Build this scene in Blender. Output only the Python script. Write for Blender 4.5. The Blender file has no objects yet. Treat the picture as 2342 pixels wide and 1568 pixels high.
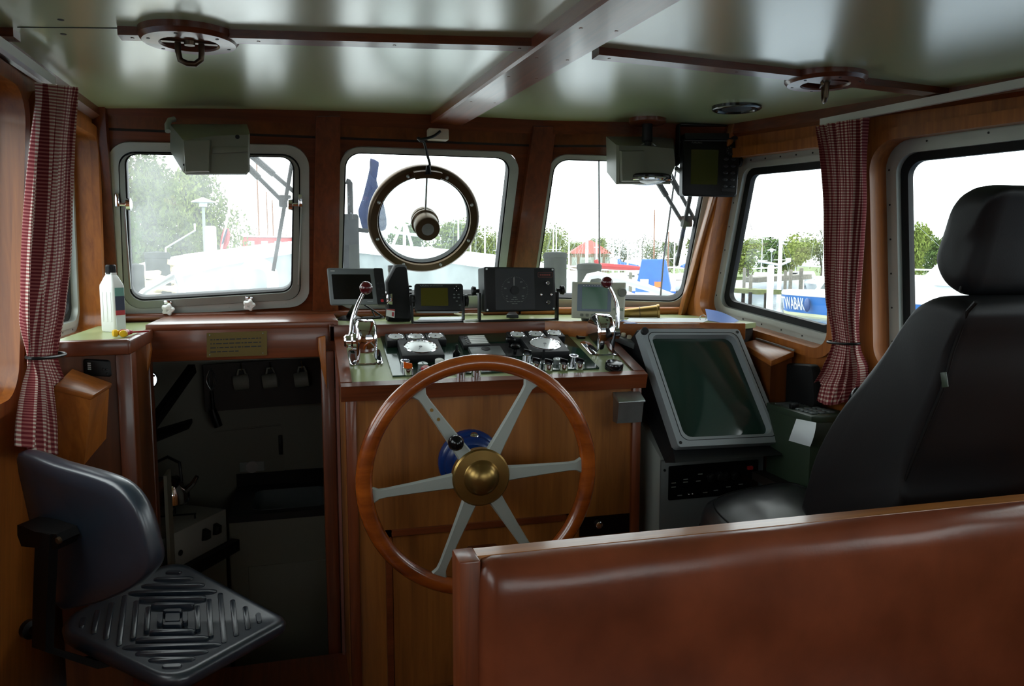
import bpy, bmesh, math, random
from mathutils import Vector, Matrix
random.seed(11)
V = Vector
R = math.radians
sc = bpy.context.scene
col = sc.collection

# ------------------------------------------------------------------ camera
W, H, F = 2342.0, 1568.0, 1786.0
YAW, PITCH = R(15.2), R(6.2)
CAM = V((0, 0, 1.55))
cd = bpy.data.cameras.new('camera')
cd.sensor_width = 36.0
cd.lens = F / W * 36.0
cd.clip_start = 0.05
cd.clip_end = 600
cam = bpy.data.objects.new('camera', cd)
col.objects.link(cam)
cam.location = CAM
cam.rotation_euler = (R(90) - PITCH, 0, -YAW)
sc.camera = cam
FWD = V((math.sin(YAW) * math.cos(PITCH), math.cos(YAW) * math.cos(PITCH), -math.sin(PITCH)))
RGT = V((math.cos(YAW), -math.sin(YAW), 0))
UPV = RGT.cross(FWD)

# ------------------------------------------------------------------ overcast sky and exposure
wd = bpy.data.worlds.new('overcast_sky')
sc.world = wd
wd.use_nodes = True
wn = wd.node_tree
bg = wn.nodes['Background']
tc = wn.nodes.new('ShaderNodeTexCoord')
sep = wn.nodes.new('ShaderNodeSeparateXYZ')
cr = wn.nodes.new('ShaderNodeValToRGB')
cr.color_ramp.elements[0].position = 0.0
cr.color_ramp.elements[0].color = (0.90, 0.97, 1.0, 1)
cr.color_ramp.elements[1].position = 0.8
cr.color_ramp.elements[1].color = (0.97, 1.0, 1.0, 1)
wn.links.new(tc.outputs['Generated'], sep.inputs[0])
wn.links.new(sep.outputs['Z'], cr.inputs[0])
wn.links.new(cr.outputs[0], bg.inputs['Color'])
bg.inputs['Strength'].default_value = 4.2
sc.view_settings.view_transform = 'Standard'
sc.view_settings.look = 'None'
sc.view_settings.gamma = 1.0
sc.view_settings.use_curve_mapping = False
sc.view_settings.exposure = 0.0


# ------------------------------------------------------------------ pixel rays and planes
def ray(px, py):
    return FWD + RGT * ((px - W / 2) / F) + UPV * ((H / 2 - py) / F)


def P(px, py, x=None, y=None, z=None, d=None):
    r = ray(px, py)
    if x is not None:
        return CAM + r * ((x - CAM.x) / r.x)
    if y is not None:
        return CAM + r * ((y - CAM.y) / r.y)
    if z is not None:
        return CAM + r * ((z - CAM.z) / r.z)
    return CAM + r * d


class Pl:
    """a plane: origin o, in-plane axis u, normal n towards the room, v = n x u"""
    def __init__(s, o, u, n):
        s.o = V(o); s.n = V(n).normalized(); s.u = V(u)
        s.u = (s.u - s.n * s.u.dot(s.n)).normalized()
        s.v = s.n.cross(s.u)

    def p(s, a, b, h=0.0):
        return s.o + s.u * a + s.v * b + s.n * h

    def px(s, px, py, h=0.0):
        r = ray(px, py)
        t = (s.o + s.n * h - CAM).dot(s.n) / r.dot(s.n)
        q = CAM + r * t - s.o
        return (q.dot(s.u), q.dot(s.v))

    def P(s, px, py, h=0.0, h2=None):
        a, b = s.px(px, py, h)
        return s.p(a, b, h if h2 is None else h2)

    def ab(s, q):
        q = V(q) - s.o
        return (q.dot(s.u), q.dot(s.v))

    def mat(s, a, b, h=0.0, rot=0.0):
        m = Matrix((s.u, s.v, s.n)).transposed().to_4x4()
        m.translation = s.p(a, b, h)
        return m @ Matrix.Rotation(rot, 4, 'Z')

    def shift(s, h):
        return Pl(s.o + s.n * h, s.u, s.n)


def frame(o, z, x=None):
    """matrix with local z along z"""
    z = V(z).normalized()
    if x is None:
        x = V((1, 0, 0)) if abs(z.x) < 0.9 else V((0, 1, 0))
    x = V(x)
    x = (x - z * x.dot(z)).normalized()
    y = z.cross(x)
    m = Matrix((x, y, z)).transposed().to_4x4()
    m.translation = V(o)
    return m


def rquad(c, r, n=7):
    """quad of 2d corners with rounded corners"""
    c = [V((a[0], a[1])) for a in c]
    out = []
    k = len(c)
    rr = r if isinstance(r, (list, tuple)) else [r] * k
    for i in range(k):
        p0, p1, p2 = c[i - 1], c[i], c[(i + 1) % k]
        a = (p0 - p1).normalized(); b = (p2 - p1).normalized()
        ang = math.acos(max(-1, min(1, a.dot(b))))
        if rr[i] <= 1e-6:
            out.append(p1.copy()); continue
        t = rr[i] / math.tan(ang / 2)
        bis = (a + b).normalized()
        cen = p1 + bis * (rr[i] / math.sin(ang / 2))
        s = p1 + a * t - cen
        e = p1 + b * t - cen
        a0 = math.atan2(s.y, s.x); a1 = math.atan2(e.y, e.x)
        da = a1 - a0
        while da > math.pi: da -= 2 * math.pi
        while da < -math.pi: da += 2 * math.pi
        for j in range(n + 1):
            q = a0 + da * j / n
            out.append(cen + V((math.cos(q), math.sin(q))) * rr[i])
    return [(q.x, q.y) for q in out]


def inset(c, d):
    """move the edges of a convex polygon inwards by d"""
    c = [V((a[0], a[1])) for a in c]
    k = len(c)
    cen = sum(c, V((0, 0))) / k
    lines = []
    for i in range(k):
        p, q = c[i], c[(i + 1) % k]
        t = (q - p).normalized(); nn = V((-t.y, t.x))
        if (cen - p).dot(nn) < 0: nn = -nn
        lines.append((p + nn * d, t))
    out = []
    for i in range(k):
        p, t = lines[i - 1]; q, s = lines[i]
        den = t.x * s.y - t.y * s.x
        w = q - p
        m = (w.x * s.y - w.y * s.x) / den
        out.append(tuple(p + t * m))
    return out


def ang(n, r=1.0, a0=0.0):
    return [(r * math.cos(a0 + 2 * math.pi * i / n), r * math.sin(a0 + 2 * math.pi * i / n)) for i in range(n)]


# ------------------------------------------------------------------ mesh builder
def wpos(o):
    q = V((0, 0, 0))
    while o is not None:
        q += o.location
        o = o.parent
    return q


class MB:
    def __init__(s, T=None):
        s.bm = bmesh.new(); s.T = T or Matrix(); s.mi = 0
        s.uv = s.bm.loops.layers.uv.new('UVMap')

    def add(s, verts, faces, uvs=None):
        vs = [s.bm.verts.new(s.T @ V(v)) for v in verts]
        for f in faces:
            if len(set(f)) < 3: continue
            try:
                fc = s.bm.faces.new([vs[i] for i in f])
            except ValueError:
                continue
            fc.material_index = s.mi; fc.smooth = True
            if uvs:
                for lp, i in zip(fc.loops, f): lp[s.uv].uv = uvs[i]
        return vs

    def absorb(s, b, M=None):
        M = s.T @ M if M else s.T
        mp = {}
        for v in b.verts: mp[v] = s.bm.verts.new(M @ v.co)
        for f in b.faces:
            fc = s.bm.faces.new([mp[v] for v in f.verts]); fc.material_index = s.mi; fc.smooth = True
        b.free()
        return s

    def box(s, c, d, rot=None, bev=0.0, seg=2):
        b = bmesh.new()
        bmesh.ops.create_cube(b, size=1.0)
        for v in b.verts: v.co = V((v.co.x * d[0], v.co.y * d[1], v.co.z * d[2]))
        if bev > 0:
            bmesh.ops.bevel(b, geom=list(b.edges), offset=min(bev, min(d) * 0.49), segments=seg, affect='EDGES', profile=0.5)
        M = Matrix.Translation(V(c))
        if rot is not None: M = M @ (rot.to_4x4() if not isinstance(rot, (int, float)) else Matrix.Rotation(rot, 4, 'Z'))
        return s.absorb(b, M)

    def beam(s, p0, p1, w, h, up=(0, 0, 1), bev=0.0):
        p0 = V(p0); p1 = V(p1)
        x = (p1 - p0); L = x.length; x.normalize()
        z = V(up) - x * V(up).dot(x); z.normalize(); y = z.cross(x)
        return s.box((p0 + p1) / 2, (L, w, h), Matrix((x, y, z)).transposed(), bev)

    def hull(s, pts, bev=0.0, seg=2):
        b = bmesh.new()
        vs = [b.verts.new(V(p)) for p in pts]
        bmesh.ops.convex_hull(b, input=vs)
        bmesh.ops.dissolve_limit(b, angle_limit=R(1.5), verts=list(b.verts), edges=list(b.edges))
        if bev > 0:
            bmesh.ops.bevel(b, geom=list(b.edges), offset=bev, segments=seg, affect='EDGES', profile=0.5)
        return s.absorb(b)

    def prism(s, pts, vec, bev=0.0):
        pts = [V(p) for p in pts]; vec = V(vec); n = len(pts)
        b = bmesh.new()
        a = [b.verts.new(p) for p in pts]; c = [b.verts.new(p + vec) for p in pts]
        b.faces.new(a); b.faces.new(c[::-1])
        for i in range(n):
            j = (i + 1) % n
            b.faces.new((a[i], c[i], c[j], a[j]))
        bmesh.ops.recalc_face_normals(b, faces=list(b.faces))
        if bev > 0:
            bmesh.ops.bevel(b, geom=list(b.edges), offset=bev, segments=2, affect='EDGES', profile=0.5)
        return s.absorb(b)

    def loft(s, secs, closed=True, caps=True, uv=False):
        n = len(secs[0]); vs = []; fs = []; uvs = []
        for i, q in enumerate(secs):
            for j, p in enumerate(q):
                vs.append(p); uvs.append((j / max(1, n - 1), i / max(1, len(secs) - 1)))
        for i in range(len(secs) - 1):
            for j in range(n if closed else n - 1):
                k = (j + 1) % n
                fs.append((i * n + j, i * n + k, (i + 1) * n + k, (i + 1) * n + j))
        if caps and closed:
            fs.append(tuple(range(n))[::-1]); fs.append(tuple((len(secs) - 1) * n + j for j in range(n)))
        s.add(vs, fs, uvs)
        return s

    def tube(s, path, r, n=8, closed=False):
        path = [V(p) for p in path]; k = len(path)
        rs = r if isinstance(r, (list, tuple)) else [r] * k
        t0 = (path[1] - path[0]).normalized()
        x = t0.orthogonal().normalized()
        secs = []
        for i, p in enumerate(path):
            if closed: t = path[(i + 1) % k] - path[i - 1]
            elif i == 0: t = path[1] - path[0]
            elif i == k - 1: t = path[-1] - path[-2]
            else: t = (path[i + 1] - p).normalized() + (p - path[i - 1]).normalized()
            t.normalize()
            x = (x - t * x.dot(t)).normalized(); y = t.cross(x)
            secs.append([p + (x * math.cos(2 * math.pi * j / n) + y * math.sin(2 * math.pi * j / n)) * rs[i] for j in range(n)])
        if closed: secs.append(secs[0])
        return s.loft(secs, True, not closed)

    def lathe(s, prof, M, n=24, ring=False):
        if ring: prof = list(prof) + [prof[0]]
        secs = [[M @ V((r * math.cos(2 * math.pi * j / n), r * math.sin(2 * math.pi * j / n), h)) for j in range(n)] for r, h in prof]
        return s.loft(secs, True, not ring)

    def ball(s, c, r, sc=(1, 1, 1), n=16, M=None):
        b = bmesh.new()
        bmesh.ops.create_uvsphere(b, u_segments=n, v_segments=max(6, n // 2), radius=1.0)
        MM = Matrix.Translation(V(c)) @ (M.to_4x4() if M else Matrix()) @ Matrix.Diagonal((r * sc[0], r * sc[1], r * sc[2], 1))
        return s.absorb(b, MM)

    def disc(s, M, r, h, n=20, bev=0.0):
        if bev: return s.lathe([(r, 0), (r, h - bev), (r - bev, h), (0.0005, h)], M, n)
        return s.lathe([(r, 0), (r, h)], M, n)

    def ringp(s, pl, outer, inner, h0, h1):
        """closed frame between two outlines of equal length on plane pl"""
        n = len(outer)
        secs = [[pl.p(a, b, h0) for a, b in outer], [pl.p(a, b, h1) for a, b in outer],
                [pl.p(a, b, h1) for a, b in inner], [pl.p(a, b, h0) for a, b in inner]]
        secs.append(secs[0])
        return s.loft(secs, True, False)

    def plate(s, pl, out, h0, h1):
        return s.loft([[pl.p(a, b, h0) for a, b in out], [pl.p(a, b, h1) for a, b in out]])

    def pillow(s, pl, out, rings, cen=None):
        """outline scaled towards its centre ring by ring: rings = [(scale, height)...]"""
        cx = sum(a for a, b in out) / len(out) if cen is None else cen[0]
        cy = sum(b for a, b in out) / len(out) if cen is None else cen[1]
        return s.loft([[pl.p(cx + (a - cx) * k, cy + (b - cy) * k, h) for a, b in out] for k, h in rings])

    def slab(s, pl, outer, holes, t):
        b = bmesh.new()
        loops = [outer] + holes
        edges = []
        for L in loops:
            vs = [b.verts.new((q[0], q[1], 0)) for q in L]
            for i in range(len(vs)): edges.append(b.edges.new((vs[i], vs[(i + 1) % len(vs)])))
        bmesh.ops.triangle_fill(b, use_beauty=True, use_dissolve=False, edges=edges)
        b.verts.index_update()
        tris = [[v.index for v in f.verts] for f in b.faces]
        co = [(v.co.x, v.co.y) for v in b.verts]
        b.free()
        n = len(co)
        vs = [pl.p(a, c, 0) for a, c in co] + [pl.p(a, c, -t) for a, c in co]
        fs = [tuple(f) for f in tris] + [tuple(i + n for i in f[::-1]) for f in tris]
        k = 0
        for L in loops:
            m = len(L)
            for i in range(m): fs.append((k + i, k + (i + 1) % m, n + k + (i + 1) % m, n + k + i))
            k += m
        s.add(vs, fs)
        return s

    def text(s, M, body, size, depth=0.0008, align='CENTER'):
        cu = bpy.data.curves.new('lettering', 'FONT')
        cu.body = body; cu.size = size; cu.align_x = align; cu.align_y = 'CENTER'; cu.resolution_u = 2
        cu.extrude = depth
        o = bpy.data.objects.new('lettering_tmp', cu)
        me = bpy.data.meshes.new_from_object(o)
        b = bmesh.new(); b.from_mesh(me)
        s.absorb(b, M)
        bpy.data.objects.remove(o); bpy.data.curves.remove(cu); bpy.data.meshes.remove(me)
        return s

    def build(s, name, mats, parent=None, sharp=38, loc=None):
        bmesh.ops.remove_doubles(s.bm, verts=list(s.bm.verts), dist=1e-6)
        bmesh.ops.recalc_face_normals(s.bm, faces=list(s.bm.faces))
        me = bpy.data.meshes.new(name)
        if parent is not None: off = wpos(parent)
        else:
            xs = [v.co for v in s.bm.verts]
            mn = V((min(v.x for v in xs), min(v.y for v in xs), min(v.z for v in xs)))
            mx = V((max(v.x for v in xs), max(v.y for v in xs), max(v.z for v in xs)))
            off = V(loc) if loc is not None else V(((mn.x + mx.x) / 2, (mn.y + mx.y) / 2, mn.z))
        bmesh.ops.translate(s.bm, verts=list(s.bm.verts), vec=-off)
        s.bm.to_mesh(me); s.bm.free()
        for m in (mats if isinstance(mats, (list, tuple)) else [mats]): me.materials.append(m)
        me.set_sharp_from_angle(angle=R(sharp))
        o = bpy.data.objects.new(name, me)
        col.objects.link(o)
        if parent is not None: o.parent = parent
        else: o.location = off
        return o


def tag(o, label=None, cat=None, group=None, kind=None):
    if label: o['label'] = label
    if cat: o['category'] = cat
    if group: o['group'] = group
    if kind: o['kind'] = kind
    return o


def thing(name, label, cat, loc, group=None):
    o = bpy.data.objects.new(name, None)
    o.empty_display_size = 0.05
    col.objects.link(o)
    o.location = V(loc)
    return tag(o, label, cat, group)


def struct(o):
    o['kind'] = 'structure'
    return o


def sempty(name, loc):
    o = bpy.data.objects.new(name, None); o.empty_display_size = 0.05
    col.objects.link(o); o.location = V(loc); o['kind'] = 'structure'
    return o


def copy_tree(o, parent=None):
    c = o.copy(); col.objects.link(c); c.parent = parent
    for ch in list(o.children): copy_tree(ch, c)
    return c


class Face:
    """front face of a device: TL, TR, BR, BL corners; (u, v) from its top left"""
    def __init__(s, TL, TR, BR, BL):
        s.c = [V(TL), V(TR), V(BR), V(BL)]
        s.n = (s.c[3] - s.c[0]).cross(s.c[1] - s.c[0]).normalized()
        if s.n.dot(CAM - s.c[0]) < 0: s.n = -s.n
        s.w = ((s.c[1] - s.c[0]).length + (s.c[2] - s.c[3]).length) / 2
        s.h = ((s.c[3] - s.c[0]).length + (s.c[2] - s.c[1]).length) / 2

    def p(s, u, v, h=0.0):
        a = s.c[0].lerp(s.c[1], u); b = s.c[3].lerp(s.c[2], u)
        return a.lerp(b, v) + s.n * h

    def uv(s, q):
        """pixel -> (u, v) on the face (a few Newton steps)"""
        u = v = 0.5
        pl = Pl(s.c[0], s.c[1] - s.c[0], s.n)
        t = pl.P(*q)
        for _ in range(12):
            e = t - s.p(u, v)
            du = (s.p(u + 1e-3, v) - s.p(u, v)) / 1e-3; dv = (s.p(u, v + 1e-3) - s.p(u, v)) / 1e-3
            a, b, c = du.dot(du), du.dot(dv), dv.dot(dv)
            x, y = e.dot(du), e.dot(dv)
            det = a * c - b * b
            u += (x * c - y * b) / det; v += (y * a - x * b) / det
        return u, v

    def rr(s, u0, v0, u1, v1, r, n=5):
        q = rquad([(u0 * s.w, v0 * s.h), (u1 * s.w, v0 * s.h), (u1 * s.w, v1 * s.h), (u0 * s.w, v1 * s.h)], r, n)
        return [(a / s.w, b / s.h) for a, b in q]

    def prism(s, mb, uvs, h0, h1):
        return mb.loft([[s.p(u, v, h0) for u, v in uvs], [s.p(u, v, h1) for u, v in uvs]])

    def body(s, mb, depth, r=0.008, taper=0.0, bev=0.004):
        a = s.rr(0, 0, 1, 1, r); k = bev / min(s.w, s.h)
        b = [(0.5 + (u - 0.5) * (1 - 2 * k), 0.5 + (v - 0.5) * (1 - 2 * k)) for u, v in a]
        c = [(0.5 + (u - 0.5) * (1 - taper), 0.5 + (v - 0.5) * (1 - taper)) for u, v in a]
        mb.loft([[s.p(u, v, -depth) for u, v in c], [s.p(u, v, -bev) for u, v in a], [s.p(u, v, 0) for u, v in b]])

    def M(s, u, v, h=0.0):
        x = (s.p(u + .01, v) - s.p(u, v)).normalized()
        z = s.n; y = z.cross(x)
        m = Matrix((x, y, z)).transposed().to_4x4(); m.translation = s.p(u, v, h)
        return m


def pxface(c, y=None, pl=None, tilt=0.0, ys=None):
    """face from four pixel corners at depth y, the top leaning away by tilt metres"""
    if ys is None: ys = [y + tilt, y + tilt, y, y]
    return Face(*[P(q[0], q[1], y=yy) for q, yy in zip(c, ys)])


# ------------------------------------------------------------------ materials
def srgb(r, g, b):
    f = lambda c: (c / 255) / 12.92 if c / 255 <= 0.04045 else ((c / 255 + 0.055) / 1.055) ** 2.4
    return (f(r), f(g), f(b), 1)


def mat(name, c, rough=0.5, metal=0.0, spec=0.5, coat=0.0, bump=0.0, bscale=60.0, mottle=0.0, mscale=8.0, coat_rough=0.08):
    m = bpy.data.materials.new(name); m.use_nodes = True
    nt = m.node_tree; b = nt.nodes['Principled BSDF']
    b.inputs['Base Color'].default_value = c
    b.inputs['Roughness'].default_value = rough
    b.inputs['Metallic'].default_value = metal
    b.inputs['Specular IOR Level'].default_value = spec
    b.inputs['Coat Weight'].default_value = coat
    b.inputs['Coat Roughness'].default_value = coat_rough
    tcn = nt.nodes.new('ShaderNodeTexCoord')
    if mottle > 0:
        n = nt.nodes.new('ShaderNodeTexNoise'); n.inputs['Scale'].default_value = mscale; n.inputs['Detail'].default_value = 5
        rp = nt.nodes.new('ShaderNodeValToRGB')
        rp.color_ramp.elements[0].position = 0.3; rp.color_ramp.elements[1].position = 0.7
        rp.color_ramp.elements[0].color = tuple(x * (1 - mottle) for x in c[:3]) + (1,)
        rp.color_ramp.elements[1].color = tuple(min(1, x * (1 + mottle)) for x in c[:3]) + (1,)
        nt.links.new(tcn.outputs['Object'], n.inputs['Vector']); nt.links.new(n.outputs['Fac'], rp.inputs[0])
        nt.links.new(rp.outputs[0], b.inputs['Base Color'])
    if bump > 0:
        n = nt.nodes.new('ShaderNodeTexNoise'); n.inputs['Scale'].default_value = bscale; n.inputs['Detail'].default_value = 4
        bp = nt.nodes.new('ShaderNodeBump'); bp.inputs['Strength'].default_value = bump; bp.inputs['Distance'].default_value = 0.004
        nt.links.new(tcn.outputs['Object'], n.inputs['Vector']); nt.links.new(n.outputs['Fac'], bp.inputs['Height'])
        nt.links.new(bp.outputs[0], b.inputs['Normal'])
    return m


def wood(name, c1, c2, axis='z', rough=0.35, coat=0.5, fine=55.0, coat_rough=0.12):
    """varnished timber, grain stretched along one axis"""
    m = bpy.data.materials.new(name); m.use_nodes = True
    nt = m.node_tree; b = nt.nodes['Principled BSDF']
    tcn = nt.nodes.new('ShaderNodeTexCoord'); mp = nt.nodes.new('ShaderNodeMapping')
    s = [fine, fine, fine]; s['xyz'.index(axis)] = 2.2
    mp.inputs['Scale'].default_value = s
    n = nt.nodes.new('ShaderNodeTexNoise'); n.inputs['Scale'].default_value = 1.0; n.inputs['Detail'].default_value = 6; n.inputs['Roughness'].default_value = 0.62
    n.inputs['Distortion'].default_value = 0.6
    mp2 = nt.nodes.new('ShaderNodeMapping'); s2 = [9.0] * 3; s2['xyz'.index(axis)] = 0.9; mp2.inputs['Scale'].default_value = s2
    n2 = nt.nodes.new('ShaderNodeTexNoise'); n2.inputs['Scale'].default_value = 1.0; n2.inputs['Detail'].default_value = 3
    mx = nt.nodes.new('ShaderNodeMath'); mx.operation = 'MULTIPLY_ADD'; mx.inputs[1].default_value = 0.55
    ad = nt.nodes.new('ShaderNodeMath'); ad.operation = 'MULTIPLY'; ad.inputs[1].default_value = 0.45
    rp = nt.nodes.new('ShaderNodeValToRGB')
    rp.color_ramp.elements[0].position = 0.33; rp.color_ramp.elements[0].color = c2
    rp.color_ramp.elements[1].position = 0.66; rp.color_ramp.elements[1].color = c1
    nt.links.new(tcn.outputs['Object'], mp.inputs[0]); nt.links.new(mp.outputs[0], n.inputs['Vector'])
    nt.links.new(tcn.outputs['Object'], mp2.inputs[0]); nt.links.new(mp2.outputs[0], n2.inputs['Vector'])
    nt.links.new(n2.outputs['Fac'], ad.inputs[0])
    nt.links.new(n.outputs['Fac'], mx.inputs[0]); nt.links.new(ad.outputs[0], mx.inputs[2])
    nt.links.new(mx.outputs[0], rp.inputs[0]); nt.links.new(rp.outputs[0], b.inputs['Base Color'])
    b.inputs['Roughness'].default_value = rough
    b.inputs['Coat Weight'].default_value = coat; b.inputs['Coat Roughness'].default_value = coat_rough
    bp = nt.nodes.new('ShaderNodeBump'); bp.inputs['Strength'].default_value = 0.08; bp.inputs['Distance'].default_value = 0.002
    nt.links.new(n.outputs['Fac'], bp.inputs['Height']); nt.links.new(bp.outputs[0], b.inputs['Normal'])
    return m


def glass(name, tint=(0.96, 0.985, 0.98), refl=0.05, haze=0.0, hcol=(0.9, 0.95, 0.97), hscale=3.0, patchy=True):
    m = bpy.data.materials.new(name); m.use_nodes = True
    nt = m.node_tree; nt.nodes.remove(nt.nodes['Principled BSDF'])
    out = nt.nodes['Material Output']
    tr = nt.nodes.new('ShaderNodeBsdfTransparent'); tr.inputs[0].default_value = tint + (1,)
    gl = nt.nodes.new('ShaderNodeBsdfGlossy'); gl.inputs['Roughness'].default_value = 0.01
    mx = nt.nodes.new('ShaderNodeMixShader'); mx.inputs[0].default_value = refl
    nt.links.new(tr.outputs[0], mx.inputs[1]); nt.links.new(gl.outputs[0], mx.inputs[2])
    last = mx
    if haze > 0:
        tl = nt.nodes.new('ShaderNodeBsdfTranslucent'); tl.inputs[0].default_value = hcol + (1,)
        m2 = nt.nodes.new('ShaderNodeMixShader')
        tcn = nt.nodes.new('ShaderNodeTexCoord')
        n = nt.nodes.new('ShaderNodeTexNoise'); n.inputs['Scale'].default_value = hscale; n.inputs['Detail'].default_value = 7; n.inputs['Roughness'].default_value = 0.65
        mr = nt.nodes.new('ShaderNodeMapRange')
        mr.inputs['From Min'].default_value = 0.3; mr.inputs['From Max'].default_value = 0.75
        mr.inputs['To Min'].default_value = haze * 0.55 if patchy else haze; mr.inputs['To Max'].default_value = haze * 1.35 if patchy else haze
        nt.links.new(tcn.outputs['Object'], n.inputs['Vector']); nt.links.new(n.outputs['Fac'], mr.inputs['Value'])
        nt.links.new(mr.outputs[0], m2.inputs[0])
        nt.links.new(mx.outputs[0], m2.inputs[1]); nt.links.new(tl.outputs[0], m2.inputs[2])
        last = m2
    nt.links.new(last.outputs[0], out.inputs[0])
    return m


def gingham(name, N):
    m = bpy.data.materials.new(name); m.use_nodes = True
    nt = m.node_tree; b = nt.nodes['Principled BSDF']
    uv = nt.nodes.new('ShaderNodeUVMap'); uv.uv_map = 'UVMap'
    sp = nt.nodes.new('ShaderNodeSeparateXYZ'); nt.links.new(uv.outputs[0], sp.inputs[0])

    def stripe(o, k):
        a = nt.nodes.new('ShaderNodeMath'); a.operation = 'MULTIPLY'; a.inputs[1].default_value = k
        f = nt.nodes.new('ShaderNodeMath'); f.operation = 'FRACT'
        g = nt.nodes.new('ShaderNodeMath'); g.operation = 'GREATER_THAN'; g.inputs[1].default_value = 0.45
        nt.links.new(o, a.inputs[0]); nt.links.new(a.outputs[0], f.inputs[0]); nt.links.new(f.outputs[0], g.inputs[0])
        return g.outputs[0]
    s = nt.nodes.new('ShaderNodeMath'); s.operation = 'ADD'
    nt.links.new(stripe(sp.outputs['X'], N[0]), s.inputs[0]); nt.links.new(stripe(sp.outputs['Y'], N[1]), s.inputs[1])
    h = nt.nodes.new('ShaderNodeMath'); h.operation = 'MULTIPLY'; h.inputs[1].default_value = 0.5
    nt.links.new(s.outputs[0], h.inputs[0])
    rp = nt.nodes.new('ShaderNodeValToRGB'); rp.color_ramp.interpolation = 'CONSTANT'
    e = rp.color_ramp.elements
    e[0].position = 0; e[0].color = srgb(216, 202, 188)
    e[1].position = 0.75; e[1].color = srgb(112, 40, 46)
    x = e.new(0.25); x.color = srgb(162, 98, 96)
    nt.links.new(h.outputs[0], rp.inputs[0]); nt.links.new(rp.outputs[0], b.inputs['Base Color'])
    b.inputs['Roughness'].default_value = 0.85; b.inputs['Specular IOR Level'].default_value = 0.15
    return m


TK1, TK2 = srgb(182, 108, 44), srgb(128, 68, 24)
MH1, MH2 = srgb(128, 64, 32), srgb(78, 35, 16)
M = {}
for ax in 'xyz':
    M['teak_' + ax] = wood('teak_' + ax, TK1, TK2, ax, coat=0.12)
    M['mahogany_' + ax] = wood('mahogany_' + ax, MH1, MH2, ax, coat=0.3)
    M['oak_' + ax] = wood('oak_' + ax, srgb(176, 112, 52), srgb(120, 66, 26), ax, coat=0.6)
M['veneer'] = wood('console_veneer', srgb(166, 105, 48), srgb(114, 68, 30), 'z', fine=34, coat=0.15)
M['panel'] = wood('wall_panel', srgb(124, 68, 28), srgb(84, 42, 18), 'z', fine=38, coat=0.15)
M['rim'] = wood('wheel_rim', srgb(176, 88, 26), srgb(112, 48, 14), 'x', rough=0.25, coat=0.8, fine=26, coat_rough=0.06)
M['ceiling'] = mat('ceiling_paint', srgb(190, 206, 156), 0.27, spec=0.8, coat=0.9, coat_rough=0.22, bump=0.015, bscale=9)
M['green_top'] = mat('green_laminate', srgb(160, 172, 122), 0.3)
M['alu'] = mat('aluminium', srgb(182, 188, 182), 0.4, metal=0.3, mottle=0.06)
M['alu_dark'] = mat('aluminium_anodised', srgb(136, 140, 134), 0.45, metal=0.3)
M['chrome'] = mat('chrome', srgb(235, 235, 240), 0.06, metal=1.0)
M['steel'] = mat('brushed_steel', srgb(170, 175, 175), 0.35, metal=0.9, mottle=0.12, mscale=20)
M['brass'] = mat('old_brass', srgb(150, 122, 70), 0.32, metal=0.9, mottle=0.12, mscale=14)
M['bronze'] = mat('dark_bronze', srgb(84, 66, 46), 0.35, metal=0.6)
M['black'] = mat('black_plastic', srgb(13, 13, 14), 0.45, spec=0.3)
M['black_gloss'] = mat('black_gloss', srgb(10, 10, 13), 0.18)
M['rubber'] = mat('black_rubber', srgb(14, 15, 16), 0.6, spec=0.3)
M['dull_black'] = mat('dull_black', srgb(13, 13, 14), 0.7, spec=0.2)
M['dgrey'] = mat('dark_grey_plastic', srgb(30, 31, 33), 0.45, spec=0.35)
M['mgrey'] = mat('mid_grey_paint', srgb(92, 98, 98), 0.4)
M['lgrey'] = mat('light_grey_paint', srgb(150, 156, 150), 0.45)
M['beige'] = mat('beige_paint', srgb(122, 124, 108), 0.45)
M['cream'] = mat('cream_plastic', srgb(214, 206, 182), 0.45)
M['white'] = mat('white_plastic', srgb(228, 230, 226), 0.35)
M['white_paint'] = mat('white_boat_paint', srgb(238, 242, 243), 0.4, mottle=0.03, mscale=3)
M['galley'] = mat('galley_paint', srgb(120, 118, 104), 0.5)
M['screen'] = mat('dark_screen', srgb(10, 11, 12), 0.12, spec=0.5)
M['crt'] = mat('crt_glass', srgb(36, 58, 50), 0.07, spec=0.6)
M['olive_lcd'] = mat('olive_lcd', srgb(74, 70, 18), 0.3, spec=0.3)
M['green_lcd'] = mat('green_lcd', srgb(38, 92, 62), 0.22)
M['dial'] = mat('gauge_face', srgb(240, 244, 246), 0.2, spec=0.8, coat=1.0)
M['tick'] = mat('gauge_tick', srgb(120, 124, 128), 0.4)
M['orange'] = mat('orange_plastic', srgb(228, 96, 10), 0.35)
M['red'] = mat('red_plastic', srgb(176, 34, 40), 0.35)
M['maroon'] = mat('maroon_knob', srgb(84, 20, 26), 0.18, coat=0.6)
M['yellow'] = mat('yellow_plastic', srgb(232, 184, 26), 0.35)
M['blue'] = mat('blue_paint', srgb(18, 52, 116), 0.22)
M['dkgreen'] = mat('green_glass_panel', srgb(34, 58, 46), 0.09, spec=0.65)
M['leather'] = mat('brown_leather', srgb(118, 60, 37), 0.28, spec=0.5, bump=0.05, bscale=130, mottle=0.3, mscale=6)
M['blk_leather'] = mat('black_leather', srgb(30, 30, 35), 0.38, spec=0.9, coat=0.5, coat_rough=0.25, bump=0.10, bscale=24)
M['blk_cloth'] = mat('black_vinyl_cloth', srgb(16, 16, 19), 0.5, spec=0.35, bump=0.05, bscale=220)
M['polyu'] = mat('blue_black_polyurethane', srgb(34, 46, 60), 0.36, spec=0.8, coat=0.7, coat_rough=0.28)
M['paper'] = mat('paper', srgb(222, 228, 232), 0.7)
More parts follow.
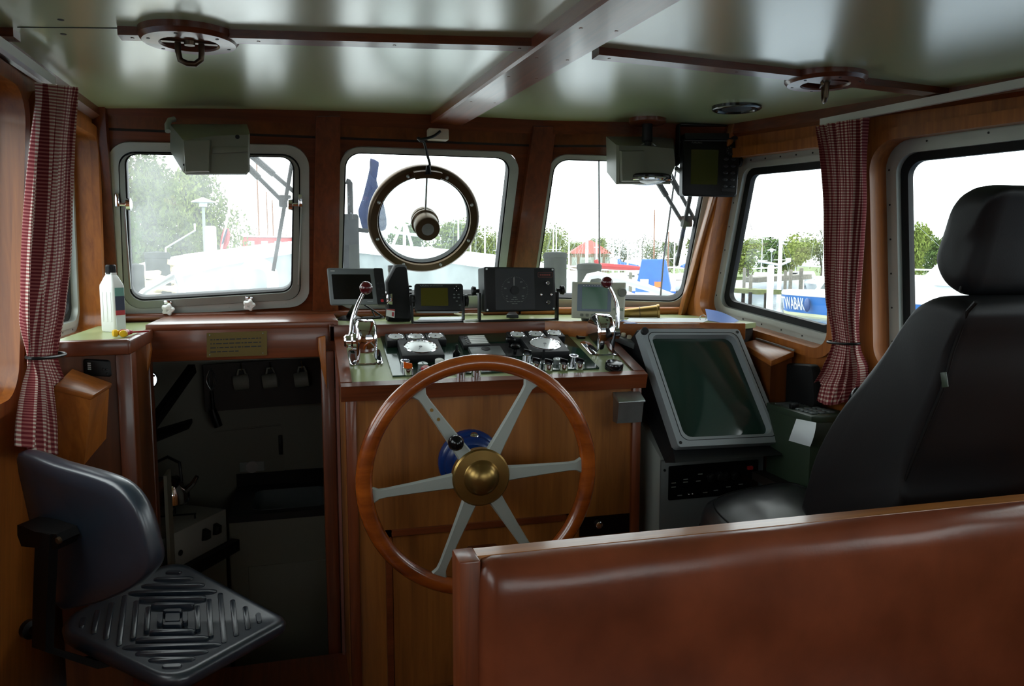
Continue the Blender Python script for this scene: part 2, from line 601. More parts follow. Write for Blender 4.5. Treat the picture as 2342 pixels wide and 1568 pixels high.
M['bluepaper'] = mat('blue_squared_paper', srgb(112, 140, 206), 0.6)
M['printer'] = mat('dark_green_enamel', srgb(48, 62, 48), 0.4)
M['text'] = mat('pale_print', srgb(196, 200, 196), 0.5)
M['text_dim'] = mat('dim_print', srgb(120, 126, 120), 0.5)
M['text_red'] = mat('red_print', srgb(110, 40, 26), 0.5)
M['text_green'] = mat('green_print', srgb(30, 92, 52), 0.5)
M['text_dark'] = mat('dark_print', srgb(26, 26, 24), 0.5)
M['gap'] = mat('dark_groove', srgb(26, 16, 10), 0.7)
M['pane'] = glass('window_glass', haze=0.006, hscale=7)
M['pane_mist'] = glass('misted_window_glass', haze=0.105, hscale=3.5)
M['pane_dusty'] = glass('salt_speckled_glass', haze=0.012, hscale=9)
M['lens'] = glass('clear_disc', refl=0.05, haze=0.045)

# ------------------------------------------------------------------ planes of the wheelhouse
RAKE = 0.43
FW = Pl((0, 3.2, 2.1), (1, 0, 0), (0, -1, -RAKE))
fr_u = V((0.757, -0.2, 0)).normalized(); fr_o = V((0.2, 0.757, 0)).normalized()
FR = Pl((1.0, 3.2, 2.1), fr_u, -fr_o + V((0, 0, -RAKE)))
LW = Pl((-0.70, 3.2, 2.1), (0, 1, 0), (1, 0, -0.075))
rw_u = V((0.19, -1, 0)).normalized(); rw_o = V((1, 0.19, 0)).normalized()
RW = Pl((1.757, 3.0, 2.1), rw_u, -rw_o + V((0, 0, -0.03)))
SHELF_Z = 1.289


def ceil_z(x, y):
    zc = 2.12 + 0.036 * (y - 3.2); s = (x - 0.57) / 1.27
    ze = 2.085 if s < 0 else 2.10 + 0.036 * (y - 3.0)
    return zc + (ze - zc) * min(1.6, s * s)


def PC(px, py, dz=0.0):
    q = P(px, py, z=2.1)
    for _ in range(8): q = P(px, py, z=ceil_z(q.x, q.y) + dz)
    return q

# ================================================================== SETTING
# ---- ceiling
mb = MB()
nx, ny = 24, 30
X0, X1, Y0, Y1 = -0.86, 2.75, -1.34, 3.22
def cgrid(dz):
    return [(X0 + (X1 - X0) * i / nx, Y0 + (Y1 - Y0) * j / ny, ceil_z(X0 + (X1 - X0) * i / nx, Y0 + (Y1 - Y0) * j / ny) + dz) for j in range(ny + 1) for i in range(nx + 1)]
vs = cgrid(0) + cgrid(0.04); n1 = (nx + 1) * (ny + 1); fs = []
for j in range(ny):
    for i in range(nx):
        a = j * (nx + 1) + i
        fs.append((a, a + nx + 1, a + nx + 2, a + 1)); fs.append((a + n1, a + n1 + 1, a + n1 + nx + 2, a + n1 + nx + 1))
for i in range(nx):
    a = i; fs.append((a, a + 1, a + 1 + n1, a + n1)); a = ny * (nx + 1) + i; fs.append((a + 1, a, a + n1, a + n1 + 1))
for j in range(ny):
    a = j * (nx + 1); fs.append((a + nx + 1, a, a + n1, a + nx + 1 + n1)); a += nx; fs.append((a, a + nx + 1, a + nx + 1 + n1, a + n1))
mb.add(vs, fs)
struct(mb.build('ceiling', M['ceiling']))
# ---- floor of the wheelhouse
mb = MB(); mb.box((0.75, 0.83, -0.02), (3.4, 4.36, 0.04)); struct(mb.build('floor', M['mahogany_y']))
# ---- walls with their window openings
OUT_FW = [(-0.83, -0.99), (1.03, -0.99), (1.0, 0.04), (-0.72, 0.04)]
# front windows: pixel corners TL TR BR BL of flange and clear opening
W1o = [FW.px(*q) for q in ((246, 322), (707, 331), (707, 697), (264, 724))]
W1g = [FW.px(*q) for q in ((285, 347), (674, 355), (669, 664), (299, 686))]
W2o = [FW.px(*q) for q in ((779, 333), (1190, 347), (1145, 700), (764, 704))]
W2g = [FW.px(*q) for q in ((791, 348), (1166, 361), (1131, 672), (782, 675))]
W3o = [FR.px(*q) for q in ((1258, 351), (1646, 362), (1573, 709), (1208, 700))]
W3g = [FR.px(*q) for q in ((1270, 364), (1620, 373), (1558, 687), (1223, 678))]
mb = MB(); mb.slab(FW, OUT_FW, [rquad(inset(W1o, 0.012), 0.07), rquad(inset(W2o, 0.006), 0.06)], 0.05)
struct(mb.build('wall_front', M['mahogany_x'], sharp=25))
mb = MB(); mb.slab(FR, [(-0.03, -0.99), (0.80, -0.99), (0.80, 0.04), (0.0, 0.04)], [rquad(inset(W3o, 0.006), 0.06)], 0.05)
struct(mb.build('wall_front_right', M['mahogany_x'], sharp=25))

# side window openings on the inner lining
lf_t = LW.px(213, 312); lf_b = LW.px(228, 757)
L1 = [(-0.69, lf_t[1]), lf_t, lf_b, (-0.69, lf_b[1])]
L2 = [(-1.95, -0.10), LW.px(46, 195), LW.px(28, 905), (-1.95, LW.px(28, 905)[1])]
L2[1] = (L2[1][0], -0.10)
L3 = [(-3.6, -0.10), (-2.2, -0.10), (-2.2, L2[2][1]), (-3.6, L2[2][1])]
r_tl, r_bl, r_tr, r_br = RW.px(1663, 361), RW.px(1600, 717), RW.px(1903, 331), RW.px(1899, 806)
R1 = [r_tl, r_tr, r_br, r_bl]
a2t, a2b = RW.px(1993, 324), RW.px(2004, 846)
R2 = [a2t, (2.05, a2t[1] - 0.02), (2.05, a2b[1] - 0.02), a2b]
R3 = [(2.3, a2t[1]), (3.7, a2t[1]), (3.7, a2b[1]), (2.3, a2b[1])]
TH = 0.08
mb = MB(); mb.slab(LW, [(-4.5, -2.13), (0.30, -2.13), (0.42, -0.86), (0.02, 0.03), (-4.5, 0.03)], [rquad(L1, 0.065), rquad(L2, 0.09), rquad(L3, 0.09)], TH)
struct(mb.build('wall_left', M['teak_z'], sharp=25))
mb = MB(); mb.slab(RW, [(-0.05, -2.13), (4.6, -2.13), (4.6, 0.03), (0.0, 0.03), (-0.36, -0.86)], [rquad(R1, [0.065, 0.06, 0.05, 0.065]), rquad(R2, 0.09), rquad(R3, 0.09)], TH)
struct(mb.build('wall_right', M['teak_z'], sharp=25))
BW = Pl((0, -1.3, 0), (-1, 0, 0), (0, 1, 0))
mb = MB(); mb.slab(BW, [(-2.9, -0.05), (0.95, -0.05), (0.95, 2.12), (-2.9, 2.12)], [rquad([(-2.2, 1.15), (-0.2, 1.15), (-0.2, 1.85), (-2.2, 1.85)], 0.08)], 0.06)
struct(mb.build('wall_back', M['teak_z'], sharp=25))
mb = MB(); mb.ringp(BW, rquad([(-2.22, 1.13), (-0.18, 1.13), (-0.18, 1.87), (-2.22, 1.87)], 0.09), rquad([(-2.15, 1.2), (-0.25, 1.2), (-0.25, 1.8), (-2.15, 1.8)], 0.06), 0.0, 0.012)
w = sempty('window_8', (1.2, -1.3, 1.13)); mb.build('window_frame', M['alu'], w)
mb = MB(); mb.plate(BW, rquad([(-2.2, 1.15), (-0.2, 1.15), (-0.2, 1.85), (-2.2, 1.85)], 0.08), -0.03, -0.026); mb.build('pane', M['pane'], w)


def screws(mb, pl, c, d, h, n, r=0.0035):
    """screw heads along the middle of a flange"""
    q = inset(c, d)
    for i in range(4):
        a, b = V(q[i]), V(q[(i + 1) % 4])
        for k in range(n):
            t = (k + 0.7) / (n + 0.4)
            m = a.lerp(b, t)
            mb.disc(pl.mat(m.x, m.y, h), r, 0.0012, 8)


def side_window(idx, pl, c, r, gin=(0.045, 0.028)):
    w = sempty('window_%d' % idx, pl.p((c[0][0] + c[2][0]) / 2, c[2][1], -TH))
    a, b = gin
    mb = MB()
    mb.ringp(pl, rquad(inset(c, -0.006), r), rquad(inset(c, a * 0.55), r * 0.85), -TH + 0.001, -TH + 0.011)
    mb.ringp(pl, rquad(inset(c, a * 0.5), r * 0.85), rquad(inset(c, a), r * 0.7), -TH - 0.02, -TH + 0.018)
    mb.build('window_frame', M['alu'], w)
    mb = MB(); mb.ringp(pl, rquad(inset(c, a - 0.001), r * 0.7), rquad(inset(c, a + b), r * 0.55), -TH - 0.03, -TH - 0.004)
    mb.build('gasket', M['rubber'], w)
    mb = MB(); mb.plate(pl, rquad(inset(c, a), r * 0.7), -TH - 0.018, -TH - 0.014); mb.build('pane', M['pane'], w)
    mb = MB(); screws(mb, pl, c, a * 0.28, -TH + 0.011, 6); mb.build('screw', M['text_dark'], w)
    return w


side_window(4, LW, L1, 0.065)
side_window(5, LW, L2, 0.09)
side_window(6, LW, L3, 0.09)
side_window(7, RW, R1, 0.065)
side_window(9, RW, R2, 0.09)
side_window(10, RW, R3, 0.09)

# ---- front windows
# 1: hinged window with clamps
w = sempty('window_1', FW.p(sum(a for a, b in W1o) / 4, W1o[2][1]))
mb = MB(); mb.ringp(FW, rquad(W1o, 0.085), rquad(inset(W1o, 0.035), 0.065), -0.03, 0.012)
screws(mb, FW, W1o, 0.016, 0.012, 6)
mb.build('window_frame', M['alu'], w)
mb = MB(); mb.ringp(FW, rquad(inset(W1o, 0.033), 0.065), rquad(inset(W1o, 0.042), 0.06), -0.03, 0.004); mb.build('gasket', M['rubber'], w)
mb = MB(); mb.ringp(FW, rquad(inset(W1o, 0.040), 0.062), rquad(W1g, 0.05), -0.03, 0.020); mb.build('hinged_sash', M['alu_dark'], w)
mb = MB(); mb.ringp(FW, rquad(inset(W1g, -0.001), 0.05), rquad(inset(W1g, 0.006), 0.045), -0.03, 0.012); mb.build('gasket', M['rubber'], w)
mb = MB(); mb.plate(FW, rquad(inset(W1g, -0.002), 0.05), -0.012, -0.008); mb.build('pane', M['pane_mist'], w)
for q in ((385, 704), (570, 694)):
    a, b = FW.px(q[0], q[1], 0.03)
    mb = MB(); mb.lathe([(0.008, -0.012), (0.008, 0.022)], FW.mat(a, b, 0.02), 10)
    secs = []
    for h, k in ((0.020, 0.8), (0.024, 1.0), (0.036, 1.0), (0.040, 0.82), (0.040, 0.3), (0.032, 0.25)):
        secs.append([FW.p(a + 0.026 * k * (0.86 + 0.14 * math.cos(5 * t)) * math.cos(t), b + 0.026 * k * (0.86 + 0.14 * math.cos(5 * t)) * math.sin(t), h + 0.014) for t in [2 * math.pi * i / 40 for i in range(40)]])
    mb.loft(secs)
    o = mb.build('clamp_knob', M['white'], w)
    mb = MB(); mb.box(FW.p(a, b + 0.024, 0.024), (0.030, 0.012, 0.016), bev=0.003); mb.build('clamp_bracket', M['chrome'], o)
for px, sx in ((290, 1), (668, -1)):
    a, b = FW.px(px, 467, 0.03)
    mb = MB(); A = FW.p(a - sx * 0.032, b, 0.03)
    ax = FW.u * sx
    mb.tube([A, A + ax * 0.035], 0.008, 10)
    mb.tube([A + ax * 0.028, A + ax * 0.032, A + ax * 0.046, A + ax * 0.05], [0.012, 0.024, 0.024, 0.014], 20)
    mb.box(A + FW.v * 0.016, (0.016, 0.012, 0.05), bev=0.003)
    o = mb.build('clamp_knob', M['chrome'], w)
for pts in (((284, 470), (298, 660)), ((690, 470), (683, 650))):
    mb = MB(); mb.tube([FW.P(*pts[0], 0.028), FW.P(*pts[1], 0.028)], 0.004, 8); mb.build('stay_rod', M['steel'], w)
# 2 and 3: fixed windows
for idx, pl, co, cg, pm in ((2, FW, W2o, W2g, 'pane_dusty'), (3, FR, W3o, W3g, 'pane_dusty')):
    w = sempty('window_%d' % idx, pl.p(sum(a for a, b in co) / 4, co[2][1]))
    mb = MB(); mb.ringp(pl, rquad(co, 0.085), rquad(inset(cg, -0.004), 0.065), -0.03, 0.012); screws(mb, pl, co, 0.012, 0.012, 6)
    mb.build('window_frame', M['alu'], w)
    mb = MB(); mb.ringp(pl, rquad(inset(cg, -0.005), 0.065), rquad(inset(cg, 0.002), 0.06), -0.045, 0.006); mb.build('gasket', M['rubber'], w)
    mb = MB(); mb.plate(pl, rquad(inset(cg, -0.004), 0.065), -0.03, -0.026); mb.build('pane', M[pm], w)

# ---- trim: posts, battens, beams
k = 1
def trim(mb, m):
    global k
    o = struct(mb.build('trim_%d' % k, m)); k += 1
    return o
mb = MB(); mb.loft([[FW.P(*q, 0.0) for q in ((722, 262), (778, 262), (772, 742), (714, 742))], [FW.P(*q, 0.0, 0.032) for q in ((722, 262), (778, 262), (772, 742), (714, 742))]]); trim(mb, M['mahogany_z'])
mb = MB(); mb.loft([[FW.P(*q, 0.0, -0.02) for q in ((1216, 285), (1268, 285), (1204, 730), (1153, 730))], [FW.P(*q, 0.0, 0.032) for q in ((1216, 285), (1268, 285), (1204, 730), (1153, 730))]]); trim(mb, M['mahogany_z'])
for a0, a1, pl in ((-0.72, 1.02, FW), (0.0, 0.80, FR)):
    mb = MB(); mb.plate(pl, [(a0, -0.028), (a1, -0.028), (a1, 0.03), (a0, 0.03)], 0.0, 0.022); trim(mb, M['mahogany_x'])
    mb = MB(); mb.plate(pl, [(a0, -0.088), (a1, -0.088), (a1, -0.078), (a0, -0.078)], 0.0, 0.004); trim(mb, M['gap'])
    mb = MB(); mb.plate(pl, [(a0, -0.078), (a1, -0.078), (a1, -0.028), (a0, -0.028)], 0.0, 0.006); trim(mb, M['panel'])
# sill roll under the front windows
mb = MB(); mb.tube([V((-0.78, 3.50, 1.306)), V((0.98, 3.50, 1.306))], 0.018, 12); trim(mb, M['mahogany_x'])
mb = MB(); mb.tube([V((0.99, 3.49, 1.306)), V((1.76, 3.30, 1.306))], 0.018, 12); trim(mb, M['teak_x'])
# corner posts
mb = MB(); mb.prism([LW.p(-0.01, 0.02, 0.0), LW.p(0.42, -0.9, 0.0), LW.p(0.42, -0.9, 0.045), LW.p(-0.01, 0.02, 0.045)], V((0, -0.05, 0))); trim(mb, M['mahogany_z'])
mb = MB(); mb.prism([RW.p(0.03, 0.0, 0.0), RW.p(-0.33, -0.86, 0.0), RW.p(-0.33, -0.86, 0.03), RW.p(0.03, 0.0, 0.03)], V((0, -0.04, 0)), 0.006); trim(mb, M['oak_z'])
# ceiling edge mouldings along the side walls
mb = MB(); mb.prism([(-0.70, 3.2, 2.10), (-0.675, 3.2, 2.10), (-0.675, 3.2, 2.06), (-0.70, 3.2, 2.045)], V((0, -4.5, 0))); trim(mb, M['mahogany_y'])
for q in (0,):
    mb = MB(); secs = []
    for a in (0.0, 1.0, 2.0, 3.0, 4.55):
        b = RW.p(a, 0, 0); cz = ceil_z(b.x - 0.02, b.y)
        secs.append([V((b.x, b.y, cz + 0.01)), V((b.x, b.y, cz - 0.05)), V((b.x - 0.025, b.y, cz - 0.04)), V((b.x - 0.03, b.y, cz + 0.01))])
    mb.loft(secs); trim(mb, M['mahogany_y'])
# rounded wooden edging round the side window openings
for pl, c, r in ((LW, L1, 0.065), (LW, L2, 0.09), (RW, R1, 0.065), (RW, R2, 0.09)):
    mb = MB(); mb.ringp(pl, rquad(inset(c, -0.035), r + 0.03), rquad(inset(c, 0.003), r), -0.01, 0.016)
    trim(mb, M['teak_z'])
# deckhead cross battens
def batten(p0, p1, w=0.05, h=0.02):
    a, b = PC(*p0), PC(*p1)
    n = 10; secs = []
    for i in range(n + 1):
        q = a.lerp(b, i / n); z = ceil_z(q.x, q.y)
        secs.append([V((q.x, q.y - w / 2, z + 0.004)), V((q.x, q.y + w / 2, z + 0.004)), V((q.x, q.y + w / 2, z - h)), V((q.x, q.y - w / 2, z - h))])
    mb = MB(); mb.loft(secs)
    for t in (0.03, 0.33, 0.66, 0.97):
        q = a.lerp(b, t); mb.disc(frame((q.x, q.y, ceil_z(q.x, q.y) - h), (0, 0, -1)), 0.004, 0.001, 8)
    return mb
trim(batten((273, 66), (1216, 92)), M['mahogany_x'])
trim(batten((1362, 112), (2215, 212)), M['mahogany_x'])
trim(batten((-60, 66), (38, 70)), M['mahogany_x'])
a_, b_ = PC(40, 62), PC(273, 64)
mb = MB(); mb.beam(a_ + V((0, 0, -0.0006)), b_ + V((0, 0, -0.0006)), 0.003, 0.0012); trim(mb, M['gap'])
for q in ((139, 45), (145, 78)):
    mb = MB(); c_ = PC(*q); mb.disc(frame(c_ + V((0, 0, 0.001)), (0, 0, -1)), 0.007, 0.0018, 12); trim(mb, M['gap'])
# fore and aft centre beam
bl0 = P(975, 292, z=2.085); bl1 = P(1255, 95, z=2.03)
mb = MB(); secs = []
for i in range(12):
    y = 3.2 - 4.5 * i / 11
    t = (bl0.y - y) / (bl0.y - bl1.y); xl = bl0.x + (bl1.x - bl0.x) * t
    z = ceil_z(xl, y)
    secs.append([V((xl, y, z + 0.004)), V((xl, y, z - 0.028)), V((xl + 0.006, y, z - 0.034)), V((xl + 0.13, y, z - 0.034)), V((xl + 0.136, y, z - 0.028)), V((xl + 0.136, y, z + 0.004))])
mb.loft(secs)
for y in (3.0, 2.6, 2.15, 1.9, 1.6):
    t = (bl0.y - y) / (bl0.y - bl1.y); xl = bl0.x + (bl1.x - bl0.x) * t
    for dx in (0.03, 0.11): mb.disc(frame((xl + dx, y, ceil_z(xl, y) - 0.034), (0, 0, -1)), 0.004, 0.001, 8)
trim(mb, wood('beam_varnish', srgb(164, 84, 46), srgb(110, 50, 24), 'y', rough=0.3, coat=0.3, coat_rough=0.12))

# ---- doorway header over the galley steps, sill shelf, jambs
mb = MB(); mb.box((-0.2, 3.075, 1.232), (0.70, 0.045, 0.115), bev=0.004); trim(mb, M['mahogany_x'])
mb = MB(); mb.box((-0.2, 3.30, 1.300), (0.68, 0.50, 0.024), bev=0.004); trim(mb, M['mahogany_x'])
# knees at both ends of the header
for pts in (((312, 792), (340, 772), (345, 800), (338, 846), (322, 880), (312, 884)), ((745, 768), (728, 772), (728, 800), (736, 846), (748, 890))):
    mb = MB(); mb.prism([P(q[0], q[1], y=3.02) for q in pts], V((0, 0.05, 0)), 0.004); trim(mb, M['teak_z'])
mb = MB(); mb.box((0.095, 3.06, 0.30), (0.05, 0.07, 1.80), bev=0.006); trim(mb, M['mahogany_z'])
mb = MB(); mb.box((0.128, 3.02, 0.30), (0.010, 0.06, 1.80)); trim(mb, mat('pink_strip', srgb(140, 92, 82), 0.5))
mb = MB(); mb.box((-0.55, 3.08, 0.30), (0.04, 0.06, 1.80), bev=0.006); trim(mb, M['mahogany_z'])

# ---- galley below the foredeck
def wallbox(name, c, d, m):
    mb = MB(); mb.box(c, d); return struct(mb.build(name, m))
wallbox('wall_galley_front', (-0.5, 4.12, 0.28), (1.7, 0.04, 1.70), M['galley'])
wallbox('wall_galley_head', (-0.5, 3.565, 1.21), (1.7, 0.03, 0.18), M['galley'])
wallbox('wall_galley_right', (0.16, 3.60, 0.35), (0.03, 1.05, 1.85), M['galley'])
wallbox('floor_galley', (-0.5, 3.55, -0.57), (1.7, 1.2, 0.04), M['dgrey'])
wallbox('ceiling_galley', (-0.5, 3.84, 1.125), (1.7, 0.6, 0.03), M['galley'])
wallbox('wall_galley_left', (-0.86, 3.60, 0.35), (0.03, 1.1, 1.85), M['galley'])
wallbox('wall_galley_aft', (-0.73, 3.07, 0.30), (0.34, 0.02, 1.78), M['galley'])
wallbox('wall_galley_step', (-0.2, 3.0, -0.30), (0.8, 0.03, 0.56), M['mahogany_x'])
wallbox('wall_front_lower', (0.98, 3.60, 0.62), (1.75, 0.04, 1.32), M['mahogany_z'])

# ================================================================== STEERING CONSOLE
CX0, CX1, CY0, CY1 = 0.135, 1.213, 2.635, 3.05
console = thing('steering_console', 'wooden steering console with a sloping instrument tray behind the ship wheel', 'console', (0.67, 2.85, 0))
# front edge of the tray (z=1.13) up to the fascia (z=1.25)
PN = Pl((CX0, 2.62, 1.125), (1, 0, 0), (0, -0.125, 0.43))
mb = MB(); mb.box(((CX0 + CX1) / 2, 2.655, 0.56), (CX1 - CX0 - 0.03, 0.03, 1.09)); mb.build('front_panel', M['veneer'], console)
for x in (CX0 + 0.02, CX1 - 0.02):
    mb = MB(); mb.box((x, 2.648, 0.555), (0.036, 0.045, 1.10), bev=0.004); mb.build('corner_post', M['mahogany_z'], console)
for x in (CX0 + 0.01, CX1 - 0.01):
    mb = MB(); mb.prism([(x - 0.01, 2.66, 0.02), (x - 0.01, 3.04, 0.02), (x - 0.01, 3.04, 1.235), (x - 0.01, 2.66, 1.12)], (0.02, 0, 0)); mb.build('side_panel', M['veneer'], console)
mb = MB(); mb.plate(PN, [(0.005, 0.01), (CX1 - CX0 - 0.005, 0.01), (CX1 - CX0 - 0.005, 0.445), (0.005, 0.445)], -0.02, 0.0); mb.build('tray_top', M['green_top'], console)
Wc = CX1 - CX0
mb = MB()
mb.loft([[PN.p(-0.012, -0.012, -0.05), PN.p(Wc + 0.012, -0.012, -0.05), PN.p(Wc + 0.012, 0.022, -0.05), PN.p(-0.012, 0.022, -0.05)],
         [PN.p(-0.012, -0.012, 0.006), PN.p(Wc + 0.012, -0.012, 0.006), PN.p(Wc + 0.012, 0.022, 0.006), PN.p(-0.012, 0.022, 0.006)]])
mb.build('tray_edge', M['mahogany_x'], console)
for a0, a1 in ((-0.012, 0.026), (Wc - 0.03, Wc + 0.012)):
    mb = MB(); mb.loft([[PN.p(a0, 0.02, -0.05), PN.p(a1, 0.02, -0.05), PN.p(a1, 0.45, -0.05), PN.p(a0, 0.45, -0.05)],
             [PN.p(a0, 0.02, 0.008), PN.p(a1, 0.02, 0.008), PN.p(a1, 0.45, 0.008), PN.p(a0, 0.45, 0.008)]])
    mb.build('tray_edge', M['mahogany_y'], console)
# cupboard door and mouldings low on the front
FP = Pl((0, 2.64, 0), (1, 0, 0), (0, -1, 0))
dz = FP.px(880, 1205), FP.px(1306, 1180)
dl, dr, dt = dz[0][0], dz[1][0], (dz[0][1] + dz[1][1]) / 2
mb = MB()
for c in ([(dl, 0.03), (dl + 0.022, 0.03), (dl + 0.022, dt), (dl, dt)], [(dr - 0.022, 0.03), (dr, 0.03), (dr, dt), (dr - 0.022, dt)], [(dl, dt - 0.022), (dr, dt - 0.022), (dr, dt), (dl, dt)]):
    mb.plate(FP, c, 0.0, 0.012)
mb.build('door_moulding', M['mahogany_x'], console)
mb = MB(); mb.plate(FP, [(dl + 0.025, 0.03), (dr - 0.025, 0.03), (dr - 0.025, dt - 0.025), (dl + 0.025, dt - 0.025)], 0.0, 0.006)
door = mb.build('door', M['veneer'], console)
a, b = FP.px(1100, 1252)
mb = MB(); mb.box(FP.p(a, b, 0.018), (0.11, 0.03, 0.03), bev=0.008); mb.build('handle', M['mahogany_x'], door)
# recessed radio slot at lower right
q0, q1 = FP.px(1325, 1183), FP.px(1443, 1215)
mb = MB(); mb.plate(FP, [(q0[0], q1[1]), (q1[0], q1[1]), (q1[0], q0[1]), (q0[0], q0[1])], 0.0, 0.004); slot = mb.build('radio_slot', M['black_gloss'], console)
a, b = FP.px(1367, 1197)
mb = MB(); mb.lathe([(0.014, 0), (0.013, 0.014), (0.010, 0.016), (0.0005, 0.016)], FP.mat(a, b, 0.004), 18); mb.build('knob', M['chrome'], slot)
# toe recess
mb = MB(); mb.plate(FP, [(dr + 0.03, 0.02), (CX1 - 0.04, 0.02), (CX1 - 0.04, 0.10), (dr + 0.03, 0.10)], 0.0, 0.003); mb.build('toe_recess', M['gap'], console)

# ---- control panel sheet with gauges and switches (parts of the console)
q = [PN.px(*c) for c in ((868, 767), (1287, 757), (1370, 844), (898, 862))]
mb = MB(); mb.plate(PN, q[::-1], 0.0, 0.006); sheet = mb.build('control_panel', M['dkgreen'], console)
PS = PN.shift(0.006)


def gauge(px, py, r, half, th, dome=False):
    a, b = PS.px(px, py, th)
    mb = MB(PS.mat(a, b))
    mb.box((0, 0, th / 2), (2 * half, 2 * half, th), bev=0.004)
    mb.mi = 1; mb.lathe([(r * 1.06, th - 0.001), (r * 1.06, th + 0.0025), (r * 0.98, th + 0.0035), (r * 0.96, th + 0.001)], Matrix(), 32)
    mb.mi = 2; mb.lathe([(r * 0.97, th - 0.001), (r * 0.97, th + 0.0015), (0.0005, th + 0.0016)], Matrix(), 32)
    mb.mi = 3
    for i in range(11):
        t = R(225 - 27 * i); mb.box((0.82 * r * math.cos(t), 0.82 * r * math.sin(t), th + 0.002), (0.09 * r, 0.025 * r, 0.0006), Matrix.Rotation(t, 3, 'Z'))
    t = R(250); mb.box((0.3 * r * math.cos(t), 0.3 * r * math.sin(t), th + 0.0025), (0.45 * r, 0.03 * r, 0.0006), Matrix.Rotation(t, 3, 'Z'))
    mb.disc(Matrix.Translation((0, 0, th + 0.0015)), 0.1 * r, 0.002, 10)
    mb.build('gauge', [M['dgrey'], M['chrome'], M['dial'], M['tick']], console)


for px, py in ((905, 770), (951, 769.5), (996, 768)): gauge(px, py, 0.029, 0.037, 0.028)
for px, py in ((1183, 765), (1225, 763.5), (1267, 761)): gauge(px, py, 0.029, 0.037, 0.028)
gauge(962, 793, 0.059, 0.077, 0.03)
gauge(1246, 786, 0.059, 0.077, 0.03)
# alarm unit in the middle
a, b = PS.px(1085, 777, 0.02)
mb = MB(PS.mat(a, b)); mb.box((0, 0, 0.01), (0.105, 0.10, 0.02), bev=0.003)
mb.mi = 1
for i in range(5): mb.box((0.014, 0.036 - 0.017 * i, 0.0208), (0.066, 0.010, 0.002))
mb.mi = 2
for i in range(5): mb.disc(Matrix.Translation((-0.032, 0.036 - 0.017 * i, 0.02)), 0.004, 0.002, 10)
mb.build('alarm_panel', [M['dgrey'], M['white'], M['black_gloss']], console)
a, b = PS.px(1112, 799, 0.016)
mb = MB(PS.mat(a, b)); mb.box((0, -0.01, 0.008), (0.125, 0.09, 0.016), bev=0.003)
mb.mi = 1; mb.lathe([(0.017, 0.016), (0.017, 0.018), (0.004, 0.019), (0.0005, 0.019)], Matrix.Translation((0.0, 0.008, 0)), 20)
mb.build('alarm_panel', [M['mgrey'], M['black']], console)
a, b = PS.px(1165, 800)
mb = MB(PS.mat(a, b)); mb.box((0, 0, 0.001), (0.13, 0.13, 0.002)); mb.build('label_plate', M['black'], console)


def knob(px, py, kind):
    a, b = PS.px(px, py, 0.012)
    m = PS.mat(a, b)
    mb = MB(m)
    if kind == 'ring':
        mb.lathe([(0.017, 0), (0.017, 0.022), (0.014, 0.022), (0.013, 0.014)], Matrix(), 20); mb.mi = 1; mb.disc(Matrix(), 0.0135, 0.015, 18)
        mb.build('push_button', [M['chrome'], M['dgrey']], console)
    elif kind in ('orange', 'black'):
        mb.lathe([(0.018, 0), (0.018, 0.022), (0.016, 0.024), (0.0005, 0.024)], Matrix(), 20); mb.mi = 1
        mb.hull([(-0.015, -0.006, 0.02), (0.015, -0.006, 0.02), (0.015, 0.006, 0.02), (-0.015, 0.006, 0.02), (-0.016, -0.004, 0.044), (0.014, -0.004, 0.036), (0.014, 0.004, 0.036), (-0.016, 0.004, 0.044)], 0.0015)
        mb.build('rotary_switch', [M['chrome'], M['orange'] if kind == 'orange' else M['black_gloss']], console)
    elif kind == 'red':
        mb.lathe([(0.013, 0), (0.013, 0.012), (0.018, 0.013), (0.018, 0.022), (0.014, 0.026), (0.0005, 0.027)], Matrix(), 20); mb.build('stop_button', M['red'], console)
    elif kind == 'white':
        mb.lathe([(0.016, 0), (0.016, 0.02), (0.013, 0.022), (0.0005, 0.022)], Matrix(), 20); mb.build('push_button', M['white'], console)
    elif kind == 'lock':
        mb.lathe([(0.018, 0), (0.018, 0.016), (0.014, 0.018), (0.0005, 0.018)], Matrix(), 20); mb.mi = 1; mb.box((0, 0, 0.0185), (0.003, 0.012, 0.001))
        mb.build('push_button', [M['steel'], M['black']], console)
    elif kind == 'pull':
        mb.lathe([(0.006, 0), (0.006, 0.022), (0.017, 0.026), (0.019, 0.034), (0.015, 0.039), (0.0005, 0.041)], Matrix(), 20); mb.build('pull_knob', M['black_gloss'], console)
    elif kind == 'toggle':
        mb.lathe([(0.013, 0), (0.014, 0.018), (0.009, 0.024), (0.005, 0.028), (0.0045, 0.046), (0.0005, 0.049)], Matrix(), 18); mb.build('toggle_switch', M['black_gloss'], console)
    elif kind == 'key':
        mb.lathe([(0.016, 0), (0.016, 0.006), (0.0005, 0.007)], Matrix(), 18); mb.mi = 1; mb.box((0, 0, 0.026), (0.009, 0.003, 0.042), bev=0.001); mb.build('start_key', [M['steel'], M['dgrey']], console)


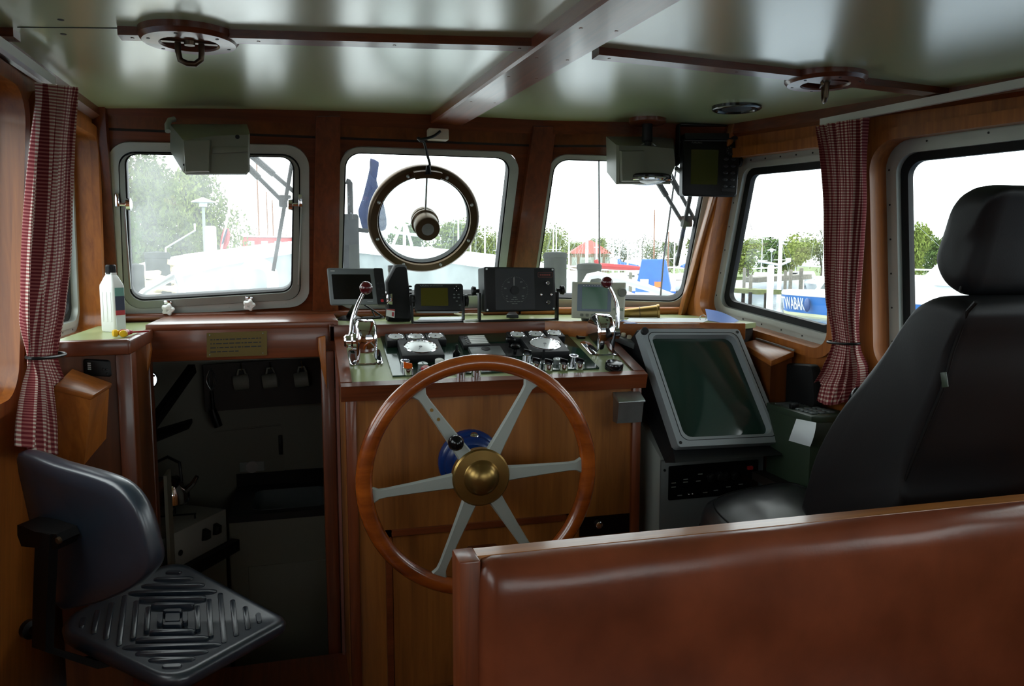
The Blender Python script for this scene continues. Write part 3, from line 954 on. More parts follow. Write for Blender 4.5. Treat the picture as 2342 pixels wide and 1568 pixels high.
for px, py, kd in ((927, 830, 'ring'), (933, 846, 'orange'), (967, 833, 'lock'), (974, 847, 'red'), (1005, 827, 'white'), (1044, 808, 'toggle'), (1053, 853, 'black'), (1089, 850, 'black'),
                   (1167, 788, 'pull'), (1178, 803, 'pull'), (1206, 815, 'black'), (1226, 834, 'black'), (1242, 819, 'key'), (1254, 837, 'black'), (1289, 836, 'black'), (1325, 834, 'black'),
                   (1276, 823, 'lock'), (1312, 818, 'ring')):
    knob(px, py, kd)
a, b = PN.px(1405, 832, 0.02)
mb = MB(PN.mat(a, b)); mb.lathe([(0.034, 0), (0.034, 0.02), (0.031, 0.026), (0.028, 0.027)], Matrix(), 28); mb.mi = 1; mb.lathe([(0.028, 0.02), (0.028, 0.026), (0.0005, 0.027)], Matrix(), 28)
mb.build('horn_button', [M['black_gloss'], M['dial']], console)
a, b = PN.px(1332, 772)
mb = MB(PN.mat(a, b)); mb.box((0, 0, 0.004), (0.05, 0.03, 0.008), bev=0.002); mb.mi = 1; mb.box((0, 0, 0.0082), (0.038, 0.02, 0.001)); mb.build('switch_plate', [M['black'], M['alu']], console)

# ---- instrument shelf behind the tray with its wooden fascia
shelf = thing('instrument_shelf', 'green topped shelf with wooden fascia under the front windows holding the electronics', 'shelf', (0.95, 3.25, 1.05))
kx = 0.965
top = [(0.105, 3.045), (kx, 3.045), (1.685, 2.742), (1.79, 2.80), (1.775, 3.28), (1.02, 3.535), (0.105, 3.545)]
mb = MB(); mb.prism([(x, y, SHELF_Z - 0.02) for x, y in top], (0, 0, 0.02)); mb.build('shelf_top', M['green_top'], shelf)
mb = MB(); mb.prism([(0.105, 3.03, 1.235), (kx, 3.03, 1.235), (kx, 3.05, 1.235), (0.105, 3.05, 1.235)], (0, 0, SHELF_Z + 0.006 - 1.235), 0.003); mb.build('fascia', M['mahogany_x'], shelf)
d = V((1.685 - kx, 2.742 - 3.045, 0)).normalized(); nn = V((d.y, -d.x, 0))
mb = MB(); mb.beam(V((kx, 3.04, 1.262)), V((1.70, 2.733, 1.262)), 0.022, 0.066, bev=0.004); mb.build('fascia', M['teak_x'], shelf)
mb = MB(); mb.prism([(0.105, 3.03, 1.235), (0.125, 3.03, 1.235), (0.125, 3.50, 1.235), (0.105, 3.50, 1.235)], (0, 0, 0.065), 0.003); mb.build('end_rail', M['mahogany_y'], shelf)
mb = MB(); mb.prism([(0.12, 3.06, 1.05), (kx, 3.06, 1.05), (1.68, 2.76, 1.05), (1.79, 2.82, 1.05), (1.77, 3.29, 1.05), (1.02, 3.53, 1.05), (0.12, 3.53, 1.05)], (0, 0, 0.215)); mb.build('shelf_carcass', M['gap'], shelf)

# ================================================================== STEERING WHEEL
HC = P(1098, 1088, y=2.375)
wheel = thing('ship_helm', 'large varnished wooden ship wheel with six metal spokes', 'steering wheel', (HC.x, 2.42, HC.z))
RR = 0.366
mb = MB(); mb.tube([HC + V((RR * math.cos(t), 0, RR * math.sin(t))) for t in [2 * math.pi * i / 96 for i in range(96)]], 0.0265, 16, closed=True)
mb.build('rim', M['rim'], wheel)
mb = MB(); mb.lathe([(0.05, -0.10), (0.05, -0.02), (0.078, -0.018), (0.078, 0.0)], frame(HC, (0, -1, 0), (1, 0, 0)), 32); mb.build('hub', M['alu_dark'], wheel)
mb = MB(); mb.lathe([(0.093, -0.008), (0.093, 0.016), (0.088, 0.021), (0.058, 0.023), (0.055, 0.026), (0.052, 0.034), (0.046, 0.046), (0.034, 0.057), (0.018, 0.063), (0.0005, 0.065)], frame(HC, (0, -1, 0), (1, 0, 0)), 40); mb.build('hub_cap', M['brass'], wheel)
Wpl = Pl(HC, (1, 0, 0), (0, -1, 0))
for i, (px, py) in enumerate(((952, 890), (1220, 862), (1356, 1059), (1222, 1276), (997, 1330), (843, 1133))):
    a, b = Wpl.px(px, py)
    t = math.atan2(b, a)
    e = V((math.cos(t), 0, math.sin(t))); f = V((-math.sin(t), 0, math.cos(t)))
    mb = MB(); secs = []
    for r, w, th in ((0.07, 0.026, 0.014), (0.12, 0.0225, 0.012), (0.22, 0.0175, 0.0105), (0.30, 0.0145, 0.010), (0.322, 0.016, 0.010), (0.338, 0.025, 0.009), (0.346, 0.033, 0.006)):
        c = HC + e * r
        secs.append([c + f * w * 0.8 + V((0, th, 0)), c + f * w + V((0, th * 0.4, 0)), c + f * w + V((0, -th * 0.4, 0)), c + f * w * 0.8 + V((0, -th, 0)),
                     c - f * w * 0.8 + V((0, -th, 0)), c - f * w + V((0, -th * 0.4, 0)), c - f * w + V((0, th * 0.4, 0)), c - f * w * 0.8 + V((0, th, 0))])
    mb.loft(secs)
    sp = mb.build('spoke', M['lgrey'], wheel)
    if i == 0:
        for r in (0.235, 0.272):
            mb = MB(); mb.disc(frame(HC + e * r + V((0, -0.009, 0)), (0, -1, 0)), 0.0055, 0.0025, 12); mb.build('screw', M['brass'], sp)
        kp = HC + e * 0.155
        mb = MB(); mb.lathe([(0.008, 0.0), (0.008, 0.02), (0.014, 0.024), (0.023, 0.036), (0.0255, 0.048), (0.022, 0.062), (0.012, 0.071), (0.0005, 0.074)], frame(kp + V((0, -0.01, 0)), (0, -1, 0)), 24)
        mb.build('spinner_knob', M['black_gloss'], wheel)
# hydraulic helm pump on the console face
c = P(1073, 1052, y=2.64)
pump = thing('helm_pump', 'round blue helm pump on the console front behind the wheel hub', 'pump', (c.x, 2.64, c.z))
mb = MB(); mb.lathe([(0.112, 0), (0.112, 0.02), (0.106, 0.03), (0.098, 0.034), (0.094, 0.05), (0.086, 0.056), (0.07, 0.06), (0.065, 0.09), (0.05, 0.10), (0.0005, 0.10)], frame((c.x, 2.64, c.z), (0, -1, 0), (1, 0, 0)), 40); mb.build('pump_body', M['blue'], pump)
mb = MB(); mb.lathe([(0.026, 0.09), (0.026, 0.21)], frame((HC.x, 2.64, HC.z), (0, -1, 0), (1, 0, 0)), 20); mb.build('shaft', M['steel'], pump)
mb = MB(); mb.lathe([(0.014, 0), (0.014, 0.014), (0.008, 0.018), (0.0005, 0.018)], frame((c.x + 0.01, 2.61, c.z + 0.088), (0, -0.8, 0.6)), 16); mb.build('filler_plug', M['chrome'], pump)

# ================================================================== THROTTLES
def throttle(label, base, hub_px, lever, ball_px, side):
    """base: pixel corners of the foot plate; lever: pixel path"""
    a, b = PN.px(*base)
    root = thing('throttle_lever', label, 'throttle', PN.p(a, b))
    m = PN.mat(a, b)
    mb = MB(m)
    o = rquad([(-0.058, -0.075), (0.058, -0.075), (0.058, 0.085), (-0.058, 0.085)], 0.03)
    mb.loft([[V((x, y, 0)) for x, y in o], [V((x, y, 0.006)) for x, y in o], [V((x * .9, y * .93, 0.009)) for x, y in o]])
    mb.mi = 1
    for x in (-0.046, 0.046):
        mb.disc(Matrix.Translation((x, -0.055, 0.008)), 0.005, 0.003, 10)
    mb.build('foot_plate', [M['chrome'], M['black']], root)
    # housing: half round casting
    mb = MB(m)
    prof = [(-0.066, 0.006)] + [(0.0 + 0.066 * math.cos(t) * (1 if math.cos(t) < 0 else 1.1), 0.075 + 0.075 * math.sin(t)) for t in [math.pi - math.pi * i / 16 for i in range(17)]] + [(0.074, 0.006)]
    secs = []
    for x, k in ((-0.036, 0.90), (-0.030, 0.97), (-0.024, 1.0), (0.024, 1.0), (0.030, 0.97), (0.036, 0.90)):
        secs.append([V((x, y * k, 0.006 + (z - 0.006) * k)) for y, z in prof])
    mb.loft(secs); mb.build('housing', M['chrome'], root)
    mb = MB(m)
    s = side
    mb.lathe([(0.03, 0.0), (0.03, 0.012), (0.024, 0.018), (0.024, 0.036), (0.018, 0.042), (0.0005, 0.043)], frame((s * 0.034, 0.0, 0.07), (s, 0, 0)), 20)
    mb.build('pivot_hub', M['chrome'], root)
    h = m @ V((s * 0.06, 0.0, 0.07))
    pts = [h] + [P(px, py, y=h.y + dy) for px, py, dy in lever]
    # smooth the path
    sm = []
    for i in range(len(pts) - 1):
        for j in range(6):
            t = j / 6
            p0, p1, p2, p3 = pts[max(0, i - 1)], pts[i], pts[i + 1], pts[min(len(pts) - 1, i + 2)]
            sm.append(0.5 * ((2 * p1) + (p2 - p0) * t + (2 * p0 - 5 * p1 + 4 * p2 - p3) * t * t + (3 * p1 - p0 - 3 * p2 + p3) * t ** 3))
    sm.append(pts[-1])
    mb = MB(); mb.tube(sm, [0.0105 - 0.0035 * i / len(sm) for i in range(len(sm))], 12); mb.build('lever', M['chrome'], root)
    kb = P(*ball_px, y=pts[-1].y)
    mb = MB(); mb.ball(kb, 0.0235, n=24); mb.build('knob', M['maroon'], root)
    return root


throttle('chrome throttle lever with maroon ball at the left end of the console', (836, 820), (803, 800), [(803, 765, 0.01), (806, 735, 0.02), (815, 705, 0.025), (830, 672, 0.03)], (837, 658), -1)
throttle('chrome throttle lever with maroon ball at the right end beside the radar', (1370, 800), (1413, 780), [(1412, 745, 0.01), (1412, 705, 0.015), (1405, 680, 0.02), (1394, 657, 0.022)], (1388, 645), 1)

# small remote keypad right of the throttle
a, b = PN.px(1428, 790)
kp = thing('remote_keypad', 'small grey keypad with pale round buttons between throttle and radar', 'keypad', PN.p(a, b))
m = PN.mat(a, b, 0.012, R(-62))
mb = MB(m); mb.box((0, 0, 0.012), (0.13, 0.05, 0.024), bev=0.004); mb.build('case', M['mgrey'], kp)
for i in range(4):
    mb = MB(m); mb.lathe([(0.0095, 0.024), (0.0095, 0.034), (0.008, 0.036), (0.0005, 0.036)], Matrix.Translation((0.045 - 0.03 * i * -1 - 0.09, 0.004, 0)), 14); mb.build('button', M['cream'], kp)

# metal box on the console front
b0, b1 = FP.px(1400, 963), FP.px(1460, 893)
ash = thing('ashtray_box', 'dull metal flip lid box screwed to the console front at upper right', 'ashtray', FP.p((b0[0] + b1[0]) / 2, b0[1]))
mb = MB()
w2 = (b1[0] - b0[0]) / 2 - 0.003; xc = (b0[0] + b1[0]) / 2
mb.loft([[(xc - w2, 2.64, b0[1]), (xc + w2, 2.64, b0[1]), (xc + w2, 2.60, b0[1]), (xc - w2, 2.60, b0[1])],
         [(xc - w2, 2.64, b1[1] - 0.02), (xc + w2, 2.64, b1[1] - 0.02), (xc + w2, 2.585, b1[1] - 0.03), (xc - w2, 2.585, b1[1] - 0.03)]])
mb.build('box_body', M['steel'], ash)
mb = MB(); mb.hull([(xc - w2 - 0.003, 2.639, b1[1]), (xc + w2 + 0.003, 2.639, b1[1]), (xc - w2 - 0.003, 2.639, b1[1] - 0.018), (xc + w2 + 0.003, 2.639, b1[1] - 0.018), (xc - w2 - 0.004, 2.578, b1[1] - 0.026), (xc + w2 + 0.004, 2.578, b1[1] - 0.026), (xc - w2 - 0.004, 2.578, b1[1] - 0.032), (xc + w2 + 0.004, 2.578, b1[1] - 0.032), (xc - w2, 2.62, b1[1]), (xc + w2, 2.62, b1[1])], 0.0015); mb.build('lid', M['steel'], ash)

# ================================================================== INSTRUMENTS ON THE SHELF
def foot(px, py, dz=0.0): return P(px, py, z=SHELF_Z + dz)

# 1 grey monitor at the left end
g = foot(800, 731)
mon = thing('navigation_monitor', 'small grey framed monitor on a pedestal at the left end of the instrument shelf', 'monitor', g)
f = pxface([(747, 612), (875, 613), (885, 696), (755, 698)], ys=[3.20, 3.17, 3.14, 3.17])
mb = MB(); f.body(mb, 0.05, 0.008, 0.12); mb.build('case', M['mgrey'], mon)
mb = MB(); f.prism(mb, f.rr(0.835, 0.0, 1.0, 1.0, 0.006), -0.03, 0.002); mb.build('key_panel', M['black'], mon)
mb = MB(); f.prism(mb, f.rr(0.075, 0.175, 0.765, 0.845, 0.003), -0.001, 0.0015); mb.build('screen', M['screen'], mon)
for u, v in ((0.885, 0.42), (0.95, 0.42), (0.885, 0.57), (0.95, 0.57), (0.95, 0.73)):
    mb = MB(); f.prism(mb, f.rr(u - 0.02, v - 0.02, u + 0.02, v + 0.02, 0.002), 0.002, 0.004); mb.build('key', M['dgrey'], mon)
mb = MB(); f.prism(mb, f.rr(0.90, 0.86, 0.95, 0.93, 0.003), 0.002, 0.0045); mb.build('power_key', M['red'], mon)
mb = MB()
for i in range(4): f.prism(mb, f.rr(0.065 + 0.019 * i, 0.07, 0.080 + 0.019 * i, 0.098, 0.0), 0.0, 0.0008)
f.prism(mb, f.rr(0.66, 0.90, 0.76, 0.907, 0.0), 0.0, 0.0008)
mb.build('lettering', M['text'], mon)
mb = MB(); mb.lathe([(0.052, 0), (0.050, 0.008), (0.03, 0.018), (0.0005, 0.020)], frame(g, (0, 0, 1)), 28)
nk = f.p(0.45, 0.97, -0.03)
mb.loft([[V((g.x + sx * 0.018, g.y + sy * 0.012, SHELF_Z + 0.012)) for sx, sy in ((-1, -1), (1, -1), (1, 1), (-1, 1))], [V((nk.x + sx * 0.014, nk.y + sy * 0.010, nk.z)) for sx, sy in ((-1, -1), (1, -1), (1, 1), (-1, 1))]])
mb.build('pedestal', M['black'], mon)

# black cable loop lying on the shelf
mb = MB()
c0 = foot(845, 733)
pts = []
for i in range(60):
    t = i / 59; q = t * 2 * math.pi * 3.1
    pts.append(V((c0.x + 0.02 + 0.05 * math.cos(q) * (1 - 0.15 * t), c0.y + 0.07 + 0.028 * math.sin(q), SHELF_Z + 0.005 + 0.006 * t + (0.06 * max(0, math.sin(q / 2)) ** 2 if 0.72 < t < 0.98 else 0))))
mb.tube(pts, 0.0035, 6)
tag(mb.build('coiled_cable', M['black']), 'black cable coiled loosely on the shelf between monitor and hand lamp', 'cable')

# 2 hand lamp standing on end
g = foot(912, 736)
lamp = thing('hand_lamp', 'black rubber cased hand lamp standing on end beside the small plotter', 'lamp', g)
sil = [(887, 734), (884, 646), (904, 607), (911, 605), (926, 605), (931, 609), (937, 660), (942, 730), (938, 736)]
mb = MB(); pf = [P(*q, y=g.y) for q in sil]; pb = [p + V((0.004, 0.085, 0.0)) for p in pf]
cz = sum((p for p in pf), V()) / len(pf)
shr = lambda L, k, dy: [cz + (p - cz) * k + V((0, dy, 0)) for p in L]
mb.loft([shr(pf, 0.90, 0.0), shr(pf, 1.0, 0.012), shr(pf, 1.0, 0.075), shr(pf, 0.92, 0.087)]); mb.build('case', M['rubber'], lamp)
mb = MB()
for i in range(9):
    z0 = P(938, 655 + 8 * i, y=g.y); mb.box((z0.x + 0.002 + 0.0005 * i, g.y + 0.04, z0.z), (0.014, 0.06, 0.006), bev=0.002)
mb.build('grip_ribs', M['rubber'], lamp)
ls = P(885, 672, y=g.y + 0.03)
mb = MB(); mb.lathe([(0.0005, 0.0), (0.02, 0.004), (0.040, 0.012), (0.045, 0.018), (0.046, 0.030)], frame(ls + V((-0.012, 0.01, -0.02)), (1, 0, 0), (0, 0, 1)) , 28)
mb.build('reflector', M['chrome'], lamp)
st = pxface([(884, 706), (903, 707), (902, 727), (883, 722)], y=g.y - 0.004)
mb = MB(); st.prism(mb, [(0, 0), (1, 0), (1, 1), (0, 1)], 0, 0.002); mb.mi = 1; st.prism(mb, [(0, 0), (1, 0), (1, .2), (0, .1)], 0.002, 0.0026); st.prism(mb, [(.66, .35), (.92, .35), (.92, .85), (.66, .85)], 0.002, 0.0026); mb.build('sticker', [M['white'], M['red']], lamp)
# bottle with black screw cap behind the lamp
g2 = foot(899, 723)
bt = thing('oil_bottle', 'clear bottle with ribbed black cap half hidden behind the hand lamp', 'bottle', g2)
mb = MB(); mb.lathe([(0.026, 0), (0.028, 0.01), (0.028, 0.12), (0.020, 0.15), (0.016, 0.16)], frame(g2, (0, 0, 1)), 20); mb.build('bottle_body', M['lgrey'], bt)
zt = P(898, 622, y=g2.y).z - SHELF_Z
mb = MB(); mb.lathe([(0.018, 0.155), (0.018, zt), (0.020, zt + 0.003), (0.020, zt + 0.028), (0.017, zt + 0.031), (0.0005, zt + 0.031)], frame(g2, (0, 0, 1)), 20)
for i in range(4): mb.lathe([(0.0205, zt + 0.004 + 0.007 * i), (0.0215, zt + 0.006 + 0.007 * i), (0.0205, zt + 0.008 + 0.007 * i)], frame(g2, (0, 0, 1)), 20)
mb.build('cap', M['black'], bt)

# 3 small plotter with olive screen on a bracket
g = foot(1005, 734)
gp = thing('satellite_navigator', 'small black navigator with olive screen on a low bracket', 'navigator', g)
f = pxface([(948, 648), (1059, 648), (1061, 711), (949, 711)], ys=[3.14, 3.14, 3.11, 3.11])
mb = MB(); f.body(mb, 0.055, 0.012, 0.06); mb.build('case', M['dgrey'], gp)
mb = MB(); f.prism(mb, f.rr(0.125, 0.16, 0.68, 0.81, 0.002), -0.001, 0.001); mb.build('screen', M['olive_lcd'], gp)
mb = MB(); m = f.M(0.20, 0.085, 0.0008); mb.text(m, 'FURUNO', 0.009, 0.0003); mb.build('lettering', M['text_dim'], gp); mb = MB(); m = f.M(0.44, 0.085, 0.0008); mb.text(m, 'GPS NAVIGATOR', 0.007, 0.0003); mb.build('lettering', M['text_dim'], gp)
mb = MB(); mb.disc(f.M(0.855, 0.185), 0.013, 0.003, 20, 0.001); pad = mb.build('cursor_pad', M['black'], gp)
mb = MB()
for q in range(4): mb.box(f.M(0.855, 0.185, 0.003) @ V((0.0085 * math.cos(q * math.pi / 2), 0.0085 * math.sin(q * math.pi / 2), 0)), (0.003, 0.002, 0.003))
mb.build('arrow', M['text'], pad)
for u, v in ((0.81, 0.40), (0.90, 0.40), (0.81, 0.515), (0.90, 0.515), (0.86, 0.64), (0.92, 0.79)):
    mb = MB(); f.prism(mb, f.rr(u - 0.022, v - 0.02, u + 0.022, v + 0.02, 0.002), 0.0, 0.0025); mb.build('key', M['mgrey'], gp)
for px, sx in ((943, -1), (1066, 1)):
    kc = P(px, 687, y=3.145)
    mb = MB(); mb.lathe([(0.004, -0.012), (0.026, -0.006), (0.027, 0.004), (0.02, 0.008), (0.0005, 0.009)], frame(kc, (sx, 0, 0)), 20); mb.build('bracket_knob', M['black'], gp)
mb = MB()
xl, xr = P(946, 734, y=3.10).x, P(1064, 734, y=3.10).x
mb.box(((xl + xr) / 2, 3.14, SHELF_Z + 0.004), (xr - xl, 0.06, 0.008), bev=0.002)
for x in (xl, xr): mb.box((x, 3.14, SHELF_Z + 0.055), (0.006, 0.04, 0.11), bev=0.002)
mb.build('bracket', M['dgrey'], gp)

# 4 log / sounder with round dial
g = foot(1185, 735)
lg = thing('echo_sounder', 'black box with round dial and knobs in a bracket on the instrument shelf', 'depth sounder', g)
f = pxface([(1107, 610), (1269, 612), (1272, 710), (1109, 714)], ys=[3.09, 3.09, 3.08, 3.08])
mb = MB(); f.body(mb, 0.11, 0.008, 0.0); mb.build('case', M['black'], lg)
mb = MB(); f.prism(mb, f.rr(0.15, 0.03, 0.70, 0.95, 0.004), -0.001, 0.0015); dial = mb.build('dial', M['dgrey'], lg)
mb = MB(); m = f.M(0.42, 0.52, 0.0015); mb.lathe([(0.018, 0), (0.018, 0.004), (0.0005, 0.005)], m, 24); mb.build('dial_hub', M['black'], dial)
mb = MB(); mb.box(m @ V((-0.0035, 0.036, 0.0008)), (0.0016, 0.0008, 0.034)); mb.build('pointer', M['text'], dial)
mb = MB()
for i in range(41):
    t = R(235 - 290 * i / 40); L = 0.006 if i % 5 == 0 else 0.003
    c = V((0.055 * math.cos(t), 0.055 * math.sin(t), 0.0003)); mb.absorb((lambda b: (bmesh.ops.create_cube(b, size=1.0), b)[1])(bmesh.new()), m @ Matrix.Translation(c) @ Matrix.Rotation(t, 4, 'Z') @ Matrix.Diagonal((L, 0.0006, 0.0004, 1)))
for tx, x, y, s in (('150', -0.027, 0.033, 0.0075), ('200', 0.027, 0.034, 0.0075), ('100', -0.041, 0.008, 0.0075), ('250', 0.039, 0.010, 0.0075), ('50', -0.034, -0.024, 0.0075), ('300', 0.034, -0.024, 0.0075), ('10', -0.035, -0.034, 0.0065), ('50', 0.034, -0.034, 0.0065),
                    ('mm', 0.0, -0.028, 0.0085)):
    mb.text(m @ Matrix.Translation((x, y, 0.0003)), tx, s, 0.0002)
for x0, x1, y in ((-0.014, 0.014, -0.037), (-0.034, 0.034, -0.046), (-0.012, 0.013, -0.054)):
    n = int((x1 - x0) / 0.003)
    for i in range(n):
        if i % 5 != 4: mb.absorb((lambda b: (bmesh.ops.create_cube(b, size=1.0), b)[1])(bmesh.new()), m @ Matrix.Translation((x0 + 0.003 * i, y, 0.0003)) @ Matrix.Diagonal((0.002, 0.0016, 0.0003, 1)))
mb.build('dial_print', M['text_dim'], dial)
for u, v in ((0.035, 0.045), (0.965, 0.045), (0.035, 0.95), (0.965, 0.95)):
    mb = MB(); mb.disc(f.M(u, v), 0.0042, 0.002, 12, 0.0006); mb.build('screw', M['steel'], lg)
for u, v, r in ((0.88, 0.355, 0.0085), (0.88, 0.80, 0.0085)):
    mb = MB(); mb.lathe([(r, 0), (r * 0.9, 0.012), (r * 0.75, 0.013)], f.M(u, v), 20); mb.mi = 1; mb.disc(f.M(u, v), r * 0.75, 0.0125, 16); mb.build('knob', [M['chrome'], M['black']], lg)
for u, v in ((0.79, 0.62), (0.935, 0.62)):
    mb = MB(); mb.lathe([(0.0055, 0), (0.0055, 0.003), (0.003, 0.004)], f.M(u, v), 14); mb.tube([f.p(u, v, 0.002), f.p(u - 0.01, v - 0.02, 0.014)], 0.002, 8); mb.build('toggle', M['chrome'], lg)
mb = MB(); pl = Pl(f.p(0.86, 0.165), f.p(1, .165) - f.p(0, .165), f.n); o = rquad([(-0.032, -0.010), (0.032, -0.010), (0.032, 0.010), (-0.032, 0.010)], 0.004)
mb.ringp(pl, o, rquad(inset([(-0.032, -0.010), (0.032, -0.010), (0.032, 0.010), (-0.032, 0.010)], 0.0012), 0.003), 0, 0.0006)
for i in range(6): mb.plate(pl, [(-0.024 + 0.008 * i, -0.0035), (-0.0185 + 0.008 * i, -0.0035), (-0.0185 + 0.008 * i, 0.0035), (-0.024 + 0.008 * i, 0.0035)], 0, 0.0005)
mb.build('name_plate', M['text_red'], lg)
mb = MB()
xl, xr = P(1098, 700, y=3.12).x, P(1276, 700, y=3.12).x
for x in (xl, xr): mb.box((x, 3.135, SHELF_Z + 0.06), (0.008, 0.035, 0.12), bev=0.002)
mb.box(((xl + xr) / 2, 3.135, SHELF_Z + 0.004), (xr - xl, 0.035, 0.007), bev=0.002)
mb.build('bracket', M['black'], lg)
for x, sx in ((xl, -1), (xr, 1)):
    mb = MB(); mb.lathe([(0.008, 0), (0.008, 0.014), (0.018, 0.016), (0.02, 0.028), (0.016, 0.032), (0.0005, 0.033)], frame((x, 3.135, P(1098, 665, y=3.135).z), (sx, 0, 0)), 20); mb.build('bracket_knob', M['black'], lg)

# 5 pale depth probe display
g = foot(1366, 734)
pb = thing('depth_probe_display', 'pale grey display with green screen and round knob, marked PROBE', 'depth sounder', g)
f = pxface([(1309, 644), (1432, 646), (1428, 731), (1307, 727)], ys=[3.06, 3.01, 3.00, 3.05])
mb = MB(); f.body(mb, 0.06, 0.004, 0.08); mb.build('case', mat('probe_case', srgb(176, 178, 160), 0.45), pb)
mb = MB(); f.prism(mb, f.rr(0.10, 0.065, 0.735, 0.80, 0.004), -0.001, 0.0012); bz = mb.build('screen_bezel', mat('probe_bezel', srgb(98, 112, 128), 0.4), pb)
mb = MB(); f.prism(mb, f.rr(0.185, 0.135, 0.665, 0.735, 0.001), 0.0, 0.002); mb.build('screen', M['green_lcd'], bz)
mb = MB()
for i in range(8): f.prism(mb, f.rr(0.205 + 0.052 * i, 0.085, 0.222 + 0.052 * i, 0.11, 0), 0.0012, 0.0018)
mb.build('icon_row', M['text'], bz)
for i in range(5):
    mb = MB(); u = 0.19 + 0.103 * i; f.prism(mb, f.rr(u - 0.03, 0.865, u + 0.03, 0.945, 0.003), 0, 0.004); mb.build('key', mat('probe_key', srgb(112, 116, 106), 0.5) if i == 0 else bpy.data.materials['probe_key'], pb)
mb = MB(); mb.disc(f.M(0.855, 0.905), 0.005, 0.004, 14, 0.001); mb.build('key', bpy.data.materials['probe_key'], pb)
mb = MB(); mb.lathe([(0.0185, 0), (0.018, 0.016), (0.016, 0.019), (0.0005, 0.0195)], f.M(0.93, 0.27), 28); mb.build('knob', bpy.data.materials['probe_key'], pb)
mb = MB(); mb.text(f.M(0.87, 0.735, 0.0006), 'PROBE', 0.0150, 0.0003); mb.build('lettering', M['text_green'], pb)
mb = MB(); mb.box((g.x, g.y + 0.03, SHELF_Z + 0.006), (0.10, 0.06, 0.012), bev=0.003); mb.build('foot_block', M['dgrey'], pb)

# 6 brass horn lying on the shelf
p0, p1 = P(1418, 724, y=3.18), P(1508, 709, y=3.12)
p0.z = SHELF_Z + 0.019; p1.z = SHELF_Z + 0.031
hn = thing('brass_horn', 'old brass horn lying on the shelf right of the pale display', 'horn', (p0 + p1) / 2 - V((0, 0, 0.03)))
L = (p1 - p0).length
mb = MB(); m = frame(p0, p1 - p0)
mb.lathe([(0.016, 0), (0.018, 0.01), (0.0275, L - 0.012), (0.031, L - 0.010), (0.031, L), (0.027, L), (0.024, L - 0.03)], m, 32); mb.build('bell', M['brass'], hn)
mb = MB(); mb.tube([m @ V((0.0245 * math.cos(t), 0.0245 * math.sin(t), 0.085)) for t in [2 * math.pi * i / 28 for i in range(28)]], 0.0015, 6, True); mb.build('wire_band', M['bronze'], hn)

# papers, blue note leaf with a ring
def sheet_obj(name, pts, m, lab, cat, th=0.0015):
    mb = MB(); mb.prism(pts, (0, 0, th)); return tag(mb.build(name, m), lab, cat)
sheet_obj('chart_sheet', [foot(*q) + V((0, 0, 0.001)) for q in ((1425, 741), (1600, 741), (1630, 729), (1440, 727))], M['paper'], 'white chart sheet lying flat on the shelf in front of the brass horn', 'paper')
sheet_obj('paper_leaf', [foot(*q) + V((0, 0, 0.003)) for q in ((1425, 733), (1458, 741), (1435, 742), (1418, 736))], M['bluepaper'], 'narrow blue edged leaf under the pale display by the throttle', 'paper')
nb = thing('note_leaf', 'blue squared note leaf curling up beside the starboard window sill', 'paper', foot(1640, 738))
mb = MB()
L0, L1_, = P(1612, 730, y=2.96), P(1655, 741, z=SHELF_Z + 0.003)
grid = []
for i in range(9):
    t = i / 8
    a = P(1613 + 6 * t, 706 + 26 * t, y=3.0 - 0.10 * t); b = P(1690 - 20 * t, 733 + 8 * t, y=2.84 - 0.05 * t)
    grid.append([a.lerp(b, j / 8) + V((0, 0, 0.010 * math.sin(math.pi * j / 8) * (1 - t))) for j in range(9)])
vs = [p for r in grid for p in r]; n = len(vs); vs += [p + V((0, 0.001, -0.001)) for p in vs]
fs = [(i * 9 + j, i * 9 + j + 1, i * 9 + j + 10, i * 9 + j + 9) for i in range(8) for j in range(8)]
fs += [tuple(a + n for a in f[::-1]) for f in fs]
mb.add(vs, fs); mb.build('leaf', M['bluepaper'], nb)
rc = P(1608, 727, y=2.95)
mb = MB(); mb.tube([rc + V((0.017 * math.cos(t), 0.004 * math.cos(t), 0.013 * math.sin(t))) for t in [2 * math.pi * i / 24 for i in range(24)]], 0.0015, 6, True); mb.build('binder_ring', M['steel'], nb)
# loose bits on the shelf: pen and cord under the dial box
mb = MB(); mb.tube([foot(1062, 738) + V((0, 0.0, 0.006)), foot(1098, 735) + V((0, 0, 0.006))], 0.006, 10); tag(mb.build('marker_pen', M['white']), 'white marker pen lying left of the dial box bracket', 'pen')
mb = MB()
pts = [foot(1030, 722), foot(1045, 724), foot(1062, 727), foot(1080, 726), foot(1110, 727)]
mb.tube([p + V((0, 0.05, 0.012)) for p in pts], 0.005, 8); tag(mb.build('loose_cable', M['cream']), 'cream cable running behind the navigator towards the dial box', 'cable')
sheet_obj('leaflet', [foot(*q) + V((0, 0, 0.0085)) for q in ((955, 737), (1052, 736), (1060, 729), (962, 730))], M['paper'], 'pale leaflet under the bracket of the small navigator', 'paper')
mb = MB(); mb.hull([foot(*q) + V((0, 0, h)) for q in ((1158, 731), (1186, 732), (1180, 724), (1164, 724)) for h in (0.008, 0.022)], 0.002); tag(mb.build('cable_clip', M['dgrey']), 'dark grey plug lying below the round dial box', 'plug')

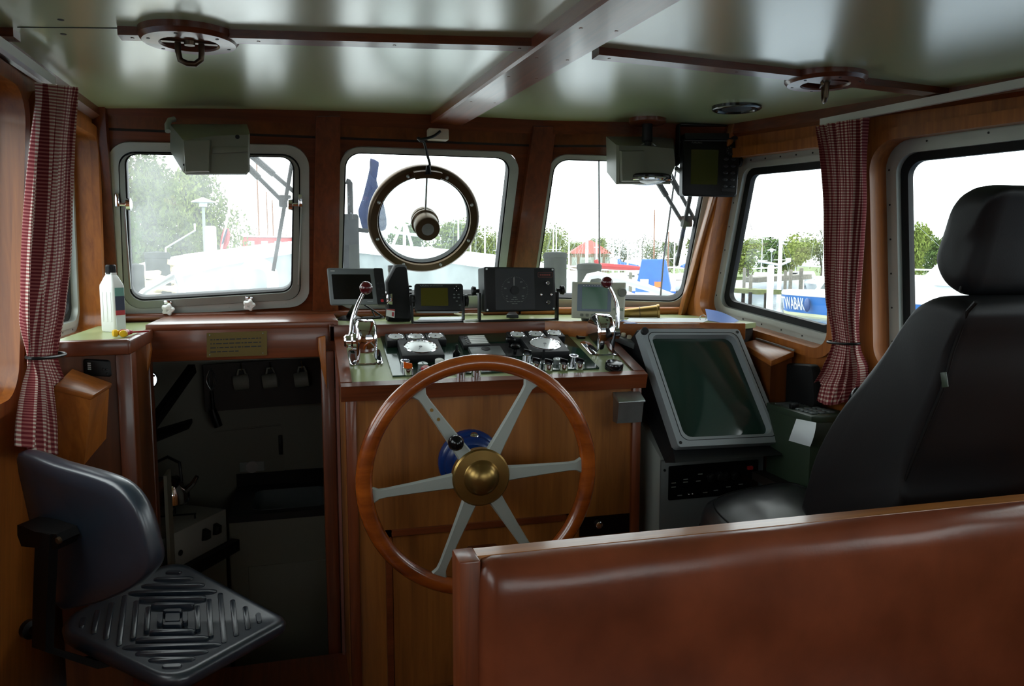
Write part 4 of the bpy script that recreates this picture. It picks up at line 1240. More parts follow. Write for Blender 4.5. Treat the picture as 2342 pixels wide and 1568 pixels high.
# ================================================================== CEILING FITTINGS
def vent(px, py, label, turn):
    c = PC(px, py, -0.012); c.z = ceil_z(c.x, c.y)
    root = thing('deckhead_vent', label, 'vent', c, 'deckhead vents')
    down = frame(c, (0, 0, -1), (1, 0, 0))
    mb = MB(); mb.lathe([(0.112, -0.002), (0.112, 0.016), (0.104, 0.026), (0.068, 0.028), (0.064, 0.024), (0.062, 0.004)], down, 48); mb.build('ring', M['mahogany_x'], root)
    mb = MB(); mb.lathe([(0.066, 0.004), (0.0005, 0.0045)], down, 32); mb.build('throat', M['black'], root)
    mb = MB(); mb.box(c + V((0, 0, -0.022)), (0.125, 0.016, 0.006), turn); mb.lathe([(0.014, 0.02), (0.012, 0.03), (0.0005, 0.031)], down, 16); mb.build('cross_bar', M['bronze'], root)
    x = V((math.cos(turn), math.sin(turn), 0))
    h = 0.072; w = 0.026
    mb = MB(); mb.tube([c + x * a + V((0, 0, b)) for a, b in ((-w, -0.022), (-w, -0.045), (-w * 0.85, -h * 0.9), (-w * 0.3, -h), (w * 0.4, -h), (w * 0.92, -h * 0.85), (w, -0.045), (w, -0.022))], 0.007, 10); mb.build('pull_handle', M['bronze'], root)
    for t in range(6):
        q = 2 * math.pi * (t + 0.3) / 6
        mb = MB(); mb.disc(frame(c + V((0.09 * math.cos(q), 0.09 * math.sin(q), -0.0265)), (0, 0, -1)), 0.004, 0.0012, 8); mb.build('screw', M['text_dark'], root)
    return root


vent(433, 86, 'round wooden deckhead vent with D handle, left of the ceiling beam', R(4))
vent(1888, 181, 'round wooden deckhead vent with handle seen edge on, near the starboard curtain', R(62))
c = PC(1685, 243); c.z = ceil_z(c.x, c.y)
sp = thing('ceiling_speaker', 'flat round black speaker on the green ceiling above the hanging display', 'speaker', c)
mb = MB(); mb.lathe([(0.086, -0.002), (0.086, 0.010), (0.080, 0.014), (0.072, 0.014), (0.068, 0.010)], frame(c, (0, 0, -1)), 40); mb.build('speaker_ring', M['black_gloss'], sp)
mb = MB(); mb.lathe([(0.07, 0.009), (0.0005, 0.013)], frame(c, (0, 0, -1)), 32); mb.build('grille', M['dgrey'], sp)
mb = MB(); c = PC(2192, 222); mb.tube([c + V((0, 0.008 * math.sin(t), -0.012 - 0.010 * math.cos(t))) for t in [R(20 + 30 * i) for i in range(11)]], 0.0022, 8); tag(mb.build('screw_hook', M['steel']), 'small steel screw hook in the starboard ceiling moulding', 'hook')

# ---- overhead reading compass
c = PC(1481, 271); c.z = ceil_z(c.x, c.y)
cp = thing('overhead_compass', 'black overhead compass hanging on a stem below a wooden ceiling disc', 'compass', c)
dn = frame(c, (0, 0, -1), (1, 0, 0))
mb = MB(); mb.lathe([(0.074, -0.002), (0.074, 0.016), (0.066, 0.022), (0.0005, 0.022)], dn, 40); mb.build('ceiling_disc', M['mahogany_x'], cp)
zl = c.z - P(1483, 413, y=c.y).z
mb = MB(); mb.lathe([(0.021, 0.02), (0.021, 0.09), (0.017, 0.092), (0.017, 0.13), (0.019, 0.132), (0.019, zl - 0.02)], dn, 20); mb.build('stem', M['black'], cp)
mb = MB()
for s in (-1, 1): mb.tube([c + V((s * 0.018, -0.01, -0.10)), c + V((s * 0.036, -0.01, -0.11)), c + V((s * 0.036, -0.01, -0.145)), c + V((s * 0.014, -0.01, -0.155))], 0.004, 8)
mb.build('clamp', M['steel'], cp)
mb = MB(); mb.tube([c + V((-0.012, -0.018, -0.16)), c + V((-0.026, -0.02, -0.165))], 0.004, 8); mb.build('adjusting_screw', M['chrome'], cp)
mb = MB(); mb.lathe([(0.03, zl - 0.028), (0.09, zl - 0.022), (0.10, zl - 0.014), (0.10, zl + 0.004), (0.094, zl + 0.008), (0.09, zl + 0.002)], dn, 44); mb.build('bowl', M['black_gloss'], cp)
mb = MB(); mb.lathe([(0.1005, zl - 0.006), (0.103, zl - 0.003), (0.103, zl + 0.002), (0.099, zl + 0.005)], dn, 44, True); mb.build('bezel_ring', M['chrome'], cp)
mb = MB(); mb.lathe([(0.092, zl + 0.0025), (0.06, zl + 0.012), (0.03, zl + 0.017), (0.0005, zl + 0.018)], dn, 40); mb.build('lens', M['black_gloss'], cp)

# ---- display hanging from the ceiling
f = pxface([(1563, 309), (1695, 310), (1686, 450), (1561, 447)], ys=[2.99, 2.96, 2.94, 2.97])
tp = f.p(0.5, 0)
fd = thing('hanging_plotter', 'black sounder display with olive screen hanging from the ceiling by the right window', 'display', V((tp.x, tp.y, f.p(.5, 1).z)))
mb = MB(); f.body(mb, 0.06, 0.014, 0.06, 0.005); mb.build('case', M['black'], fd)
mb = MB(); f.prism(mb, f.rr(0.0, -0.02, 1.0, 0.075, 0.004), -0.05, 0.016); mb.build('hood_bar', M['dgrey'], fd)
mb = MB(); f.prism(mb, f.rr(0.02, 0.085, 0.98, 0.095, 0.001), 0.0, 0.004); mb.build('trim_strip', M['mgrey'], fd)
mb = MB(); f.prism(mb, f.rr(0.14, 0.235, 0.62, 0.81, 0.002), -0.001, 0.001); mb.build('screen', mat('olive_screen', srgb(62, 66, 26), 0.14, spec=0.5), fd)
mb = MB(); mb.text(f.M(0.235, 0.11 + 0.012, 0.0006), 'FURUNO', 0.011, 0.0003); mb.build('lettering', M['text_dim'], fd)
mb = MB(); mb.disc(f.M(0.83, 0.25), 0.02, 0.003, 24, 0.001); pad = mb.build('cursor_pad', M['dgrey'], fd)
mb = MB()
for q in range(8): mb.box(f.M(0.83, 0.25, 0.003) @ V((0.014 * math.cos(q * math.pi / 4), 0.014 * math.sin(q * math.pi / 4), 0)), (0.003, 0.002, 0.003))
mb.build('arrow', M['text_dim'], pad)
for r in range(5):
    for u in (0.76, 0.89):
        v = 0.385 + 0.112 * r
        mb = MB(); mb.lathe([(0.0085, 0), (0.0085, 0.002), (0.007, 0.003), (0.0005, 0.003)], f.M(u, v) @ Matrix.Diagonal((1.3, 0.75, 1, 1)), 16); mb.build('key', M['dgrey'], fd)
mb = MB(); f.prism(mb, f.rr(0.70, 0.87, 0.95, 0.92, 0.004), 0, 0.0025); mb.build('key', M['dgrey'], fd)
mb = MB(); zt = ceil_z(tp.x, tp.y)
a, b = f.p(-0.045, 0.05, -0.035), f.p(1.045, 0.05, -0.035)
mb.beam(V((a.x, a.y, zt - 0.004)), V((b.x, b.y, zt - 0.004)), 0.06, 0.008, bev=0.002)
for q in (a, b):
    z1 = f.p(.5, .42).z; mb.box((q.x, q.y, (zt + z1) / 2), (0.006, 0.035, zt - z1), bev=0.002)
mb.build('bracket', M['black'], fd)
for u, s in ((-0.06, -1), (1.06, 1)):
    q = f.p(u, 0.40, -0.035); mb = MB(); mb.lathe([(0.006, -0.01), (0.02, -0.006), (0.022, 0.004), (0.016, 0.010), (0.0005, 0.011)], frame(q, (s, 0, 0)), 20); mb.build('bracket_knob', M['black'], fd)


# ---- wiper motor covers
def motor_cover(label, fr, bk, yf, yb, extra):
    pf = [P(*q, y=yf) for q in fr]; pb = [P(*q, y=yb) for q in bk]
    c = sum(pf + pb, V()) / (2 * len(pf))
    root = thing('wiper_motor_cover', label, 'motor cover', V((c.x, c.y, min(p.z for p in pf))), 'wiper motor covers')
    mb = MB(); cf = sum(pf, V()) / len(pf)
    mb.loft([pb, [p + (cf - p) * 0.0 + V((0, 0.012, 0)) for p in pf], [p + (cf - p) * 0.05 for p in pf]]); mb.build('cover', M['beige'], root)
    mb = MB(); e = [P(*q, y=yf) for q in extra]; ce = sum(e, V()) / 4
    mb.loft([[p + V((0, 0.004, 0)) for p in e], [p + V((0, -0.010, 0)) for p in e], [p + (ce - p) * 0.06 + V((0, -0.018, 0)) for p in e]]); mb.build('gearbox_cover', M['beige'], root)
    return root


m1 = motor_cover('pale beige wiper motor cover hanging over the top of the left front window', [(417, 318), (490, 308), (571, 305), (571, 390), (563, 399), (425, 399), (417, 392)],
                 [(389, 284), (480, 284), (565, 284), (569, 345), (565, 352), (400, 352), (389, 345)], 2.93, 3.16, [(420, 322), (482, 320), (480, 394), (424, 395)])
for q, r in (((543, 313), 0.0075), ((421, 377), 0.004)):
    mb = MB(); mb.disc(frame(P(*q, y=2.93) + V((0, 0.002, 0)), (0, -1, 0)), r, 0.004, 12); mb.build('screw', M['black'], m1)
mb = MB(); pf = [P(*q, y=2.93) for q in ((486, 336), (568, 336), (568, 348), (486, 352))]; mb.prism(pf, V((0, -0.008, 0)), 0.003); mb.build('moulded_rib', M['beige'], m1)
mb = MB(); mb.tube([P(384, 300, y=3.1), P(383, 285, y=3.12), P(388, 275, y=3.14), P(400, 272, y=3.15)], 0.010, 10); mb.build('cable', M['lgrey'], m1)
m2 = motor_cover('beige wiper motor cover behind the overhead compass at the right front window', [(1412, 330), (1480, 332), (1543, 338), (1547, 380), (1538, 400), (1536, 421), (1412, 421)],
                 [(1386, 312), (1470, 312), (1541, 312), (1545, 355), (1540, 372), (1538, 392), (1388, 394)], 2.92, 3.10, [(1416, 345), (1470, 345), (1468, 416), (1418, 416)])
mb = MB(); mb.tube([P(1547, 385, y=3.05), P(1556, 392, y=3.07), P(1575, 405, y=3.1)], 0.010, 10); mb.build('cable', M['lgrey'], m2)

# ---- junction box with cable
c = P(999, 308, y=3.16)
jb = thing('junction_box', 'small cream junction box under the front end of the ceiling beam', 'junction box', c)
mb = MB(); mb.box(c + V((0.004, 0.0, 0.0)), (0.082, 0.05, 0.045), bev=0.006); mb.build('box', M['cream'], jb)

# ---- clear view screen on the middle window
a, b = FW.px(971, 506, 0.02)
cv = thing('clear_view_screen', 'round spinning clear view screen with motor on the middle front window', 'clear view screen', FW.p(a, b, 0.0))
mt = FW.mat(a, b, 0.0)
mb = MB(); mb.lathe([(0.236, -0.024), (0.240, 0.010), (0.236, 0.018), (0.228, 0.026), (0.200, 0.028), (0.197, 0.020), (0.197, -0.024)], mt, 72, True); mb.build('rim', M['bronze'], cv)
mb = MB(); mb.lathe([(0.1985, -0.02), (0.1985, 0.012), (0.192, 0.014), (0.190, -0.02)], mt, 72, True); mb.build('inner_seal', M['rubber'], cv)
mb = MB(); mb.disc(mt @ Matrix.Translation((0, 0, -0.02)), 0.192, 0.004, 64); mb.build('disc', M['lens'], cv)
mo = mt
mb = MB(); mb.lathe([(0.046, -0.018), (0.055, -0.010), (0.055, 0.008), (0.058, 0.010), (0.058, 0.018), (0.055, 0.020), (0.055, 0.030), (0.059, 0.032), (0.059, 0.042), (0.055, 0.044), (0.052, 0.046), (0.052, 0.110), (0.049, 0.115), (0.0005, 0.115)], mo, 40); mot = mb.build('motor', M['bronze'], cv)
mb = MB(); mm = mo @ Matrix.Translation((0, 0, 0.115)); mb.lathe([(0.026, 0), (0.026, 0.0012), (0.023, 0.0014), (0.023, 0.0006)], mm, 28)
for i, L in enumerate((0.030, 0.040, 0.034)): mb.absorb((lambda b_: (bmesh.ops.create_cube(b_, size=1.0), b_)[1])(bmesh.new()), mm @ Matrix.Rotation(R(-12), 4, 'Z') @ Matrix.Translation((0, 0.010 - 0.010 * i, 0.0005)) @ Matrix.Diagonal((L, 0.005, 0.001, 1)))
mb.build('badge', M['steel'], mot)
mb = MB(); mb.tube([mt @ V((0, 0.197, 0.018)), mt @ V((0, 0.055, 0.03))], 0.0045, 10); mb.build('strut', M['steel'], cv)
mb = MB(); secs = []
for i in range(9):
    t = R(90 + 15 - 30 * i / 8); secs.append([mt @ V((r * math.cos(t), r * math.sin(t), h)) for r, h in ((0.198, 0.020), (0.198, 0.050), (0.228, 0.050), (0.228, 0.020))])
mb.loft(secs); mb.build('terminal_cover', M['bronze'], cv)
for i in range(8):
    t = R(22 + 45 * i)
    if abs(math.cos(t)) < 0.2 and math.sin(t) > 0: continue
    mb = MB(); mb.ball(mt @ V((0.213 * math.cos(t), 0.213 * math.sin(t), 0.028)), 0.0075, (1, 1, 1), 12); mb.build('bolt', M['steel'], cv)
mb = MB()
top = mt @ V((0.0, 0.214, 0.05))
pts = [P(1007, 300, y=3.13), P(990, 312, y=3.12), P(965, 318, y=3.12), P(956, 316, y=3.13), P(962, 322, y=3.15), P(970, 326, y=3.17), P(976, 350, y=3.2), P(983, 375, y=3.24), top + V((0, 0, 0.03)), top + V((0, 0, 0.0))]
sm = []
for i in range(len(pts) - 1):
    for j in range(6):
        t = j / 6; p0, p1, p2, p3 = pts[max(0, i - 1)], pts[i], pts[i + 1], pts[min(len(pts) - 1, i + 2)]
        sm.append(0.5 * ((2 * p1) + (p2 - p0) * t + (2 * p0 - 5 * p1 + 4 * p2 - p3) * t * t + (3 * p1 - p0 - 3 * p2 + p3) * t ** 3))
sm.append(pts[-1])
mb.tube(sm, 0.0055, 8); mb.build('power_cable', M['dgrey'], cv)
mb = MB(); mb.lathe([(0.014, 0), (0.011, 0.02), (0.008, 0.035)], frame(top, (0, 0, 1)), 14); mb.build('cable_gland', M['black'], cv)

# ================================================================== RADAR CONSOLE
bz = [P(1463, 751, y=2.72), P(1690, 752, y=2.72), P(1796, 1010, y=2.50), P(1552, 1022, y=2.50)]
rf = Face(*bz)
rd = thing('radar_console', 'large grey radar console with tilted green dark tube screen beside the steering console', 'radar', (1.49, 2.75, 0.0))
mb = MB()
o = rf.rr(0, 0, 1, 1, 0.012); i1 = rf.rr(0.085, 0.055, 0.925, 0.925, 0.03)
o = [(0.5 + (u - 0.5), v) for u, v in o]
# ring with equal vertex counts
mb.loft([[rf.p(u, v, -0.05) for u, v in o], [rf.p(u, v, 0.0) for u, v in o], [rf.p(u, v, 0.002) for u, v in rf.rr(0.05, 0.03, 0.955, 0.955, 0.03)], [rf.p(u, v, 0.0) for u, v in i1], [rf.p(u, v, -0.03) for u, v in rf.rr(0.095, 0.065, 0.915, 0.915, 0.03)]], True, False)
mb.build('bezel', mat('radar_bezel', srgb(146, 154, 158), 0.4), rd)
mb = MB(); g1 = rf.rr(0.050, 0.032, 0.955, 0.953, 0.03); g2 = rf.rr(0.056, 0.037, 0.949, 0.948, 0.028)
mb.loft([[rf.p(u, v, 0.0015) for u, v in g1], [rf.p(u, v, 0.0026) for u, v in g1], [rf.p(u, v, 0.0026) for u, v in g2], [rf.p(u, v, 0.0015) for u, v in g2], [rf.p(u, v, 0.0015) for u, v in g1]], True, False); mb.build('bezel_groove', M['black'], rd)
mb = MB(); ns = 14; grid = []
for j in range(ns + 1):
    for i in range(ns + 1):
        u, v = 0.075 + 0.86 * i / ns, 0.045 + 0.89 * j / ns
        bu = 1 - ((u - .5) / .46) ** 2; bv = 1 - ((v - .5) / .48) ** 2
        grid.append(rf.p(u, v, -0.03 + 0.007 * max(0, bu) * max(0, bv)))
fs = [(j * (ns + 1) + i, j * (ns + 1) + i + 1, (j + 1) * (ns + 1) + i + 1, (j + 1) * (ns + 1) + i) for j in range(ns) for i in range(ns)]
mb.add(grid, fs); mb.build('tube_screen', M['crt'], rd)
for u, v, big in ((0.03, 0.03, 0), (0.97, 0.03, 1), (0.985, 0.975, 0), (0.03, 0.965, 1)):
    mb = MB(); mb.disc(rf.M(u, v), 0.006 if big else 0.014, 0.003 if big else 0.016, 16, 0.001); mb.build('screw' if big else 'corner_knob', M['black'] if big else M['dgrey'], rd)
# hood sides
xl = 1.262
side = [P(q[0], q[1], x=xl) for q in ((1463, 753), (1458, 754), (1430, 792), (1440, 845), (1478, 960), (1522, 1058), (1545, 1058), (1552, 1024))]
mb = MB(); right = [V((p.x + 0.44, p.y, p.z)) for p in side]
tl, bl = rf.p(0, 0, -0.045), rf.p(0, 1, -0.045); tr, br = rf.p(1, 0, -0.045), rf.p(1, 1, -0.045)
sd = [tl] + side[1:7] + [bl]; sr = [tr] + [V((max(p.x + 0.43, 1.64), p.y, p.z)) for p in side[1:7]] + [br]
mb.loft([sd, sr]); mb.build('hood', M['dgrey'], rd)
mb = MB(); y0, y1 = 2.585, 2.95
mb.hull([(1.272, y0, 0.30), (1.70, y0, 0.30), (1.272, y0, 0.815), (1.70, y0, 0.815), (1.272, y1, 0.30), (1.70, y1, 0.30), (1.272, y1, 1.0), (1.70, y1, 1.0)], 0.003); mb.build('cabinet', M['lgrey'], rd)
mb = MB(); mb.box((1.486, y0 - 0.004, 0.5575), (0.43, 0.012, 0.50), bev=0.003); mb.build('front_plate', M['mgrey'], rd)
ff = Face(V((1.30, y0 - 0.011, 0.785)), V((1.675, y0 - 0.011, 0.785)), V((1.675, y0 - 0.011, 0.655)), V((1.30, y0 - 0.011, 0.655)))
mb = MB(); ff.prism(mb, ff.rr(0, 0, 1, 1, 0.006), 0, 0.003); pan = mb.build('control_strip', M['black_gloss'], rd)
for i, (u, v) in enumerate(((0.46, 0.42), (0.62, 0.42), (0.73, 0.42), (0.56, 0.40))):
    mb = MB(); mb.lathe([(0.016, 0), (0.015, 0.014), (0.012, 0.016), (0.0005, 0.016)], ff.M(u, v, 0.003), 20); mb.build('knob', M['black'], pan)
for u in (0.43, 0.55, 0.6, 0.7, 0.22, 0.26):
    mb = MB(); mb.ball(ff.p(u, 0.38 if u > 0.3 else 0.86, 0.006), 0.0035, n=8); mb.build('knob', M['chrome'], pan)
mb = MB(); mb.box(ff.p(0.9, 0.22, 0.007), (0.022, 0.010, 0.014), bev=0.002); mb.build('power_switch', M['red'], pan)
mb = MB()
for u, v in ((0.05, .5), (0.05, .62), (0.18, .42), (0.18, .5), (0.32, .5), (0.12, .88), (0.40, .86), (0.52, .82), (0.66, .75), (0.8, .7), (0.34, .3)):
    ff.prism(mb, [(u - .02, v - .012), (u + .03, v - .012), (u + .03, v + .012), (u - .02, v + .012)], 0.003, 0.0034)
mb.build('print', M['text_dim'], pan)
mb = MB(); mb.box((1.45, y0 - 0.05, 0.40), (0.11, 0.09, 0.06), bev=0.004); mb.build('cable_box', M['mgrey'], rd)
for x, z in ((1.285, 0.77), (1.285, 0.42), (1.285, 0.33)):
    mb = MB(); mb.disc(frame((x, y0 - 0.010, z), (0, -1, 0)), 0.005, 0.002, 10); mb.build('screw', M['black'], rd)

# plinth below the radar
mb = MB(); mb.box((1.49, 2.80, 0.15), (0.50, 0.42, 0.30)); mb.box((1.49, 2.80, 0.15), (0.46, 0.40, 0.299)); tag(mb.build('radar_plinth', M['gap']), 'dark wooden plinth under the radar console', 'plinth')

# ================================================================== STARBOARD SIDE FURNITURE
q = [V((1.725, 2.80, 1.208)), V((1.722, 2.58, 1.162)), V((1.828, 2.59, 1.195)), V((1.788, 2.79, 1.222))]
bx = thing('chart_locker', 'low wooden locker with sloping lid under the starboard window, behind the radar screen', 'locker', V((1.76, 2.68, 0.75)))
mb = MB(); mb.prism([p + V((0, 0, -0.022)) for p in q], (0, 0, 0.022), 0.003); mb.build('lid', M['teak_y'], bx)
cq = sum(q, V()) / 4
mb = MB(); mb.prism([cq + (p - cq) * 0.93 + V((0, 0, -0.45)) for p in q], (0, 0, 0.43)); mb.build('locker_body', M['panel'], bx)
mb = MB(); mb.beam(q[2] + V((0, 0, 0.003)), q[3] + V((0, 0, 0.003)), 0.008, 0.006); mb.build('hinge', M['steel'], bx)
# black box on the side wall
f = Face(P(1788, 830, x=1.80), P(1860, 834, x=1.80), P(1866, 936, x=1.80), P(1780, 936, x=1.80))
bp = thing('black_equipment_case', 'matt black equipment case on the starboard side above the green printer', 'equipment case', f.p(0.5, 1, -0.05))
mb = MB(); o = f.rr(0, 0, 1, 1, 0.03)
mb.loft([[f.p(u, v, -0.03) for u, v in o], [f.p(u, v, -0.01) for u, v in o], [f.p(.5 + (u - .5) * .94, .5 + (v - .5) * .94, 0) for u, v in o]]); mb.build('case_body', M['dull_black'], bp)
# green teleprinter
pz = 1.0
pr = thing('green_printer', 'dark green weather printer with key top and hanging paper beside the chair', 'printer', V((1.78, 2.43, 0.72)))
q = [V((1.70, 2.56, pz)), V((1.70, 2.30, pz)), V((1.865, 2.30, pz)), V((1.84, 2.56, pz))]
mb = MB(); mb.prism([p + V((0, 0, -0.26)) for p in q], (0, 0, 0.25), 0.004); mb.build('printer_body', M['printer'], pr)
cq = sum(q, V()) / 4
mb = MB(); mb.prism([cq + (p - cq) * 1.05 + V((0, 0, -0.02)) for p in q], (0, 0, 0.026), 0.005); mb.build('top_cover', M['printer'], pr)
for i in range(3):
    for j in range(4):
        mb = MB(); mb.box((1.73 + 0.036 * i, 2.33 + 0.026 * j, pz + 0.009), (0.026, 0.018, 0.006), bev=0.002); mb.build('key', M['mgrey'], pr)
mb = MB()
for j in range(6): mb.box((1.77, 2.455 + 0.016 * j, pz + 0.0075), (0.11, 0.004, 0.003))
mb.build('louvre', M['mgrey'], pr)
mb = MB(); mb.box((1.725, 2.435, pz + 0.014), (0.03, 0.02, 0.02), bev=0.003); mb.build('lid_catch', M['black'], pr)
mb = MB(); secs = []
for i in range(8):
    t = i / 7; a = P(1822 - 18 * t, 957 + 50 * t, x=1.695 - 0.02 * math.sin(t * 2.4)); b = P(1867 - 4 * t - 10 * t * t, 966 + 55 * t, x=1.695 - 0.03 * math.sin(t * 2.6))
    secs.append([a, b, b + V((-0.0008, 0, 0)), a + V((-0.0008, 0, 0))])
mb.loft(secs); mb.build('paper_strip', M['paper'], pr)
# black item behind the chair
c = P(1962, 905, y=2.15)
mb = MB(); mb.ball(c + V((0, 0, -0.03)), 0.05, (0.62, 0.6, 1.2), 20); tag(mb.build('handset', M['black_gloss']), 'glossy black handset standing below the starboard curtain, half behind the chair', 'handset')
# dark lower side shelf carrying these
mb = MB(); mb.box((1.80, 2.40, 0.725), (0.30, 0.62, 0.03)); tag(mb.build('side_shelf', M['gap']), 'dark side shelf under the green printer along the starboard wall', 'shelf')

# ================================================================== BENCH
by = 1.45
zb = 0.99
e0 = P(1040, 1266, y=by)
x0, x1 = e0.x, 1.93
zb = e0.z
bn = thing('bench', 'wooden bench with brown leather padded back across the foreground', 'bench', ((x0 + x1) / 2, by, 0))
mb = MB(); secs = []
prof = [(-0.024, -0.030), (-0.028, -0.012), (-0.022, 0.0), (0.014, 0.002), (0.022, -0.006), (0.024, -0.03)]
mb.loft([[V((x, by + a, zb + b)) for a, b in prof] for x in (x0 + 0.04, x1)]); mb.build('top_rail', M['oak_x'], bn)
mb = MB(); mb.box((x0 + 0.020, by - 0.012, zb / 2 + 0.001), (0.042, 0.075, zb), bev=0.004); mb.build('end_post', M['mahogany_z'], bn)
mb = MB(); mb.box(((x0 + x1) / 2 + 0.02, by + 0.012, 0.47), (x1 - x0 - 0.04, 0.02, 0.98)); mb.build('back_panel', M['veneer'], bn)
# padded back: rounded cushion facing aft
cx0, cx1 = P(1098, 1400, y=by - 0.07).x, x1 + 0.02
zt = P(1110, 1290, y=by - 0.06).z
mb = MB(); secs = []
cp_ = [(-0.004, zt - 0.002), (-0.018, zt + 0.002), (-0.040, zt - 0.002), (-0.058, zt - 0.012), (-0.070, zt - 0.030), (-0.077, zt - 0.06), (-0.081, zt - 0.14), (-0.081, 0.45), (-0.07, 0.40), (-0.004, 0.39)]
cc = (-0.03, 0.68)
nsec = 40
for i in range(nsec + 1):
    t = i / nsec
    x = cx0 + (cx1 - cx0) * (t ** 1.3)
    e = min(1.0, (x - cx0) / 0.035)
    k = 1 - 0.5 * (1 - math.sqrt(max(0, 1 - (1 - e) ** 2)))
    dzz = -0.018 * (1 - math.sqrt(max(0, 1 - (1 - e) ** 2)))
    w = 0.0035 * math.sin(x * 9.0) + 0.002 * math.sin(x * 23)
    secs.append([V((x, by - 0.006 + a * k, z + (dzz if z > 0.7 else -dzz) + (w if -0.07 < a < -0.03 and z > 0.8 else 0))) for a, z in cp_])
mb.loft(secs); mb.build('back_cushion', M['leather'], bn, sharp=50)
mb = MB(); mb.box(((cx0 + x1) / 2, by - 0.25, 0.42), (x1 - cx0, 0.38, 0.10), bev=0.02); mb.build('seat_cushion', M['leather'], bn)
mb = MB(); mb.box(((cx0 + x1) / 2, by - 0.2, 0.18), (x1 - cx0, 0.36, 0.36)); mb.build('bench_box', M['veneer'], bn)

# ================================================================== HELMSMAN CHAIR
def xprofile(mb, pts, x0, x1, r, n=5, cen=None):
    """side profile (y, z) extruded along x with rounded shoulders"""
    cy = sum(p[0] for p in pts) / len(pts) if cen is None else cen[0]; cz = sum(p[1] for p in pts) / len(pts) if cen is None else cen[1]
    ext = max(max(abs(p[0] - cy) for p in pts), 0.05)
    secs = []
    st = [(r * (1 - math.cos(math.pi / 2 * i / n)), r * (1 - math.sin(math.pi / 2 * i / n))) for i in range(n + 1)]
    for dx, ins in st: secs.append((x0 + dx, ins))
    for dx, ins in reversed(st): secs.append((x1 - dx, ins))
    L = []
    for x, ins in secs:
        row = []
        for y, z in pts:
            d = V((y - cy, z - cz)); l = d.length
            k = max(0.2, (l - ins) / l)
            row.append(V((x, cy + d.x * k, cz + d.y * k)))
        L.append(row)
    mb.loft(L)


def smooth_closed(pts, k=4):
    out = []; n = len(pts)
    for i in range(n):
        p0, p1, p2, p3 = [V((pts[(i + j) % n][0], pts[(i + j) % n][1])) for j in (-1, 0, 1, 2)]
        for j in range(k):
            t = j / k
            q = 0.5 * ((2 * p1) + (p2 - p0) * t + (2 * p0 - 5 * p1 + 4 * p2 - p3) * t * t + (3 * p1 - p0 - 3 * p2 + p3) * t ** 3)
            out.append((q.x, q.y))
    return out


ch = thing('helmsman_chair', 'high black helmsman chair with headrest beside the starboard window', 'chair', (1.70, 1.85, 0))
XL = 1.44
def pyz(x, L): return [(P(a, b, x=x).y, P(a, b, x=x).z) for a, b in L]
front = pyz(XL, [(1838, 1190), (1840, 1110), (1862, 1035), (1905, 950), (1962, 868), (2022, 790), (2070, 722), (2100, 690)])
backp = pyz(XL, [(2150, 676), (2205, 705), (2172, 790), (2148, 880), (2108, 985), (2062, 1100), (2035, 1190)])
prof = smooth_closed(front + backp, 3)
mb = MB(); xprofile(mb, prof, XL, 1.88, 0.035, 5); mb.build('backrest', M['blk_cloth'], ch, sharp=60)
# piping along the rear seam and the recessed rear panel
seam = [P(a, b, x=XL + 0.01) for a, b in ((2342, 676), (2275, 680), (2225, 690), (2205, 712), (2172, 800), (2148, 890), (2108, 985), (2062, 1100), (2035, 1185))]
mb = MB(); mb.tube([p + V((0.006, -0.003, 0)) for p in seam[2:]], 0.005, 8); mb.build('piping', M['black'], ch)
lab = P(2160, 868, x=XL + 0.004)
mb = MB(); mb.box(lab, (0.004, 0.016, 0.035), Matrix.Rotation(R(-15), 3, 'X'), 0.001); mb.build('fabric_tag', M['printer'], ch)
hp = smooth_closed(pyz(XL + 0.05, [(2122, 600), (2128, 560), (2145, 505), (2168, 455), (2200, 428), (2245, 421), (2275, 430), (2262, 470), (2240, 540), (2222, 610), (2205, 660), (2180, 676), (2150, 660), (2130, 632)]), 3)
mb = MB(); xprofile(mb, hp, XL + 0.05, 1.86, 0.05, 5); mb.build('headrest', M['blk_cloth'], ch, sharp=60)
mb = MB(); mb.tube([P(a, b, x=XL + 0.062) for a, b in ((2258, 450), (2238, 500), (2222, 560), (2206, 625), (2195, 665))], 0.003, 6); mb.build('seam', M['black'], ch)
# seat cushion
ZS = 0.725
so = smooth_closed([(1.40, 2.0), (1.37, 2.25), (1.375, 2.43), (1.45, 2.51), (1.62, 2.525), (1.77, 2.51), (1.82, 2.40), (1.84, 2.0)], 5)
pl = Pl((1.66, 2.3, 0.0), (1, 0, 0), (-0.12, -0.17, 1))
so2 = [(a - 1.66, b - 2.3) for a, b in so]
mb = MB(); mb.pillow(pl, so2, [(0.86, ZS - 0.15), (0.97, ZS - 0.13), (1.0, ZS - 0.08), (0.985, ZS - 0.04), (0.93, ZS - 0.008), (0.80, ZS + 0.012), (0.5, ZS + 0.032), (0.1, ZS + 0.04)])
seat = mb.build('seat_cushion', M['blk_leather'], ch, sharp=60)
mb = MB(); cxm = sum(a for a, b in so2) / len(so2); cym = sum(b for a, b in so2) / len(so2)
mb.tube([pl.p(cxm + (a - cxm) * 0.80, cym + (b - cym) * 0.80, ZS + 0.013) for a, b in so2], 0.003, 6, True); mb.build('piping', M['black'], ch)
mb = MB(); mb.tube([pl.p(cxm + (a - cxm) * 1.0, cym + (b - cym) * 1.0, ZS - 0.085) for a, b in so2], 0.005, 6, True); mb.build('piping', M['black'], ch)
mb = MB(); mb.box((1.66, 2.2, ZS - 0.17), (0.42, 0.5, 0.05), bev=0.01); mb.lathe([(0.16, 0.0), (0.16, 0.02), (0.05, 0.05), (0.05, ZS - 0.18)], Matrix.Translation((1.66, 2.2, 0)), 24); mb.build('pedestal', M['black'], ch)

